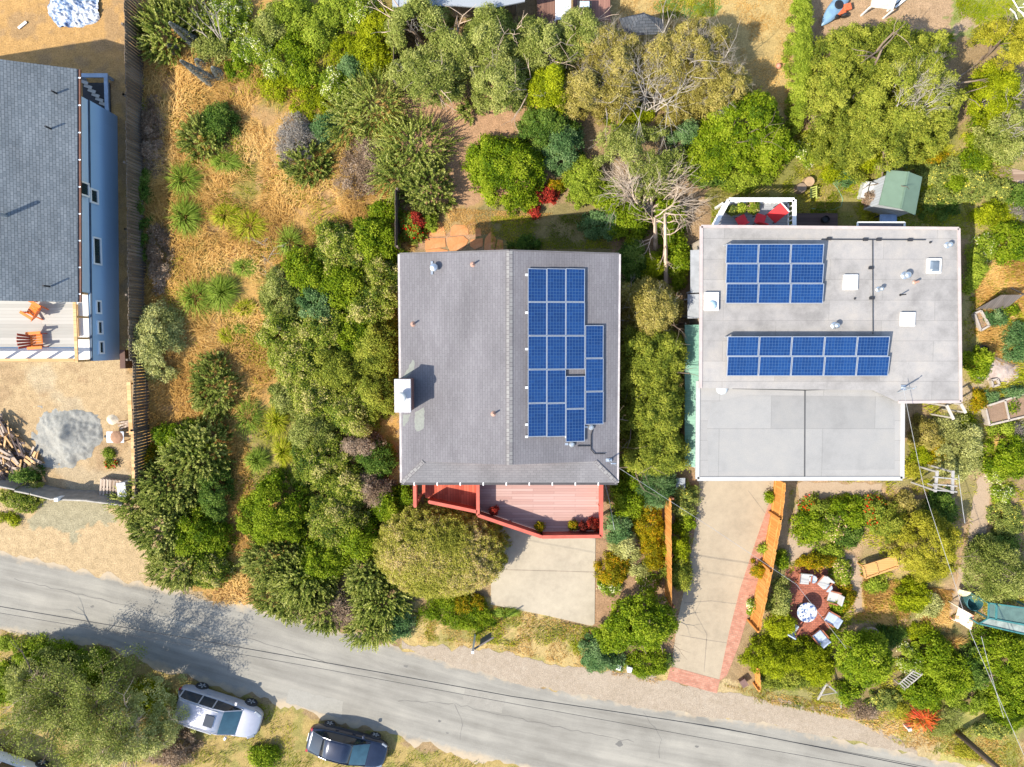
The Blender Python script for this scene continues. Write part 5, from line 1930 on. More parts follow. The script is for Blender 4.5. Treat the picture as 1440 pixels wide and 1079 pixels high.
for k, (px, py) in enumerate(((1217, 267), (1224, 268))):
    q = U(px, py, .5)
    tag(MB().box((q.x, q.y, .27), (.28, .85 if k < 2 else 1.5, .5), rz=R(-12)).box((q.x, q.y, .535), (.32, .88 if k < 2 else 1.54, .03), rz=R(-12)).build('storage_chest', plain('pale_chest', (.55, .55, .53), .55), origin=(q.x, q.y, 0)),
        ['narrow white chest standing farther from the green-roofed shed', 'narrow white chest standing closer to the green-roofed shed'][k], 'chest', 'white chests beside the shed')
q = U(1249, 307, .7)
t = T('potting_table', 'blue potting table in the shade behind the green shed', 'table', (q.x, q.y, 0))
MB().box((q.x, q.y, .7), (.9, .4, .05)).build('table_top', plain('shade_blue_paint', (.22, .32, .50), .5), t)
for sx in (-1, 1):
    for sy in (-1, 1):
        MB().box((q.x + .4 * sx, q.y + .15 * sy, .34), (.06, .06, .67)).build('leg', dark, t)
# tree stumps / round tables near the back deck
for px, py, m, lab in ((1139, 255, plain('cut_wood', (.42, .28, .16), .8), 'sawn tree stump showing its pale cut top in the back garden'), (1128, 264, plain('old_cut_wood', (.26, .18, .12), .8), 'darker low sawn stump next to the pale one')):
    q = U(px, py, .4)
    tag(MB().lathe([(.3, 0), (.27, .2), (.26, .4)], (q.x, q.y, 0), 16).build('tree_stump', m, origin=(q.x, q.y, 0), bev=.02), lab, 'stump')
q = U(1144, 271, .5)
m = MB()
for k in range(5):
    m.beam(U(1139, 265 + 3.2 * k, .42), U(1149, 262 + 3.2 * k, .42), .06, .03)
for x in (1140, 1148):
    m.beam(U(x, 263, .38), U(x, 279, .38), .05, .05)
    m.box((U(x, 264, 0).x, U(x, 264, .3).y, .18), (.05, .05, .36)).box((U(x, 278, 0).x, U(x, 278, .3).y, .18), (.05, .05, .36))
tag(m.build('slatted_bench', plain('lime_paint', (.42, .45, .10), .6), origin=(q.x, q.y, 0)), 'small yellow-green slatted bench by the edge of the house shadow', 'bench')
# garden hose
hz = [U(x, y, .03) for x, y in ((1155, 252), (1168, 254), (1178, 265), (1185, 280), (1183, 290), (1172, 295), (1158, 296), (1140, 293))]
tag(MB().tube(hz, .02, 6).build('garden_hose', plain('green_hose', (.20, .34, .20), .4), origin=hz[0]), 'pale green garden hose curling on the grass behind the flat roof', 'hose')
q = U(1047, 224, .3)
tag(MB().lathe([(.22, 0), (.26, .3), (.27, .55), (.24, .56), (.2, .1)], (q.x, q.y, 0), 14).build('blue_tub', plain('blue_plastic', (.04, .09, .40), .4), origin=(q.x, q.y, 0)), 'blue plastic tub among the white-flecked green shrubs', 'tub')
q = U(982, 346, .5)
tag(MB().lathe([(.2, 0), (.25, .3), (.26, .6), (.2, .65)], (q.x, q.y, 0), 14).build('blue_barrel', plain('blue_barrel_plastic', (.05, .15, .5), .4), origin=(q.x, q.y, 0)), 'bright blue barrel at the corner of the flat-roofed house', 'barrel')

# raised beds, pergola, ladders on the right
def bed(pts, label, split=None, h=.45, endw=.1):
    P = UP(pts, h)
    t = T('raised_bed', label, 'raised bed', (sum(p.x for p in P) / 4, sum(p.y for p in P) / 4, 0))
    m = MB()
    for k, (a, b) in enumerate(zip(P, P[1:] + P[:1])):
        m.beam(Vector((a.x, a.y, h / 2)), Vector((b.x, b.y, h / 2)), .1, h)
    if split:
        m.beam(P[0].lerp(P[1], split) - Vector((0, 0, .03)), P[3].lerp(P[2], split) - Vector((0, 0, .03)), .09, .06)
    m.build('frame', plain('bleached_boards', (.40, .34, .28), .7, var=.2), t)
    cc = sum(P, Vector()) / 4
    MB().sheet([(cc.x + (p.x - cc.x) * .93, cc.y + (p.y - cc.y) * .93) for p in P], h - .12).build('soil', earth('bed_soil', [(.20, .13, .085), (.27, .18, .12)], 2), t)


bed([(1386, 572), (1444, 553), (1450, 584), (1392, 598)], 'raised bed of bleached boards with bare soil and green seedlings', .48)
bed([(1375, 525), (1383, 523), (1385, 530), (1377, 533)], 'small square raised bed beside the bright green shrub', h=.25)
bed([(1395, 535), (1403, 533), (1406, 541), (1397, 544)], 'small square raised bed below the grey compost heap', h=.25)
bed([(1371, 441), (1380, 437), (1392, 458), (1380, 465)], 'white edged slatted bed under the dark leaning panel', h=.3)
m = MB()
m.beam(U(1331, 570, 2.0), U(1341, 590, 2.0), .14, .06).beam(U(1351, 568, 2.0), U(1358, 581, 2.0), .14, .06)
for q in (U(1332, 571, 2.0), U(1340, 588, 2.0), U(1352, 569, 2.0), U(1357, 580, 2.0)):
    m.box((q.x, q.y, .98), (.08, .08, 1.96))
tag(m.build('pergola', cream, origin=(U(1340, 580).x, U(1340, 580).y, 0)), 'two pale pergola beams standing out from under the flat roof corner', 'pergola')
PZ = 2.2
m = MB()
for a, b in (((1318, 662), (1315, 692)), ((1340, 662), (1339, 694))):
    m.beam(U(*a, PZ), U(*b, PZ), .14, .08)
for y in (671, 681, 689):
    m.beam(U(1312, y, PZ + .06), U(1346, y + 3, PZ + .06), .06, .04)
for x, y in ((1318, 664), (1315, 690), (1340, 664), (1339, 692)):
    q = U(x, y, PZ)
    m.box((q.x, q.y, PZ / 2 - .03), (.09, .09, PZ - .06))
tag(m.build('pergola', plain('weathered_white', (.34, .32, .295), .7), origin=(U(1330, 678).x, U(1330, 678).y, 0)), 'weathered white pergola frame above the dark garden bed', 'pergola')
# dark leaning corrugated panel
a, b, c_, d_ = U(1371, 436, .1), U(1412, 436, .1), U(1440, 414.5, 1.0), U(1408, 415, 1.0)
m = MB().slab([a, b, c_, d_], .05)
m.beam(U(1412, 417, .9), U(1411, 437, .05), .05).beam(U(1420, 404, 0), c_, .06)
pz = m.build('leaning_panel', planks('dark_corrugated', [(.10, .085, .075), (.15, .125, .11)], .12, 'v', 9, gap=.6), origin=(U(1400, 428).x, U(1400, 428).y, 0))
tag(pz, 'dark corrugated panel propped up over the dry grass', 'panel')
q = U(1382, 493, .3)
heap('compost_heap', 1409, 520, .9, .75, .4, earth('grey_compost', [(.24, .18, .15), (.36, .29, .25), (.42, .34, .28)], 3, grit=.8), 'grey heap of compost and twigs on the dry ground', 'compost heap', 12, n=30)
tag(MB().lathe([(.3, 0), (.3, .4), (.25, .45), (.22, .1)], (q.x, q.y, 0), 16).build('black_tub', black, origin=(q.x, q.y, 0)), 'black tub in the shadow beside the compost heap', 'tub')
a, b = U(1400, 505, .15), U(1425, 512, .15)
m = MB().beam(U(1398, 503, .12), U(1425, 515, .12), .12, .2)
tag(m.build('timber_edging', oldwood, origin=a), 'grey timber edging along the top of the compost heap', 'edging')
# slatted orange frame
ow = planks('honey_timber', [(.46, .24, .08), (.54, .30, .11)], .12, 'u', 3)
m = MB()
P = UP([(1213, 796), (1258, 782), (1262, 797), (1217, 813)], .55)
m.slab(P, .05)
for a, b in zip(P, P[1:] + P[:1]):
    m.beam(a + Vector((0, 0, .02)), b + Vector((0, 0, .02)), .1, .08)
m.beam(P[0].lerp(P[1], .4) + Vector((0, 0, .02)), P[3].lerp(P[2], .4) + Vector((0, 0, .02)), .06, .08)
for p in P:
    m.box((p.x, p.y, .25), (.08, .08, .5))
tag(m.build('timber_table', ow, origin=(P[0].x, P[0].y, 0)), 'low honey coloured timber table beside the yellow-green tree', 'table')
# bottom right: glass cold frame and things
gl = glass('greenish_glass', (.09, .145, .12), .25)
P0 = [U(x, y, 1.5) for x, y in ((1389, 869), (1446, 880), (1446, 893), (1376, 877))]
P1 = [U(x, y, 1.9) for x, y in ((1390, 848), (1450, 856), (1450, 880), (1389, 869))]
ct = T('cold_frame', 'turquoise framed glass cold frame at the right edge of the garden', 'cold frame', (P0[0].x, P0[0].y, 0))
MB().slab(P0, .03).build('glass_pane', plain('milky_pane', (.27, .31, .28), .35, var=.4), ct)
MB().slab(P1, .03).build('glass_pane', gl, ct)
tq = plain('turquoise_paint', (.05, .17, .165), .5)
m = MB()
for Q_ in (P0, P1):
    for a, b in zip(Q_, Q_[1:] + Q_[:1]):
        m.beam(a + Vector((0, 0, .03)), b + Vector((0, 0, .03)), .07, .06)
m.beam(P1[0].lerp(P1[1], .18) + Vector((0, 0, .03)), P1[3].lerp(P1[2], .18) + Vector((0, 0, .03)), .1, .06)
for p in P0 + P1[:2]:
    m.box((p.x, p.y, p.z / 2), (.08, .08, p.z - .05))
m.build('frame', tq, ct)
pb_ = N('painted_board')
v = pb_.coord()
pb_.base(pb_.ramp(pb_.noise(v, 2.1, 4), [(.42, (.62, .58, .44)), (.52, (.66, .55, .42)), (.58, (.60, .20, .10)), (.7, (.58, .42, .24))]))
P = [U(x, y, z) for x, y, z in ((1348, 854, .9), (1370, 866, .9), (1366, 886, .5), (1343, 873, .5))]
m = MB().slab(P, .04)
for p in P:
    m.box((p.x, p.y, p.z / 2 - .02), (.06, .06, p.z - .05))
tag(m.build('painted_board', pb_.set(.6), origin=(P[0].x, P[0].y, 0)), 'cream board smeared with orange and red paint near the cold frame', 'board')
q = U(1371, 848, .6)
tag(MB().lathe([(.42, 0), (.45, .3), (.46, .62), (.42, .63), (.38, .15)], (q.x, q.y, 0), 20).build('water_tub', plain('teal_tub', (.04, .13, .14), .5), origin=(q.x, q.y, 0)), 'teal round water tub behind the painted board', 'tub')
m = MB().slab([U(1349, 829, .5), U(1370, 834, .5), U(1368, 840, .4), U(1347, 834, .4)], .04).box(U(1358, 834, .2), (.6, .25, .36))
tag(m.build('flower_tray', plain('white_yellow_tray', (.66, .58, .36), .6, var=.3, scale=5), origin=U(1358, 834)), 'white and yellow tray standing above the teal tub', 'tray')
# little rustic things along the bottom garden
lad = plain('silver_wood', (.32, .295, .26), .8)
m = MB()
a, b, c_, d_ = U(1264, 962, .5), U(1285, 943, .9), U(1272, 970, .5), U(1297, 948, .9)
m.beam(a, b, .05).beam(c_, d_, .05)
for k in range(8):
    t = (k + .5) / 8
    m.beam(a.lerp(b, t), c_.lerp(d_, t), .06, .03)
for p in (a, b, c_, d_):
    m.box((p.x, p.y, p.z / 2), (.05, .05, p.z))
tag(m.build('slatted_rack', lad, origin=(a.x, a.y, 0)), 'silvery slatted wooden rack beside white flowers', 'rack')
m = MB().beam(U(1150, 984, .05), U(1162, 962, 1.0), .08).beam(U(1162, 962, 1.0), U(1184, 980, .05), .08).beam(U(1184, 980, .05), U(1182, 996, .05), .08).beam(U(1153, 978, .4), U(1176, 974, .4), .05)
tag(m.build('driftwood_frame', lad, origin=U(1165, 975)), 'driftwood poles leaning together on the road verge', 'driftwood')
ringm = plain('driftwood_ring', (.36, .26, .21), .8)
q = U(1226, 893, .4)
pts = [(q.x + .32 * math.cos(t), q.y + .36 * math.sin(t), .35 + .1 * math.sin(2 * t)) for t in np.linspace(0, 6.0, 16)]
m = MB().tube(pts, .09, 7, .06).beam((q.x - .2, q.y - .3, 0), (q.x - .25, q.y - .25, .4), .08).beam((q.x + .3, q.y, 0), (q.x + .3, q.y, .38), .08)
tag(m.build('twisted_root', ringm, origin=(q.x, q.y, 0)), 'twisted ring-shaped driftwood root in the dry garden', 'driftwood')
for px, py, lab in ((1311, 893, 'small pink and grey stone figure on the path above the dark shrub'), (1364, 926, 'pinkish stone pot on the narrow grass strip')):
    q = U(px, py, .2)
    tag(MB().lathe([(.16, 0), (.2, .15), (.14, .3), (.17, .4), (.05, .45)], (q.x, q.y, 0), 12).build('stone_pot', plain('pink_stone', (.45, .33, .30), .7, var=.5, scale=12), origin=(q.x, q.y, 0)), lab, 'stone pot')
q = U(1406, 958, .3)
q = U(1044, 958, .1)
tag(MB().box((q.x, q.y, .18), (.3, .36, .35), rz=.6).box((q.x, q.y, .37), (.36, .42, .03), rz=.6).build('drain_box', plain('brown_box', (.17, .10, .08), .7), origin=(q.x, q.y, 0)), 'brown box set in the verge below the olive shrubs', 'box')
for px, py, h, lab in ((869, 936, .5, 'small white utility box beside the teal shrub'), (884, 938, .7, 'taller white utility box beside the dark trees at the road')):
    q = U(px, py, h / 2)
    tag(MB().box((q.x, q.y, h / 2), (.22, .26, h), rz=-.2).box((q.x, q.y, h + .02), (.25, .3, .04), rz=-.2).build('utility_box', white, origin=(q.x, q.y, 0), bev=.01), lab, 'utility box')
q = U(1275, 1022, .3)
tag(MB().box((q.x, q.y, .3), (.16, .12, .6), rz=.2).box((q.x, q.y, .62), (.2, .16, .06), rz=.2).build('marker_post', plain('pale_marker', (.55, .5, .45), .6), origin=(q.x, q.y, 0)), 'short pale marker post beside the red plant', 'post')
m = MB().box(U(957, 681, .6), (.5, .7, .06)).box(U(957, 681, .3), (.45, .6, .55), mi=1)
tag(m.build('bin', [plain('grey_lid', (.30, .32, .33), .5), black], origin=U(957, 681), bev=.02), 'grey lidded bin tucked beside the teal lean-to', 'bin')

# things at the very top of the picture
GRY = planks('grey_flat_sheet', [(.26, .28, .30), (.30, .32, .345)], 1.0, 'u', 3, gap=.15)
P = UP([(548, -60), (740, -60), (738, 2), (690, 12), (640, 8), (552, 10)], 2.6)
bl = T('outbuilding', 'low outbuilding with a flat blue-grey roof behind the trees', 'outbuilding', (P[0].x, P[0].y, 0))
MB().prism([(p.x, p.y) for p in P], 2.5, 2.6).build('roof', GRY, bl)
MB().prism([(P[0].x + .4, P[0].y), (P[1].x - .4, P[1].y), (P[2].x - .4, P[2].y + .5), (P[5].x + .4, P[5].y + .5)], 0, 2.5).build('wall', beige, bl)
bdk = planks('brown_deck_boards', [(.13, .065, .05), (.17, .09, .065), (.21, .115, .085)], .14, 'v', 3)
P = UP([(752, -60), (784, -60), (784, 42), (757, 42)], .6)
m = MB().prism([(p.x, p.y) for p in P], .5, .6)
for p in P:
    m.box((p.x, p.y, .25), (.12, .12, .5))
tag(m.build('wooden_walkway', bdk, origin=(P[0].x, P[0].y, 0)), 'narrow brown walkway left of the white ribbed canopy', 'walkway')
P = UP([(781, -40), (803, -40), (803, 28), (781, 28)], 1.6)
wc = T('canopy', 'white ribbed canopy between two brown decks at the back', 'canopy', (P[0].x, P[0].y, 0))
MB().slab(P, .04).build('roof', planks('white_ribbed_sheet', [(.62, .64, .67), (.70, .72, .75)], .1, 'u', 6, gap=.5), wc)
m = MB()
for p in P:
    m.box((p.x, p.y, .78), (.08, .08, 1.54))
m.build('post', white, wc)
P = UP([(806, -60), (858, -60), (858, 28), (832, 30), (806, 26)], .8)
m = MB().prism([(p.x, p.y) for p in P], .7, .8)
for p in P:
    m.box((p.x, p.y, .35), (.12, .12, .7))
rdk = m.build('wooden_deck', planks('rust_deck_boards', [(.23, .11, .085), (.29, .15, .11)], .14, 'v', 3), origin=(P[0].x, P[0].y, 0))
tag(rdk, 'rust brown deck carrying a dark barbecue, left of the gazebo', 'deck')
q = U(822, 7, 1.3)
t = T('barbecue', 'dark barbecue with a pale glass lid on the rust brown deck', 'barbecue', (q.x, q.y, .8))
MB().box((q.x, q.y, 1.1), (.75, .42, .45)).build('body', dark, t, bev=.02)
MB().box((q.x, q.y, 1.37), (.5, .3, .06)).build('lid', glass('pale_lid', (.45, .55, .62), .1), t, bev=.02)
for sx in (-1, 1):
    MB().box((q.x + .3 * sx, q.y, .84), (.05, .3, .08)).build('leg', dark, t)
P = UP([(870, 26), (905, 18), (933, 28), (934, 48), (880, 50)], 2.3)
gz = T('gazebo', 'small gazebo with a dark grey hipped roof among the back trees', 'gazebo', (U(902, 38).x, U(902, 38).y, 0))
top = U(903, 20, 2.8)
m = MB()
c_ = sum(P, Vector()) / len(P) + Vector((0, .25, .55))
for a, b in zip(P, P[1:] + P[:1]):
    m.add([a, b, c_], [(2, 1, 0), (0, 1, 2)])
m.build('roof', shingles('slate_shingle', (.13, .145, .165), (.19, .205, .225), (.06, .06, .07), .14, .3), gz)
m = MB()
for p in P:
    m.box((p.x + (c_.x - p.x) * .06, p.y + (c_.y - p.y) * .06, 1.14), (.1, .1, 2.28))
m.build('post', oldwood, gz)
q = U(1180, 6, .5)
t = T('blue_kayak', 'pale blue kayak lying on the soil beside the lime hedge', 'kayak', (q.x, q.y, 0), rz=0)
m = MB()
rings = []
dd = Vector((.62, .78, 0)).normalized()
nn = Vector((-dd.y, dd.x, 0))
for u in np.linspace(-1, 1, 11):
    wv = .36 * (1 - abs(u) ** 2.4) + .02
    cc = q + dd * u * 1.3
    rings.append([(cc.x + nn.x * wv * math.cos(a), cc.y + nn.y * wv * math.cos(a), .25 + .2 * math.sin(a) * (wv / .38) + .05 * u * u) for a in np.linspace(0, 6.283, 13)[:-1]])
loft(rings, m)
m.build('hull', plain('kayak_blue', (.18, .30, .42), .4), t, smooth=True)
MB().lathe([(.2, 0), (.24, .03), (.16, .05)], (q.x + .02, q.y, .43), 16).build('cockpit', black, t)
orp = plain('orange_toy_plastic', (.55, .13, .05), .45, var=.4, scale=8)
q = U(1184, 15, .2)
m = MB().box((q.x - .3, q.y - .1, .22), (.9, .4, .3), rz=.25).lathe([(.03, -.08), (.2, -.08), (.2, .08), (.03, .08)], (q.x - .35, q.y - .35, .2), 12, axis='y', mi=1).lathe([(.03, -.08), (.2, -.08), (.2, .08), (.03, .08)], (q.x + .15, q.y - .25, .2), 12, axis='y', mi=1).box((q.x + .2, q.y + .1, .35), (.4, .35, .2), rz=.25)
tag(m.build('toy_cart', [orp, black], origin=(q.x, q.y, 0), bev=.03), 'orange and black toy cart next to the blue kayak', 'toy cart')
P = UP([(1224, -20), (1262, -20), (1256, 14), (1224, 10)], 1.0)
t = T('patio_awning', 'cream canvas awning at the top edge above the large tree', 'awning', (P[0].x, P[0].y, 0))
MB().slab([P[0] + Vector((0, 0, .6)), P[1] + Vector((0, 0, .6)), P[2], P[3]], .03).build('canvas', plain('cream_canvas', (.55, .50, .42), .8), t)
m = MB()
for p in P[2:]:
    m.box((p.x, p.y, .48), (.07, .07, .96))
m.build('post', white, t)
for k in range(2):
    a, b = U(1252 + 6 * k, 12 - 2 * k, .3), U(1268 + 6 * k, -3, .3)
    m = MB().beam(a, b, .18, .1).box((a.x, a.y, .13), (.08, .08, .26)).box((b.x, b.y, .13), (.08, .08, .26))
    tag(m.build('white_bench', white, origin=(a.x, a.y, 0)), ['white bench closer to the cream awning', 'white bench farther from the cream awning'][k], 'bench', 'white benches at the top')
q = U(1096, 92, .2)
tag(MB().lathe([(.1, 0), (.16, .12), (.1, .22), (.02, .26)], (q.x, q.y, 0), 12).build('garden_ball', plain('coral_ball', (.60, .25, .17), .5), origin=(q.x, q.y, 0), smooth=True), 'coral coloured ball on the tan lawn near the hedge', 'ball')
for (x0, y0, x1, y1), lab in (((1418, 3, 1448, 30), 'silvery fallen branches at the top right corner'),):
    rg2 = np.random.default_rng(4)
    segs = []
    for k in range(5):
        a = U(x0 + rg2.uniform(0, 25), y0 + rg2.uniform(-12, 12), .3)
        segs += twigs(rg2, a, (1, -.6 + rg2.normal() * .3, .25), 1.4, .05, 2, .5, 2)
    q_, t_ = twig_quads(rg2, segs)
    b0 = U(1425, 10)
    o = quad_mesh('dead_branch', q_ - np.array([b0.x, b0.y, 0]), t_, leafmat('silver_bark', [(.30, .27, .23), (.48, .44, .38)], 0), b0)
    tag(o, lab, 'branch')
# ================================================================== plants
LM = {
    'lime': leafmat('leaf_lime', [(.065, .095, .007), (.135, .175, .013), (.235, .265, .03)], .35, sat=1.0),
    'green': leafmat('leaf_green', [(.036, .060, .010), (.088, .120, .018), (.175, .20, .040)], .3),
    'dark': leafmat('leaf_dark', [(.022, .042, .010), (.05, .08, .018), (.11, .14, .04)], .25),
    'blue': leafmat('leaf_bluegreen', [(.025, .052, .02), (.06, .10, .038), (.125, .17, .08)], .25),
    'olive': leafmat('leaf_olive', [(.05, .065, .01), (.13, .15, .022), (.24, .25, .045)], .3),
    'dome': leafmat('leaf_dome', [(.10, .105, .012), (.20, .20, .024), (.28, .25, .045), (.36, .27, .13)], .3, gain=1.65),
    'gold': leafmat('leaf_gold', [(.085, .088, .010), (.18, .17, .018), (.27, .24, .035)], .35, sat=1.05),
    'oliveg': leafmat('leaf_olive_gold', [(.045, .062, .009), (.118, .136, .018), (.21, .212, .036)], .33, sat=1.05),
    'grey': leafmat('leaf_greygreen', [(.045, .06, .016), (.12, .135, .04), (.235, .235, .095)], .25),
    'silver': leafmat('leaf_silver', [(.12, .125, .03), (.26, .265, .08), (.40, .38, .15)], .2, gain=1.55),
    'brown': leafmat('leaf_brownolive', [(.07, .055, .017), (.16, .14, .045), (.26, .215, .09)], .25),
    'dry': leafmat('dry_twigs', [(.13, .085, .05), (.24, .165, .105), (.36, .27, .19)], .15, gain=1.15),
    'mauve': leafmat('mauve_twigs', [(.10, .086, .07), (.18, .158, .132), (.27, .245, .21)], .15, gain=1.5),
    'tower': leafmat('grey_tower_flowers', [(.13, .135, .115), (.24, .245, .215), (.34, .34, .30)], .15, gain=1.5),
    'coyote': leafmat('leaf_coyote', [(.026, .045, .012), (.082, .108, .022), (.17, .185, .045), (.29, .255, .12)], .28),
    'echium': leafmat('leaf_echium', [(.038, .056, .012), (.098, .12, .026), (.195, .205, .058), (.32, .31, .12)], .22, sat=1.1),
    'echiumy': leafmat('leaf_echium_light', [(.037, .058, .013), (.105, .13, .027), (.21, .22, .058), (.34, .33, .13)], .25, sat=1.1),
    'tuft': leafmat('leaf_tuft', [(.05, .088, .009), (.115, .165, .016), (.225, .265, .042)], .35, sat=1.0),
    'straw': leafmat('straw_blade', [(.25, .14, .034), (.43, .262, .076), (.55, .37, .14)], .3, gain=1.5),
    'weed': leafmat('weed_blade', [(.07, .10, .012), (.17, .185, .03), (.33, .29, .08)], .3),
    'whitefl': leafmat('leaf_white_flower', [(.04, .07, .012, 0), (.12, .16, .03, .45), (.19, .21, .05, .84), (.46, .43, .28, .95)], .3),
    'redfl': leafmat('leaf_red_flower', [(.04, .06, .012, 0), (.11, .13, .03, .5), (.13, .15, .035, .83), (.60, .035, .025, .9)], .25),
    'redonly': leafmat('leaf_all_red', [(.04, .012, .008), (.16, .018, .01), (.34, .035, .02)], .25, gain=1.4),
    'yelfl': leafmat('leaf_yellow_flower', [(.05, .075, .014, 0), (.125, .145, .028, .5), (.18, .195, .045, .83), (.50, .38, .06, .93)], .3, sat=1.0),
    'orafl': leafmat('leaf_orange_mix', [(.05, .055, .01, 0), (.13, .115, .016, .5), (.20, .155, .025, .83), (.32, .17, .04, .93)], .28),
    'pinkfl': leafmat('leaf_pink_flower', [(.04, .07, .015, 0), (.12, .15, .03, .5), (.17, .19, .045, .84), (.62, .30, .22, .93)], .28),
    'flame': leafmat('leaf_flame', [(.55, .26, .03), (.60, .10, .03), (.52, .035, .03)], .25, gain=1.3),
}
BARK = leafmat('bark_brown', [(.10, .07, .05), (.20, .15, .11)], 0, .9, .1, gain=1.3)
BARKP = leafmat('bark_pale', [(.19, .16, .13), (.34, .30, .25)], 0, .9, .1, gain=1.3)
BARKT = leafmat('bark_tan', [(.28, .20, .145), (.47, .36, .27)], 0, .9, .1, gain=1.4)
K = {
    'coyote': dict(m='coyote', L=.12, W=.06, cr=.26, tc=.2, hv=.35, ol=.2, out=.5),
    'coyoteg': dict(m='green', L=.13, W=.065, cr=.3, tc=.2, hv=.35, ol=.2, out=.45),
    'dark': dict(m='dark', L=.12, W=.06, cr=.28, hv=.25),
    'green': dict(m='green', L=.13, W=.075, cr=.32, hv=.25),
    'blue': dict(m='blue', L=.12, W=.05, cr=.28, out=.4),
    'olive': dict(m='olive', L=.11, W=.05, cr=.28, out=.4, hv=.3),
    'lime': dict(m='lime', L=.12, W=.06, cr=.3, hv=.25),
    'gold': dict(m='gold', L=.10, W=.05, cr=.3, hv=.3),
    'oliveg': dict(m='oliveg', L=.12, W=.06, cr=.30, hv=.3, tc=.2),
    'dome': dict(m='dome', L=.078, W=.05, cr=.2, zj=.0, hv=.02, ol=.04, box=2.7, rmin=.94, tc=.08, tj=.22, tl=1.3, den=3.2, nj=1.0),
    'grey': dict(m='grey', L=.12, W=.05, cr=.3, hv=.35, out=.4),
    'silver': dict(m='silver', L=.13, W=.04, cr=.3, hv=.3, out=.6),
    'brown': dict(m='brown', L=.10, W=.05, cr=.26, hv=.35),
    'mauve': dict(m='mauve', L=.16, W=.02, cr=.3, hv=.25, out=.8, cov=.5),
    'dry': dict(m='dry', L=.14, W=.03, cr=.26, hv=.35, out=.7, cov=.6),
    'white': dict(m='whitefl', L=.11, W=.06, cr=.26, hv=.35, fl=.13),
    'red': dict(m='redfl', L=.12, W=.07, cr=.22, hv=.3, fl=.07),
    'redall': dict(m='redonly', L=.11, W=.06, cr=.16, hv=.3),
    'yellow': dict(m='yelfl', L=.11, W=.06, cr=.24, hv=.35, fl=.06),
    'orange': dict(m='orafl', L=.10, W=.05, cr=.22, hv=.35, fl=.1),
    'pink': dict(m='pinkfl', L=.12, W=.07, cr=.22, hv=.35, fl=.1),
    'hedge': dict(m='lime', L=.09, W=.05, cr=.2, zj=.03, hv=.08, ol=.02, box=6, den=2.2, rmin=.9),
    'pine': dict(m='blue', L=.2, W=.03, cr=.28, hv=.15, out=.9, ol=.08),
    'echium': dict(g=shoots, m='echium', Ls=.5, L=.17, W=.055, sp=.225),
    'echiumy': dict(g=shoots, m='echiumy', Ls=.62, L=.15, W=.055, sp=.23, tip=.5),
    'spike': dict(g=shoots, m='echiumy', Ls=.9, L=.12, W=.045, sp=.24, tip=.5, spread=.9, droop=.2),
    'tuft': dict(g=blades, m='tuft', W=.022, n=520),
    'flame': dict(g=blades, m='flame', W=.035, n=170, e0=10),
    'strawtuft': dict(g=blades, m='straw', W=.02, n=260),
}
for kk in K.values():
    if kk.get('g') is shoots:
        kk['mat'] = kk['m']
        kk['mm'] = kk.pop('m')
        kk['m'] = 32
    else:
        kk['mm'] = kk['m']


def gen(kind, rng, rx, ry, h, **over):
    k = dict(K[kind])
    k.update(over)
    mat = LM[k['mm']]
    q, t = k.get('g', crown)(rng, rx, ry, h, k)
    return q, t, mat


def V(kind, px, py, rx, ry, h, label, cat='shrub', name='shrub', group=None, rot=0, **over):
    rng = np.random.default_rng(int(px * 7 + py * 131 + rx * 3))
    zc = h * .5
    c = U(px, py, zc)
    s_ = (H - zc) / F
    gsz = 1.0 if K[kind].get('g') is blades else 1.1
    q, t, mat = gen(kind, rng, rx * s_ * gsz, ry * s_ * gsz, h, **over)
    if rot:
        a = R(-rot)
        x, y = q[..., 0].copy(), q[..., 1].copy()
        q[..., 0], q[..., 1] = x * math.cos(a) - y * math.sin(a), x * math.sin(a) + y * math.cos(a)
    o = quad_mesh(name, q, t, mat, (c.x, c.y, 0))
    return tag(o, label, cat, group)


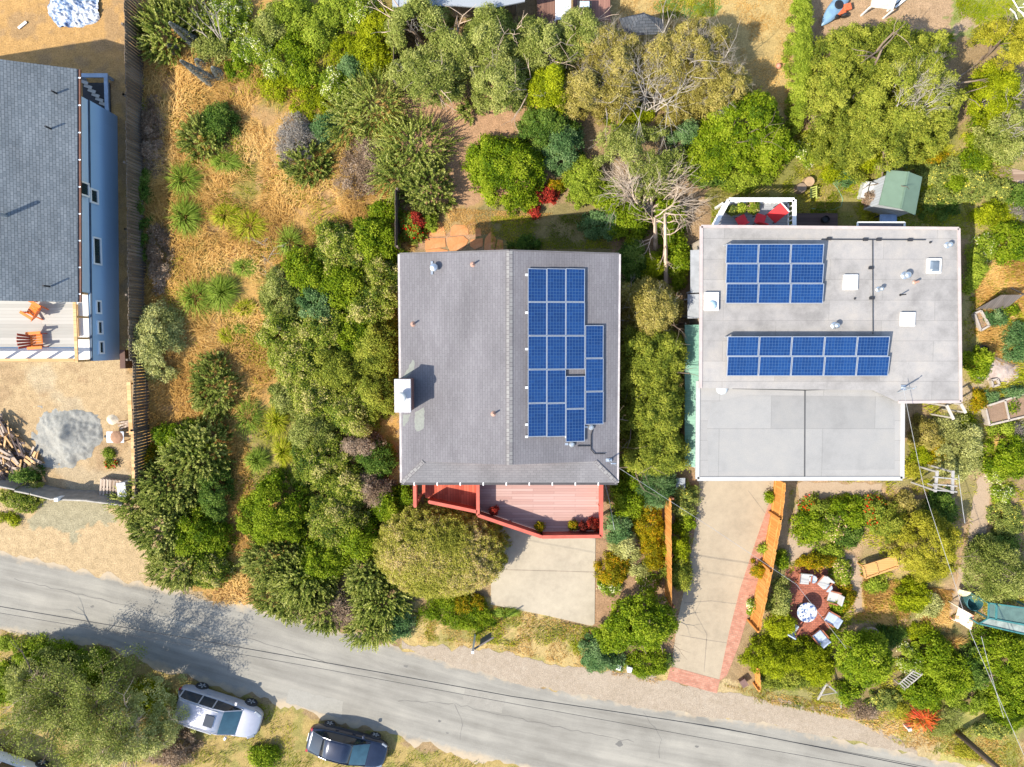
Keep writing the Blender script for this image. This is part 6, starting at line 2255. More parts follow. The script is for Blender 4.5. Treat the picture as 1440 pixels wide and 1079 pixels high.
def tree(kind, px, py, rx, ry, h, label, zb=.3, bark=None, r=.12, bare=0, barer=.028, name='tree', cat='tree', barem=None, base=None, lim=None, parts=None, **over):
    """trunk with limbs, and a crown of one or several leaf masses"""
    rng = np.random.default_rng(int(px * 7 + py * 131 + rx * 3))
    zc = h * .65
    c = U(px, py, zc)
    s_ = (H - zc) / F
    bx, by = (U(*base, 0).x, U(*base, 0).y) if base else (c.x, c.y)
    t = T(name, label, cat, (bx, by, 0))
    RX, RY = rx * s_ * 1.07, ry * s_ * 1.07
    segs = []
    d0 = np.array([(c.x - bx), (c.y - by), h * .5])
    n0 = 1 if not lim else lim
    for i in range(n0):
        dd = d0 / np.linalg.norm(d0) + rng.normal(0, .12 if n0 == 1 else .4, 3) * np.array([1, 1, .2])
        segs += twigs(rng, (0, 0, -.05), dd, max(h * .62, np.linalg.norm(d0) * 1.2), r, 2, .55, 2)
    qs = np.array([s[1] for s in segs])
    q, tt = twig_quads(rng, segs)
    quad_mesh('trunk', q, tt, bark or BARK, None, t)
    Q, TT = [], []
    for (fx, fy, fr, fh) in (parts or [(0, 0, 1, 1)]):
        q, tt, mat = gen(kind, rng, RX * fr, RY * fr, h * fh, zb=zb, **over)
        q = q + np.array([c.x - bx + fx * RX, c.y - by + fy * RY, 0])
        Q.append(q)
        TT.append(tt)
    quad_mesh('crown', np.concatenate(Q), np.concatenate(TT), mat, None, t)
    bare = int(bare * .7)
    if bare:
        segs = []
        for i in range(bare):
            a, rr = rng.uniform(0, 6.28), rng.uniform(.1, .85)
            x, y = RX * rr * math.cos(a), RY * rr * math.sin(a)
            z = h * (zb + (1 - zb) * math.sqrt(max(0, 1 - rr * rr))) * .82
            segs += twigs(rng, (c.x - bx + x * .75, c.y - by + y * .75, z * .8), (x / RX + rng.normal(0, .4), y / RY + rng.normal(0, .4), 1.1), min(RX, RY) * rng.uniform(.3, .5), barer, 2, .5, 3 if barer < .02 else 2)
        q, tt = twig_quads(rng, segs)
        quad_mesh('dead_branch', q, tt, barem or BARKP, None, t)
    return t


# ---- the dry lot: shrubs
S = V
S('echiumy', 226, 38, 38, 42, 1.5, 'pale spiky bush at the top of the grey fence, fingers pointing outward')
S('echium', 268, 14, 36, 28, 1.4, 'grey-green spiky bush at the top edge above the tower flowers')
S('white', 312, 22, 42, 28, 1.2, 'sprawling bush sprinkled white at the top edge, bare grey branches on it')
S('grey', 303, 62, 34, 24, .9, 'low grey-green bush right below the white sprinkled sprawling bush')
S('white', 352, 70, 32, 26, .9, 'white-flecked bush left of the bright lime bushes')
S('grey', 380, 38, 26, 32, 1.2, 'dull grey-brown round bush touching the lime bushes')
S('lime', 411, 22, 40, 26, 1.3, 'largest bright lime bush at the top edge')
S('lime', 447, 46, 24, 26, 1.2, 'bright green bush low on the right of the largest lime bush')
S('lime', 470, 16, 30, 26, 1.2, 'bright lime bush right of the largest one at the top edge')
S('green', 415, 68, 30, 24, 1.0, 'mid-green bush with white sprigs under the lime bushes')
S('white', 502, 10, 28, 22, 1.2, 'white blossomed bush at the top edge by the grey fence end')
S('olive', 530, 40, 32, 28, 1.0, 'yellow-green bush at the top by the overgrown grey fence')
S('olive', 486, 68, 30, 22, .8, 'low yellow-green bush beside the reddish bare patch')
S('white', 470, 118, 28, 26, .9, 'low pale-flowered bush above the comb-like spiky bush')
S('green', 425, 106, 24, 18, .8, 'rounded mid-green bush in the yellow weeds')
S('blue', 492, 94, 18, 18, .9, 'small teal-green bush with a dark shadow on its right')
S('green', 329, 98, 22, 14, .6, 'small green cushion bush at the foot of the tower flowers')
S('white', 390, 92, 30, 20, .6, 'low white-dotted weeds patch bush between dry grass and lime bushes')
S('olive', 440, 145, 34, 26, .55, 'low yellowish weed bush at the edge of the dry grass')
S('olive', 396, 122, 36, 20, .5, 'thin yellow-green weed bush spreading into the dry grass')
S('olive', 520, 78, 26, 26, .8, 'yellowish bush right of the reddish bare patch')
S('echium', 281, 192, 30, 30, 1.2, 'round dark bush in the dry grass, its left half, seen beside two green tufts', ol=.06)
S('dark', 305, 172, 27, 26, 1.3, 'round dark olive bush in the dry grass, upper right half', ol=.06)
S('mauve', 415, 194, 28, 34, 1.2, 'grey-mauve leafless bush in the middle of the dry grass')
S('echium', 432, 228, 36, 28, 1.0, 'grey-green leafy bush below the mauve leafless one')
S('blue', 455, 180, 20, 22, .9, 'small blue-green bush wedged by the mauve leafless bush')
S('spike', 524, 145, 46, 46, 1.7, 'comb-like spiky grey-green bush with long pale fingers')
S('spike', 484, 168, 26, 36, 1.3, 'narrow comb-like spiky bush left of the larger one')
S('spike', 580, 205, 50, 46, 1.8, 'big spiky bush overhanging the garden path, its fingers curving right')
S('spike', 556, 240, 40, 34, 1.5, 'spiky green bush just below the big overhanging one')
S('echium', 600, 262, 34, 40, 1.6, 'leafy grey-green bush casting the black shadow over the back path')
S('dry', 514, 225, 32, 34, .7, 'reddish brown dried bush between spiky bushes and dry grass')
S('dry', 500, 255, 30, 22, .5, 'low brown dried bush on the edge of the dry grass')
S('green', 540, 300, 26, 22, .7, 'green weedy bush beside the short dark fence')
S('silver', 216, 482, 36, 52, 2.0, 'tall pale silvery willow-like bush leaning over the grey fence', hv=.4)
S('dark', 196, 298, 14, 60, .9, 'dark straggly bush in the fence shadow')
S('dry', 222, 360, 16, 50, .8, 'grey straggly dry bush along the fence shadow')
S('dry', 212, 190, 16, 60, .7, 'thin grey-brown brush along the upper part of the fence')
S('echium', 298, 542, 32, 44, 1.4, 'upright oval green bush between two bright tufts')
S('orange', 211, 642, 10, 20, .7, 'thin reddish stalky bush between the fence and the large bush')
# tufts
for a in ((258, 253, 28, 28, .75, 'large bright green grass tuft below the dark round bush'), (317, 228, 27, 17, .55, 'bright green grass tuft right under the dark round bush'),
          (260, 306, 27, 30, .75, 'large bright green grass tuft, second down the fence side'), (318, 303, 26, 18, .5, 'thin pale grass tuft right of the second large tuft'),
          (352, 318, 26, 24, .5, 'broad loose grass tuft above the leafless pale patch'), (275, 419, 30, 28, .75, 'left half of the wide double grass tuft'),
          (312, 412, 26, 30, .75, 'right half of the wide double grass tuft'), (343, 376, 19, 14, .45, 'small grass tuft alone in the dry grass'),
          (345, 434, 20, 15, .45, 'small yellow-green tuft beside the wide double tuft'), (317, 472, 13, 13, .4, 'tiny round grass tuft below the wide double tuft'),
          (408, 341, 21, 26, .7, 'bright green tuft against the top of the dense shrub mass'), (349, 586, 24, 32, .7, 'tall bright tuft between the oval bush and the shrub mass'),
          (362, 648, 20, 19, .6, 'bright tuft at the head of the orange dirt gap'), (389, 592, 18, 26, .5, 'pale green tuft leaning on the shrub mass'),
          (398, 635, 17, 24, .5, 'pale green tuft above the big round bush'), (338, 462, 12, 9, .35, 'very small tuft close to the shrub mass')):
    wd = ({'mm': 'weed'} if any(x in a[5] for x in ('pale', 'loose', 'yellow', 'thin', 'tiny')) else {})
    o = S('tuft', *a[:5], a[5], 'grass tuft', 'grass_tuft', 'grass tufts in the dry lot', n=int(300 + (a[0] * 37 + a[1] * 13) % 360), e0=8 + (a[0] * 7) % 30, **wd)
# tower-of-jewels flower spikes
for bx_, by_, h_, dx, lab in ((276, 62, 1.9, -1.2, 'tall grey tapering flower tower, upper one beside the pale spiky bush'), (300, 116, 2.1, -1.7, 'largest grey tapering flower tower leaning over the dry grass'),
                              (250, 74, .7, -.4, 'tiny grey flower tower between the two large ones'), (287, 93, .6, -.4, 'small grey flower tower in green leaves'), (311, 108, .9, -.3, 'short grey flower tower right of the largest one')):
    rng = np.random.default_rng(int(bx_))
    b = U(bx_, by_)
    n = int(1500 * h_)
    t = rng.uniform(0, 1, n)
    ax = np.array([dx * .55, .45 * h_ * .5, h_ * .8])
    d = ax / np.linalg.norm(ax)
    P = t[:, None] * ax * 1.0 + np.array([0, 0, .05]) + np.stack([-.12 * t * (1 - t) * 4 * 0, 0 * t, 0 * t], 1)
    q = norm(np.cross(np.tile(d, (n, 1)), rdir(rng, n)))
    rr = .26 * (1 - t) ** .7 + .02
    P = P + q * (rr * rng.uniform(.5, 1, n))[:, None]
    Q = leafq(P, norm(q + d * .5), norm(q * .3 + rdir(rng, n)), .10 * (1.1 - .5 * t), .035 + 0 * t)
    o = quad_mesh('tower_flower', Q, rng.normal(.35, .2, n), LM['tower'], (b.x, b.y, 0))
    tag(o, lab, 'flower spike', 'tower flowers in the dry lot')
# bare branches on the sprawling bush
rng = np.random.default_rng(3)
segs = []
b = U(318, 70)
for a in range(5):
    segs += twigs(rng, (0, 0, .3), (rng.normal(0, .7), .9, .5), 1.6, .05, 2, .5, 2)
q, t = twig_quads(rng, segs)
tag(quad_mesh('dead_shrub', q, t, BARKP, (b.x, b.y, 0)), 'bare grey forked branches beside the flower towers', 'dead shrub')
rng = np.random.default_rng(13)
segs = []
b = U(385, 352)
for a in range(9):
    segs += twigs(rng, (rng.normal(0, .5), rng.normal(0, .8), .05), (rng.normal(0, 1), rng.normal(0, 1), .5), .8, .02, 2, .6, 2)
q, t = twig_quads(rng, segs)
tag(quad_mesh('dead_shrub', q, t, BARKP, (b.x, b.y, 0)), 'flattened pale leafless brush left of the dense shrub mass', 'dead shrub')

# ---- the dense shrub mass beside the shingle-roofed house
S('coyote', 478, 352, 40, 40, 1.9, 'brown-stemmed green bush at the head of the shrub mass')
S('coyoteg', 525, 342, 38, 36, 1.9, 'dark glossy bush at the head of the shrub mass by the short fence')
S('coyote', 535, 385, 30, 34, 1.7, 'small-leaved bush touching the upper corner of the shingle roof')
S('green', 430, 385, 34, 38, 1.7, 'rounded green bush on the upper left shoulder of the shrub mass')
S('coyoteg', 480, 405, 44, 38, 2.0, 'deep green bush in the upper middle of the shrub mass')
S('coyote', 525, 430, 42, 40, 2.1, 'olive bush in the shrub mass opposite the first roof pipe')
S('grey', 398, 420, 36, 40, 1.6, 'greyish green bush on the left flank of the shrub mass')
S('blue', 445, 430, 34, 34, 1.7, 'bluish green bush in the shrub mass between two olive ones')
S('coyote', 400, 465, 40, 38, 1.7, 'speckled olive bush on the left flank of the shrub mass')
S('coyote', 455, 470, 46, 40, 2.0, 'wide olive bush at the centre of the shrub mass')
S('coyoteg', 500, 468, 36, 36, 2.1, 'dark green bush in a hollow of the shrub mass')
S('oliveg', 530, 490, 34, 46, 2.3, 'tall yellow-green bush directly left of the brick chimney')
S('coyote', 420, 510, 44, 36, 1.8, 'twiggy olive bush on the left flank level with the chimney')
S('oliveg', 480, 520, 48, 44, 2.2, 'broad yellow-green bush left of the chimney, lit bright')
S('oliveg', 530, 550, 34, 42, 2.2, 'yellow-green bush pressed against the chimney house edge')
S('coyote', 440, 555, 40, 36, 1.8, 'olive bush below the twiggy one on the left flank')
S('coyote', 490, 580, 42, 36, 2.0, 'olive bush spreading below the broad yellow-green bush')
S('grey', 400, 560, 24, 26, .9, 'small silvery bush beside the pale green tuft')
S('grey', 440, 605, 38, 34, 1.7, 'grey-green bush at the waist of the shrub mass')
S('coyote', 448, 650, 44, 42, 1.8, 'large feathery bush above the big round bush')
S('dry', 508, 628, 30, 18, 1.5, 'brownish leafless bush by the orange dirt near the roof')
S('dark', 528, 648, 30, 24, 1.5, 'dark green bush at the lower corner of the shingle roof')
S('dry', 524, 688, 26, 26, 1.7, 'grey leafless twiggy bush left of the red deck stairs')
S('coyote', 487, 690, 34, 36, 1.8, 'feathery bush left of the grey leafless bush')
S('coyoteg', 545, 712, 26, 28, 1.5, 'green bush squeezed between the leafless bush and the clipped dome')
S('green', 572, 702, 12, 22, 1.2, 'narrow green bush in the gap beside the red deck stairs')
S('coyoteg', 384, 722, 52, 52, 2.2, 'big round deep green bush at the lower left of the shrub mass')
S('coyote', 470, 735, 48, 44, 2.1, 'large olive bush beside the clipped dome tree')
S('green', 505, 760, 36, 34, 1.9, 'leafy green bush tucked left of the clipped dome tree')
# big grey spiky clump by the road, left
S('echium', 272, 640, 48, 46, 2.1, 'large leafy bush at the top of the roadside spiky clump')
S('green', 250, 620, 40, 26, 1.6, 'green crest of the roadside spiky clump near the wheelbarrow fence')
S('echium', 232, 690, 44, 42, 2.1, 'grey-green bush in the middle of the roadside spiky clump')
S('echiumy', 185, 712, 30, 26, 1.3, 'pale-fingered bush at the left tip of the roadside spiky clump')
S('echium', 225, 745, 46, 42, 1.9, 'silvery spiky bush lower left in the roadside clump', tip=.55)
S('dark', 300, 690, 24, 40, 1.7, 'dark green bush on the shaded right side of the roadside clump')
S('coyoteg', 275, 755, 44, 40, 1.9, 'mid-green bush low in the roadside spiky clump')
S('echium', 250, 795, 46, 36, 1.6, 'grey-green bush at the road end of the roadside clump')
S('coyote', 292, 800, 30, 30, 1.5, 'small-leaved bush at the lower right of the roadside clump')
# bottom spiky mass over the road
S('echium', 385, 795, 44, 40, 1.8, 'leafy spiky bush at the left end of the road-edge mass')
S('echiumy', 425, 815, 50, 44, 2.0, 'bright spiky bush whose fingers hang over the road edge')
S('echium', 400, 840, 44, 36, 1.6, 'spiky bush lying lowest over the road at the left')
S('coyoteg', 450, 790, 42, 34, 2.0, 'deep green bush at the back of the road-edge mass')
S('echiumy', 530, 850, 42, 48, 2.0, 'bright spiky bush at the right end of the road-edge mass')
S('echium', 520, 812, 40, 36, 2.1, 'dark leafy bush behind the right end of the road-edge mass')
S('dry', 484, 858, 30, 26, 1.7, 'brown dead patch bush inside the road-edge mass')
S('echiumy', 520, 885, 36, 28, 1.5, 'lowest spiky bush hanging over the road below the brown patch')
S('blue', 558, 875, 20, 30, 1.3, 'blue-green leafy bush at the extreme right of the road-edge mass')
S('echium', 455, 862, 32, 30, 1.5, 'spiky bush left of the brown dead patch')

# ---- clipped dome and front yard of the shingle-roofed house
tree('dome', 617, 780, 93, 68, 3.3, 'large clipped olive dome tree in front of the red deck', zb=.12, r=.16, name='clipped_tree')
S('olive', 645, 862, 48, 28, .9, 'low dark bushy mound in front of the clipped dome', ol=.2, m='green', mm='green')
S('orange', 655, 850, 26, 16, 1.0, 'orange-tinged bush on the low dark mound')
S('tuft', 710, 862, 22, 8, .3, 'strip of green grass along the end of the pale driveway', 'grass', 'grass_tuft')
S('green', 884, 700, 24, 34, 1.5, 'leafy green bush right of the red deck')
S('blue', 872, 742, 18, 26, 1.3, 'bluish bush under the pale dropping cable')
S('green', 893, 672, 16, 18, 1.5, 'fern-like bush right under the roof corner')
S('silver', 880, 770, 22, 22, .9, 'pale grassy bush below the bluish one')
S('orange', 862, 802, 26, 24, .9, 'rust and yellow bush beside the pale driveway')
S('white', 858, 825, 16, 12, .5, 'small white-flowered plant at the driveway edge')
S('orange', 912, 735, 24, 30, 1.0, 'brown and gold bush left of the narrow orange fence')
S('orange', 920, 780, 18, 26, .8, 'gold-brown bush lower beside the narrow orange fence')
S('pink', 912, 820, 16, 14, .5, 'pinkish low plant at the foot of the narrow orange fence')
S('silver', 900, 800, 16, 14, .45, 'pale weedy plant on the bare soil by the narrow orange fence')
S('yellow', 962, 705, 24, 26, 1.2, 'yellow-green bush at the top of the narrow strip by the worn driveway')
S('green', 966, 732, 12, 12, .9, 'small leafy green bush under the yellow-green one')
S('olive', 955, 768, 18, 28, 1.4, 'olive bush halfway down the strip beside the worn driveway')
S('oliveg', 955, 805, 20, 26, 1.3, 'yellowish bush low on the strip beside the worn driveway')
tree('green', 905, 878, 48, 42, 3.0, 'round dark green tree between the two driveways', zb=.3, lim=2, hv=.15)
tree('coyoteg', 868, 895, 30, 28, 2.2, 'smaller green tree left of the round dark one', zb=.3)
S('blue', 842, 922, 27, 28, 1.3, 'round teal bush at the gravel shoulder', ol=.05)
S('blue', 866, 932, 14, 14, .7, 'small teal plant beside the white utility box')
S('olive', 912, 935, 30, 22, 1.0, 'low green hedge bush at the end of the worn driveway', m='green', mm='green')
S('dark', 939, 930, 6, 8, .5, 'tiny dark bush on the brick apron corner')
S('orange', 1067, 800, 9, 14, .8, 'small orange-green bush growing against the wide orange fence')
S('green', 1083, 703, 5, 8, .5, 'tiny green plant at the top of the brick border')
S('lime', 1075, 770, 5, 8, .4, 'tiny lime plant against the middle of the wide orange fence')
S('white', 1057, 852, 6, 14, .4, 'little pale plant near the foot of the wide orange fence')

# ---- strip between the two houses
SB = dict(den=1.9)
tree('oliveg', 916, 505, 54, 66, 4.6, 'tall bright yellow-green hedge tree between the houses, upper one', zb=.05, hv=.2)
tree('oliveg', 922, 578, 54, 56, 4.5, 'tall yellow-green hedge tree between the houses, middle one', zb=.05, hv=.2)
tree('oliveg', 926, 634, 50, 46, 4.2, 'tall yellow-green hedge tree between the houses, lowest one', zb=.05, hv=.2)
tree('brown', 916, 436, 52, 44, 4.4, 'thin-leaved tree with bare pale branches above the hedge trees', zb=.2, bare=26, hv=.35)
S('pine', 923, 684, 30, 30, 1.9, 'fluffy blue-green feathery bush at the end of the hedge trees')
S('dark', 890, 370, 22, 34, 1.5, 'dark shaded bush by the upper right roof corner')
S('blue', 850, 315, 30, 22, 1.3, 'dark teal bush in the roof shadow on the lawn')
S('coyoteg', 882, 312, 30, 32, 1.8, 'green bush left of the bare spreading tree trunk')
S('green', 942, 312, 22, 40, 1.7, 'green bush right of the bare spreading tree trunk')
S('olive', 917, 378, 18, 20, 1.6, 'small bright bush among the dead trunks')
S('green', 955, 370, 14, 36, 1.5, 'narrow green bush along the pale lean-to')
S('coyoteg', 862, 282, 28, 28, 1.5, 'leafy bush at the left foot of the bare spreading tree')
for bx_, by_, tx, ty, lab in ((937, 412, 935, 300, 'taller dead brown trunk standing between the houses'), (922, 350, 921, 305, 'thin dead brown trunk left of the taller one')):
    rng = np.random.default_rng(bx_)
    b, tp = U(bx_, by_, .1), U(tx, ty, 3.0)
    segs = []
    n = 8
    for i in range(n):
        segs.append((np.array(b.lerp(tp, i / n)) - np.array([b.x, b.y, 0]), np.array(b.lerp(tp, (i + 1) / n)) - np.array([b.x, b.y, 0]), .13 - .008 * i, .13 - .008 * (i + 1)))
        if i > 2:
            segs += twigs(rng, segs[-1][1], (rng.normal(), rng.normal(), .4), 1.0, .035, 2, .6, 2)
    q, t = twig_quads(rng, segs)
    tag(quad_mesh('dead_tree', q, t, BARKT, (b.x, b.y, 0)), lab, 'dead tree')
# big bare fan-branched tree
rng = np.random.default_rng(77)
b = U(905, 300)
segs = []
for k in range(26):
    a = R(rng.uniform(10, 170))
    segs += twigs(rng, (rng.normal(0, .25), rng.normal(0, .1), .1), (math.cos(a) * 1.0, math.sin(a) * 1.0, rng.uniform(.5, 1.3)), rng.uniform(1.5, 2.3), .07, 2, .38, 3, crook=.18)
q, t = twig_quads(rng, segs)
ft = T('tree', 'bare brown tree fanning its branches out behind the gap between the houses', 'tree', (b.x, b.y, 0))
quad_mesh('trunk', q, t, leafmat('bark_cream', [(.32, .25, .185), (.50, .41, .32)], 0, .9, .1, gain=1.2), None, ft)
q, t, mat = gen('grey', rng, 2.9, 2.1, 2.9, zb=.45, gap=.52, cov=.6, cr=.24)
quad_mesh('crown', q + np.array([-.1, 2.6, 0]), t, mat, None, ft)

# ---- back yard
S('green', 716, 240, 52, 50, 2.3, 'big round glossy green bush behind the shingle roof', hv=.12, ol=.07)
S('green', 690, 222, 32, 30, 1.9, 'left lobe bush joined to the big round glossy bush')
S('dark', 768, 180, 40, 34, 2.2, 'dark layered bush with pine-like shadow at the top of the round bush')
S('blue', 790, 205, 32, 32, 2.0, 'blue-green layered bush above the lime rounded one')
S('lime', 822, 254, 26, 36, 1.6, 'rounded lime and green bush beside the bare fan tree', hv=.1)
S('redall', 765, 272, 20, 12, .7, 'scarlet flower bush at the foot of the round glossy bush')
S('redall', 752, 297, 8, 8, .5, 'small scarlet plant on the edge of the house shadow')
S('orange', 782, 262, 14, 10, .6, 'orange-brown plant next to the scarlet bush')
S('echium', 664, 154, 19, 14, .6, 'small round spiky bush alone on the bare back path')
S('red', 582, 318, 20, 22, 1.1, 'bush full of red blossoms in the corner by the flagstones')
S('redall', 588, 310, 13, 12, 1.2, 'brightest red blossom cluster by the short dark fence')
S('strawtuft', 576, 346, 10, 8, .4, 'pale tuft of grass in the dark corner below red blossoms', 'grass tuft', 'grass_tuft')
S('lime', 605, 312, 14, 12, .8, 'small lime bush right of the red blossoms')
S('dark', 736, 342, 26, 8, .5, 'dark low plants along the back of the shingle roof')
G1 = dict(gap=.40, gs=.8)
tree('grey', 588, 30, 44, 44, 4.2, 'pale leafy tree at the top left of the back yard trees', bark=BARKT, bare=6, **G1)
tree('grey', 603, 100, 50, 38, 3.8, 'wide grey-green tree overhanging the bare back path', bark=BARKT, bare=6, hv=.3, tl=.8)
tree('grey', 640, 60, 36, 40, 4.0, 'open grey-green tree with visible twigs between two others', bark=BARKT, bare=8, gap=.48, gs=.9)
tree('grey', 690, 48, 44, 46, 4.4, 'tall pale-leaved tree in front of the flat outbuilding', bark=BARKT, bare=7, **G1)
tree('olive', 706, 112, 42, 36, 3.8, 'olive-green tree right above the bare back path', bark=BARKT, bare=5, m='grey', mm='grey')
tree('grey', 757, 58, 36, 40, 4.0, 'grey-green tree below the white ribbed canopy', bark=BARKT, bare=6, **G1)
tree('olive', 775, 118, 36, 34, 3.6, 'yellowish olive tree left of the brown-leaved ones', bark=BARKT, bare=4)
tree('grey', 815, 45, 36, 34, 4.0, 'pale tree in front of the rust brown deck', bark=BARKT, bare=4)
tree('brown', 858, 72, 46, 46, 4.2, 'brown-olive tree left of the grey gazebo', bark=BARKP, bare=44, barer=.015)
tree('brown', 820, 120, 40, 34, 3.6, 'brown-olive tree with bare silvery twigs in its lower crown', bark=BARKP, bare=40, barer=.015)
tree('olive', 868, 125, 36, 32, 3.4, 'olive tree above the dry lawn gap', bark=BARKP, bare=6, m='brown', mm='brown')
tree('brown', 985, 70, 52, 46, 4.6, 'large brown-olive tree by the tan lawn, round shadow on its right', bark=BARKP, bare=50, barer=.015)
tree('brown', 1015, 112, 40, 40, 4.2, 'brown-olive tree between the large one and the bright green bushes', bark=BARKP, bare=40, barer=.015)
tree('brown', 935, 85, 36, 40, 4.0, 'silvery twigged brown tree right of the grey gazebo', bark=BARKP, bare=60, barer=.016, cov=.3)
rng = np.random.default_rng(91)
b = U(915, 160)
segs = []
for k in range(12):
    a = R(rng.uniform(-10, 150))
    segs += twigs(rng, (rng.normal(0, .2), 0, .1), (math.cos(a) * .8, math.sin(a) * .8, rng.uniform(1.3, 2.4)), rng.uniform(2.3, 3.0), .042, 2, .45, 3)
q, t = twig_quads(rng, segs)
tag(quad_mesh('dead_tree', q, t, leafmat('bark_silver', [(.27, .235, .195), (.42, .375, .32)], 0, .9, .1, gain=1.2), (b.x, b.y, 0)), 'leafless silver tree in the middle of the brown-olive trees', 'dead tree')
S('olive', 880, 160, 40, 20, .7, 'low yellow bush on the lawn below the silver tree')
S('brown', 955, 155, 34, 26, 1.6, 'brownish bush under the leafless silver tree')
tree('green', 1050, 172, 56, 44, 3.2, 'bright leafy green tree flecked pale near the lime hedge', fl=0, tc=.25)
tree('coyoteg', 1020, 210, 46, 36, 2.8, 'green tree over the blue plastic tub', tc=.25)
S('green', 1085, 205, 32, 42, 2.2, 'leafy green bush right of the blue tub')
S('blue', 966, 190, 20, 18, 1.6, 'small teal bush at the left of the bright leafy tree')
S('dark', 1000, 238, 30, 20, 1.3, 'dark shaded bush above the back deck')
S('lime', 1050, 252, 40, 14, .7, 'lime low bush strip behind the back deck')
# lime hedge
hz_ = U(1124, 70, .9)
rng = np.random.default_rng(12)
q, t, mat = gen('hedge', rng, .52, 3.9, 1.7, ol=0, mm='lime')
tag(quad_mesh('hedge', q, t, mat, (hz_.x, U(1124, 78, 1).y, 0)), 'long clipped lime green hedge dividing the two lawns', 'hedge')
# great tree upper right
tree('oliveg', 1262, 118, 112, 100, 5.2, 'huge yellow-green tree filling the upper right garden, dead grey patch in it', zb=.15, r=.3, lim=3, hv=.45, tl=1.0, ol=.18, L=.12, W=.06, gap=.34, gs=1.1, den=1.3,
     parts=[(-.45, -.05, .55, .92), (.05, -.45, .58, .9), (.42, -.1, .52, .95), (-.1, .4, .56, 1.0), (.15, 0, .6, 1.08), (.4, .42, .42, .85), (-.45, .5, .4, .8), (-.35, -.5, .45, .8), (.5, -.5, .38, .7)])
rng = np.random.default_rng(33)
b = U(1268, 128, 4)
segs = []
for k in range(44):
    segs += twigs(rng, (rng.uniform(-.9, .9), rng.uniform(-1.4, 1.0), rng.uniform(3.6, 4.5)), (.75 + rng.normal(0, .2), .75 + rng.normal(0, .25), .35), .75, .016, 2, .45, 3)
q, t = twig_quads(rng, segs)
gt_ = [o for o in bpy.data.objects if o.name == 'tree' or o.name.startswith('tree.')]
gt_ = [o for o in gt_ if 'huge yellow-green' in o['label']][0]
quad_mesh('dead_branch', q + np.array([b.x - gt_.location.x + .35, b.y - gt_.location.y, 0]), t, BARKP, None, gt_)
tree('olive', 1418, 62, 36, 42, 3.2, 'airy yellow-leaved tree at the right edge by the pale lawn', gap=.42, gs=1.0, m='gold', mm='gold', cov=.8)
tree('grey', 1410, 128, 34, 42, 3.2, 'grey-green tree below the airy yellow one', bark=BARKP, bare=14, m='olive', mm='olive')
tree('grey', 1425, 185, 30, 40, 3.0, 'grey tree with white dead branches at the right edge', bark=BARKP, bare=26, cov=.7)
S('coyoteg', 1400, 190, 30, 34, 1.6, 'green bush left of the grey tree with dead branches')
S('white', 1393, 160, 14, 14, .9, 'small white-twigged plant beside the huge tree')
S('coyoteg', 1375, 225, 22, 18, .9, 'round green bush above the board path at the right')
# garden behind the flat roof
for a in (('olive', 1150, 200, 20, 18, .7, 'grey-green plant between the two board path pieces'), ('green', 1165, 202, 18, 18, .9, 'green plant beside the lower board path piece'),
          ('white', 1130, 215, 20, 18, .6, 'pale plant at the end of the slab path'), ('olive', 1178, 240, 24, 14, .6, 'yellowish plants under the slab path'),
          ('blue', 1190, 248, 16, 14, .5, 'pale teal plant left of the shed chests'), ('olive', 1222, 222, 26, 16, .8, 'olive plants above the green shed'),
          ('blue', 1262, 226, 18, 10, .6, 'grey-blue plant over the top edge of the green shed'), ('orange', 1310, 222, 26, 9, .6, 'orange flower strip under the huge tree'),
          ('yellow', 1320, 240, 36, 18, .7, 'broad yellow flower patch right of the green shed'), ('green', 1340, 255, 18, 14, .7, 'green plant inside the yellow flower patch'),
          ('yellow', 1370, 258, 26, 22, .7, 'yellow flowers between the shed and the board path'), ('yellow', 1322, 278, 34, 14, .5, 'lime and yellow plants at the edge of the roof shadow'),
          ('yellow', 1400, 268, 26, 18, .6, 'gold leafed plants under the right board path'), ('olive', 1395, 300, 28, 16, .6, 'lime weedy plants at the right of the roof shadow'),
          ('dark', 1432, 275, 16, 16, .9, 'dark green bush at the right edge by the gold plants'), ('mauve', 1438, 296, 12, 12, .6, 'grey-violet bush at the right edge'),
          ('green', 1425, 340, 30, 28, 1.4, 'broad fresh green bush at the right edge above the dry grass'), ('lime', 1370, 380, 16, 28, 1.1, 'narrow lime bush standing by the right wall of the flat roof'),
          ('dark', 1320, 295, 30, 14, .4, 'dark low plants in the roof shadow right of the shed'), ('white', 1390, 345, 18, 20, .6, 'pale dry shrub left of the fresh green bush'),
          ('blue', 1400, 447, 18, 10, .6, 'leafy vegetable patch below the dark leaning panel'), ('green', 1420, 436, 12, 12, .6, 'green plant against the dark leaning panel'),
          ('blue', 1436, 482, 18, 30, 1.1, 'blue-green bush at the right edge by the compost heap'), ('green', 1376, 512, 24, 24, 1.2, 'bright green bush left of the compost heap'),
          ('blue', 1392, 560, 14, 10, .6, 'pale teal plant at the corner of the long raised bed'), ('orange', 1378, 563, 12, 16, .6, 'gold-green plant left of the long raised bed'),
          ('blue', 1428, 552, 16, 8, .6, 'teal leaves along the top of the long raised bed'), ('green', 1423, 572, 12, 8, .55, 'seedlings growing inside the long raised bed'),
          ('olive', 1362, 600, 14, 18, .8, 'green bush between the pergola beams and the long raised bed'), ('lime', 1412, 603, 26, 8, .5, 'yellow-green plants under the long raised bed')):
    S(*a)
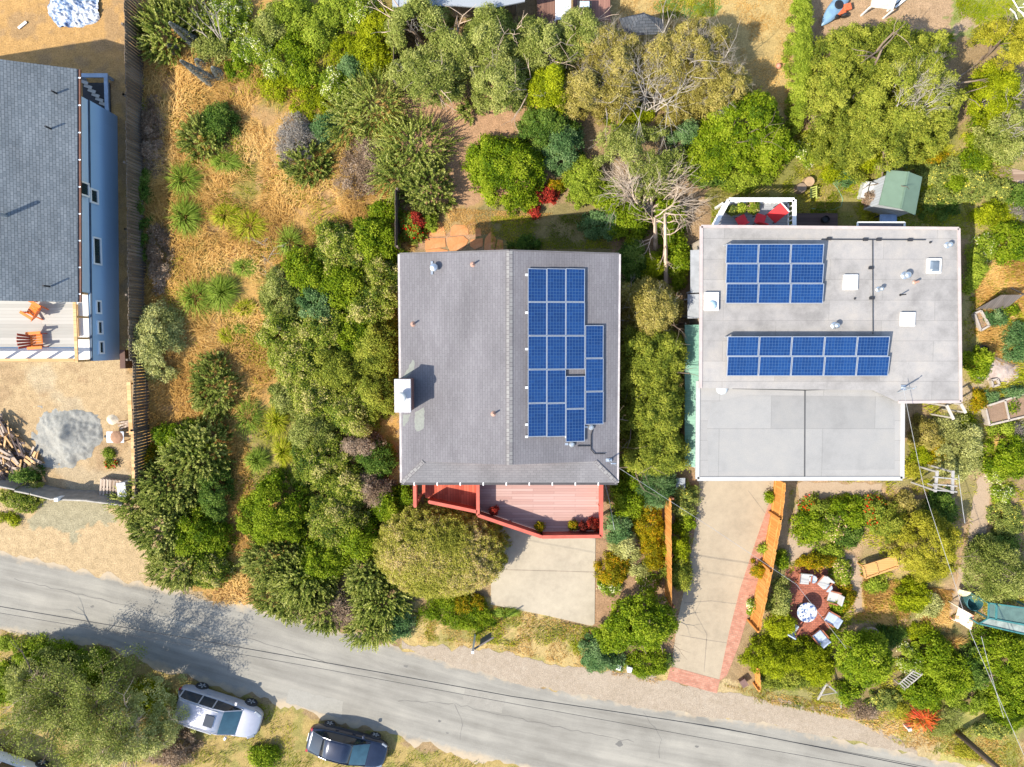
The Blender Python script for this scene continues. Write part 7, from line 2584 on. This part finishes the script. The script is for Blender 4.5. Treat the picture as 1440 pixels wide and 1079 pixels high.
# right garden
S('silver', 1350, 630, 40, 44, 1.7, 'large tan-silver bush right of the flat garage roof', m='silver', mm='silver')
S('brown', 1305, 612, 22, 26, 1.1, 'dark mixed bush beside the garage roof')
S('orange', 1320, 630, 18, 24, 1.1, 'gold and brown bush against the tan-silver bush')
S('olive', 1295, 640, 16, 18, .9, 'olive plant beside the garage roof edge')
S('gold', 1285, 658, 16, 14, .8, 'yellow bush at the lower corner of the garage roof')
S('green', 1420, 642, 38, 32, 1.2, 'lush bright green bush at the right edge of the garden')
S('strawtuft', 1404, 620, 12, 12, .7, 'straw coloured grass tuft above the lush green bush', 'grass tuft', 'grass_tuft')
S('mauve', 1434, 610, 16, 16, .7, 'grey bush at the right edge above the lush green one')
S('white', 1400, 670, 14, 12, .5, 'white-dotted plant below the lush green bush')
S('yellow', 1418, 735, 24, 26, .8, 'yellow and white flower bush on the right garden edge')
S('white', 1412, 695, 16, 14, .6, 'pale plant beside the bare path at the right')
S('green', 1140, 740, 22, 30, .9, 'green bush at the left end of the flower bed')
S('pink', 1168, 740, 22, 22, .9, 'salmon-flowered bush in the middle of the flower bed')
S('green', 1195, 720, 30, 22, .9, 'leafy bush with gold leaves along the top of the flower bed')
S('red', 1148, 712, 20, 14, .8, 'bush with dark red blossoms at the top left of the flower bed')
S('dark', 1190, 752, 26, 18, .8, 'dark teal bush low in the flower bed')
S('red', 1230, 722, 24, 24, .9, 'red speckled bush at the right end of the flower bed')
S('lime', 1172, 775, 22, 10, .4, 'low pale green plant edging the flower bed')
S('brown', 1275, 715, 26, 22, 1.0, 'brown shaded bush left of the pergola frame')
S('dark', 1325, 715, 26, 28, 1.0, 'dark plants under the weathered white pergola')
S('oliveg', 1255, 735, 26, 26, 1.5, 'yellow-green bush left of the gold tree')
tree('gold', 1313, 775, 43, 54, 3.4, 'golden yellow-green tree in the middle of the right garden', hv=.35, m='oliveg', mm='gold', gap=.25)
S('brown', 1280, 755, 24, 28, 1.9, 'brown-leaved bush merging into the golden tree')
tree('silver', 1410, 810, 46, 44, 2.8, 'pale green willowy tree at the right edge above the cold frame', m='grey', mm='grey', out=.6)
S('dark', 1405, 770, 30, 18, 1.0, 'dark bush behind the pale willowy tree')
S('olive', 1285, 840, 28, 26, .9, 'bush under the golden tree by the dry path')
S('silver', 1305, 850, 22, 20, .7, 'pale grassy plant right of the bush under the golden tree')
S('lime', 1235, 822, 16, 12, .5, 'small lime plant below the honey timber table')
S('orange', 1150, 790, 26, 12, .8, 'gold shrub curving over the top of the brick patio')
S('pink', 1185, 805, 16, 20, .8, 'pink rose bush right of the white patio chairs')
S('orange', 1190, 840, 12, 24, .7, 'orange-green bush along the right of the brick patio')
S('green', 1182, 850, 12, 12, .7, 'green plant behind the lower white patio chair')
S('grey', 1098, 845, 16, 30, 1.2, 'white-tinged bush between the wide orange fence and the patio')
S('green', 1100, 785, 8, 14, .8, 'green plant in the shadow of the wide orange fence')
S('olive', 1100, 880, 20, 20, 1.3, 'dark green bush below the white-tinged one')
S('olive', 1085, 928, 40, 28, 1.6, 'large olive bush at the road end of the wide orange fence')
S('olive', 1130, 924, 42, 24, 1.5, 'large olive bush below the brick patio')
S('olive', 1150, 945, 30, 20, 1.5, 'dark olive bush left of the bright round tree')
S('oliveg', 1110, 955, 44, 16, .9, 'yellowish low bush along the verge')
tree('green', 1222, 930, 42, 38, 2.8, 'bright round green tree in the lower right garden', zb=.25, hv=.2, mm='green')
S('green', 1192, 975, 20, 16, .8, 'low green bush right of the driftwood poles')
S('dark', 1255, 895, 20, 14, .7, 'dark low bush beside the driftwood ring')
S('white', 1283, 930, 18, 18, 1.0, 'white flowering bush above the silvery slatted rack')
S('green', 1315, 925, 24, 36, 1.6, 'upright deep green bush right of the white flowers')
S('coyoteg', 1335, 950, 34, 36, 1.6, 'wide green bush below the upright deep green one')
S('green', 1300, 975, 28, 26, 1.2, 'green bush above the flame-coloured plant')
S('lime', 1362, 985, 36, 20, .8, 'low fresh green bush between path and pole')
S('dark', 1370, 945, 22, 34, 1.4, 'dark bush along the narrow grass strip')
S('coyoteg', 1415, 930, 40, 46, 2.0, 'big green bush under the cold frame at the right edge')
S('coyoteg', 1425, 990, 30, 40, 1.8, 'green bush at the right edge below the big one')
S('dry', 1386, 948, 14, 14, .9, 'tan dead plant between two green bushes')
S('olive', 1420, 890, 26, 12, .7, 'yellow-green plants along the foot of the cold frame')
S('olive', 1300, 890, 26, 14, .5, 'low dry-green plants below the dry path')
S('strawtuft', 1340, 905, 24, 14, .5, 'pale dry grass hummock right of the pink stone figure', 'grass tuft', 'grass_tuft')
S('yellow', 1245, 985, 26, 14, .7, 'yellow-green plant left of the garden path end')
S('flame', 1298, 1012, 30, 22, .8, 'flame-coloured plant, red and orange blades beside the road verge', 'plant', 'flame_plant')
S('gold', 1272, 1000, 18, 12, .5, 'yellow leafy plant left of the flame-coloured one')
S('mauve', 1330, 1015, 26, 22, .9, 'grey-green twiggy bush between the flame plant and the pole', mm='grey')
S('yellow', 1400, 1025, 30, 16, .7, 'bright yellow-green bush right of the utility pole')
S('gold', 1362, 1058, 20, 10, .4, 'low yellow plant beside the pole at the bottom edge')
S('dry', 1215, 1000, 26, 12, .5, 'grey-brown dry brush on the road verge')
# left front yard by the gate
S('orange', 28, 700, 32, 22, 1.0, 'green bush with brown tips in front of the sheet gate', m='green', mm='coyote')
S('dark', 36, 668, 20, 8, 1.3, 'dark bush against the inside of the sheet gate')
S('olive', 12, 730, 18, 8, .3, 'pale low weeds by the tan shoulder')
S('lime', 151, 638, 5, 6, .5, 'tiny green sapling on the bare yard')
S('red', 156, 651, 9, 6, .4, 'small dark red-leaved plant beside the tiny sapling')

# ---- big tree at the lower left
tree('olive', 62, 985, 74, 56, 4.0, 'big sprawling tree beside the road at the lower left, grey twigs inside', zb=.15, r=.22, lim=3, hv=.45, mm='grey', bark=BARK, bare=60, tl=1.0, gap=.36, barem=BARKT)
tree('olive', 162, 1036, 92, 54, 5.2, 'olive twiggy tree at the bottom edge below the silver car', zb=.1, r=.16, lim=2, hv=.4, mm='silver', bark=BARKT, bare=85, barer=.02, cov=.55, gap=.42, gs=1.3, barem=BARKT)
S('green', 58, 935, 46, 26, 2.2, 'deep green leafy bush at the upper side of the big roadside tree')
S('coyoteg', 120, 950, 44, 26, 1.8, 'dark green bush in the tree shadow near the road')
S('green', 15, 960, 30, 38, 2.0, 'green bush at the left edge below the road')
S('olive', 200, 985, 40, 26, 1.0, 'bush right behind the silver car')
S('silver', 235, 1055, 46, 26, 1.2, 'dry grey bush at the bottom edge right of the olive tree', mm='dry')
S('green', 370, 1064, 22, 18, .8, 'small green bush at the bottom edge between the two cars')
S('lime', 30, 905, 38, 9, .4, 'yellow-green grassy bush along the lower road edge')
# open-limbed tree whose shadow falls over the road
rng = np.random.default_rng(41)
b = U(152, 985)
lt_ = T('tree', 'slanting thin-leaved tree throwing its branchy shadow across the road', 'tree', (b.x, b.y, 0))
segs = []
ends = []
for a, el, L_ in ((52, 62, 3.6), (40, 58, 3.4), (75, 66, 3.6), (20, 60, 3.0), (110, 64, 3.0)):
    d = (math.cos(R(a)) * math.cos(R(el)), math.sin(R(a)) * math.cos(R(el)), math.sin(R(el)))
    segs += twigs(rng, (rng.normal(0, .12), rng.normal(0, .12), 0), d, L_, .14, 2, .4, 3, crook=.1)
q, t = twig_quads(rng, segs)
quad_mesh('trunk', q, t, BARK, None, lt_)
tips = np.array([s[1] for s in segs if s[3] < .03])
n = 40
P = np.repeat(tips, n, 0) + rng.normal(0, .16, (len(tips) * n, 3))
D = rdir(rng, len(P))
quad_mesh('crown', leafq(P, D, norm(rdir(rng, len(P)) + np.array([0, 0, .6])), .11 + 0 * P[:, 0], .05 + 0 * P[:, 0]), rng.normal(.5, .2, len(P)), LM['grey'], None, lt_)

# ---- potted plants
terra = plain('terracotta_pot', (.36, .12, .06), .8)
def potted(px, py, z, r, h, kind, label, group=None, potm=None):
    p = U(px, py, z + .3)
    t = T('potted_plant', label, 'potted plant', (p.x, p.y, z), group)
    MB().lathe([(r * .55, 0), (r * .75, .2), (r * .8, .22), (r * .8, .26), (r * .6, .25), (.02, .22)], (p.x, p.y, z), 14).build('pot', potm or terra, t)
    rng = np.random.default_rng(int(px * 3 + py))
    q, tt, mat = gen(kind, rng, r, r, h, L=.09, W=.05, cr=.09)
    quad_mesh('foliage', q + np.array([0, 0, .22]), tt, mat, None, t)


potted(694, 718, DF, .26, .4, 'redall', 'red-leaved potted plant in the railing shadow near the landing')
potted(759, 741, DF, .26, .4, 'orange', 'dark orange potted plant at the bend of the deck railing')
potted(806, 739, DF, .26, .45, 'orange', 'straw-tinted potted plant, first of three at the front railing')
potted(820, 741, DF, .28, .45, 'redall', 'red potted plant, middle of three at the front railing')
potted(834, 737, DF, .38, .5, 'redall', 'largest red potted plant in the front corner of the red deck')
potted(1029, 296, BD, .3, .4, 'yellow', 'yellow-green potted plant at the left of the back deck')
potted(1041, 294, BD, .28, .4, 'lime', 'lime potted plant in the middle of the back deck')
potted(1058, 292, BD, .36, .5, 'pink', 'pink-leaved potted plant next to the largest red chair')
potted(1224, 281, 0, .5, .8, 'dry', 'dry stalky potted plant below the white chests')

# ---- uncountable ground growth
EXCL = [ring] + [[(p.x, p.y) for p in UP(q)] for q in ([(1116, 675), (1245, 678), (1245, 704), (1140, 706), (1125, 750), (1205, 780), (1216, 860), (1200, 864), (1190, 792), (1108, 792), (1108, 750)], [(1376, 668), (1400, 658), (1390, 740), (1372, 805), (1350, 852), (1330, 872), (1340, 830), (1358, 770)], [(975, 640), (1102, 640), (1102, 680), (1015, 975), (935, 960), (955, 830)])]


def field(name, label, poly_list, n, hgt, width, mat, thr, seed, nsc=.8, lean=.6):
    rng = np.random.default_rng(seed)
    Ps = []
    for poly, k in poly_list:
        pts = UP(poly)
        xs, ys = [p.x for p in pts], [p.y for p in pts]
        m = int(n * k)
        X, Y = rng.uniform(min(xs), max(xs), m), rng.uniform(min(ys), max(ys), m)
        ok = inpoly(X, Y, [(p.x, p.y) for p in pts])
        for e in EXCL:
            ok &= ~inpoly(X, Y, e)
        ok = ok & (fbm(X * nsc + 3, Y * nsc, seed, 3) + rng.normal(0, .06, m) > thr)
        Ps.append(np.stack([X[ok], Y[ok], np.zeros(ok.sum())], 1))
    P = np.concatenate(Ps)
    m = len(P)
    flow = fbm(P[:, 0] * .35, P[:, 1] * .35, seed + 5, 2) * 12 + rng.normal(0, .9, m)
    ln = hgt * rng.uniform(.5, 1.25, m) * (.55 + .9 * fbm(P[:, 0] * .7, P[:, 1] * .7, seed + 9, 3))
    d = np.stack([np.cos(flow), np.sin(flow), np.zeros(m)], 1)
    up = np.array([0, 0, 1.])
    ld = rng.uniform(.2, 1.3, m) * lean
    tip = P + d * (ln * ld)[:, None] + up * (ln * .8)[:, None]
    S_ = np.stack([-np.sin(flow), np.cos(flow), np.zeros(m)], 1) * width * .5
    midp = P + d * (ln * ld * .35)[:, None] + up * (ln * .55)[:, None]
    q = np.stack([P - S_, P + S_, midp + S_ * .9, midp - S_ * .9], 1)
    q2 = np.stack([midp - S_ * .9, midp + S_ * .9, tip + S_ * .2, tip - S_ * .2], 1)
    t = np.clip(.5 + (fbm(P[:, 0] * .5, P[:, 1] * .5, seed + 2, 3) - .5) * 1.4 + rng.normal(0, .17, m), 0, 1)
    o = quad_mesh(name, np.concatenate([q, q2]), np.concatenate([t, t]), mat, (0, 0, 0))
    tag(o, label, 'grass', kind='stuff')


field('dry_grass', 'tall straw coloured dry grass over the open lot', [([(195, 60), (420, 90), (560, 180), (560, 330), (470, 330), (420, 480), (360, 560), (350, 850), (300, 850), (300, 590), (200, 600), (195, 500)], 1.0)], 120000, .36, .024, LM['straw'], .40, 3, lean=1.15)
field('weeds', 'yellow-green weeds mixed into the dry grass', [([(195, 60), (562, 0), (562, 330), (430, 340), (400, 500), (420, 690), (340, 700), (230, 480)], 1.0)], 60000, .34, .026, LM['weed'], .54, 11, .6)
field('dry_grass', 'short dry grass on the verge in front of the pale driveway', [([(580, 880), (690, 850), (840, 884), (850, 935), (930, 955), (920, 962), (800, 935), (690, 912), (585, 905)], .55), ([(1010, 960), (1300, 1010), (1440, 1040), (1440, 1085), (1270, 1050), (1200, 1012), (1080, 988)], 1.0)], 30000, .16, .02, LM['straw'], .45, 21, 1.2)
field('weeds', 'patchy green weeds on the verges along the road', [([(580, 860), (700, 855), (840, 884), (850, 930), (690, 905), (590, 900)], .5), ([(0, 885), (130, 905), (250, 955), (370, 990), (560, 1045), (740, 1085), (0, 1085)], 1.4), ([(1010, 960), (1300, 1010), (1440, 1040), (1440, 1085), (1270, 1050), (1200, 1012), (1080, 988)], .8)], 30000, .18, .024, LM['weed'], .52, 25, 1.1)
field('dry_grass', 'golden dry grass right of the flat-roofed house', [([(1370, 365), (1450, 365), (1450, 480), (1420, 540), (1370, 470)], 1.0), ([(1215, 810), (1340, 830), (1335, 890), (1200, 870)], 1.0)], 16000, .24, .02, LM['straw'], .38, 31)
field('dry_grass', 'thin tan lawn grass in the back yards', [([(570, 290), (780, 300), (690, 330), (590, 330)], .5), ([(860, -30), (1112, -30), (1112, 160), (1040, 130), (870, 60)], 1.0)], 26000, .09, .02, LM['straw'], .42, 37, 1.3)
field('lawn_grass', 'green lawn grass behind the houses', [([(925, -30), (1006, -30), (1004, 24), (930, 26)], .35), ([(1340, -30), (1450, -30), (1450, 70), (1330, 58)], .6), ([(1000, 225), (1350, 235), (1372, 330), (1000, 330)], 1.6), ([(690, 305), (880, 300), (880, 350), (690, 350)], .5)], 30000, .1, .022, LM['weed'], .46, 41, 1.2)
field('weeds', 'low weeds and seedlings over the right hand gardens', [([(1100, 185), (1440, 190), (1440, 330), (1100, 300)], 1.0), ([(1355, 330), (1440, 330), (1440, 660), (1275, 700), (1275, 570), (1355, 560)], .8), ([(1110, 690), (1440, 600), (1440, 1000), (1060, 990), (1060, 890), (1110, 800)], 1.6)], 42000, .2, .03, LM['weed'], .545, 51, 1.1)
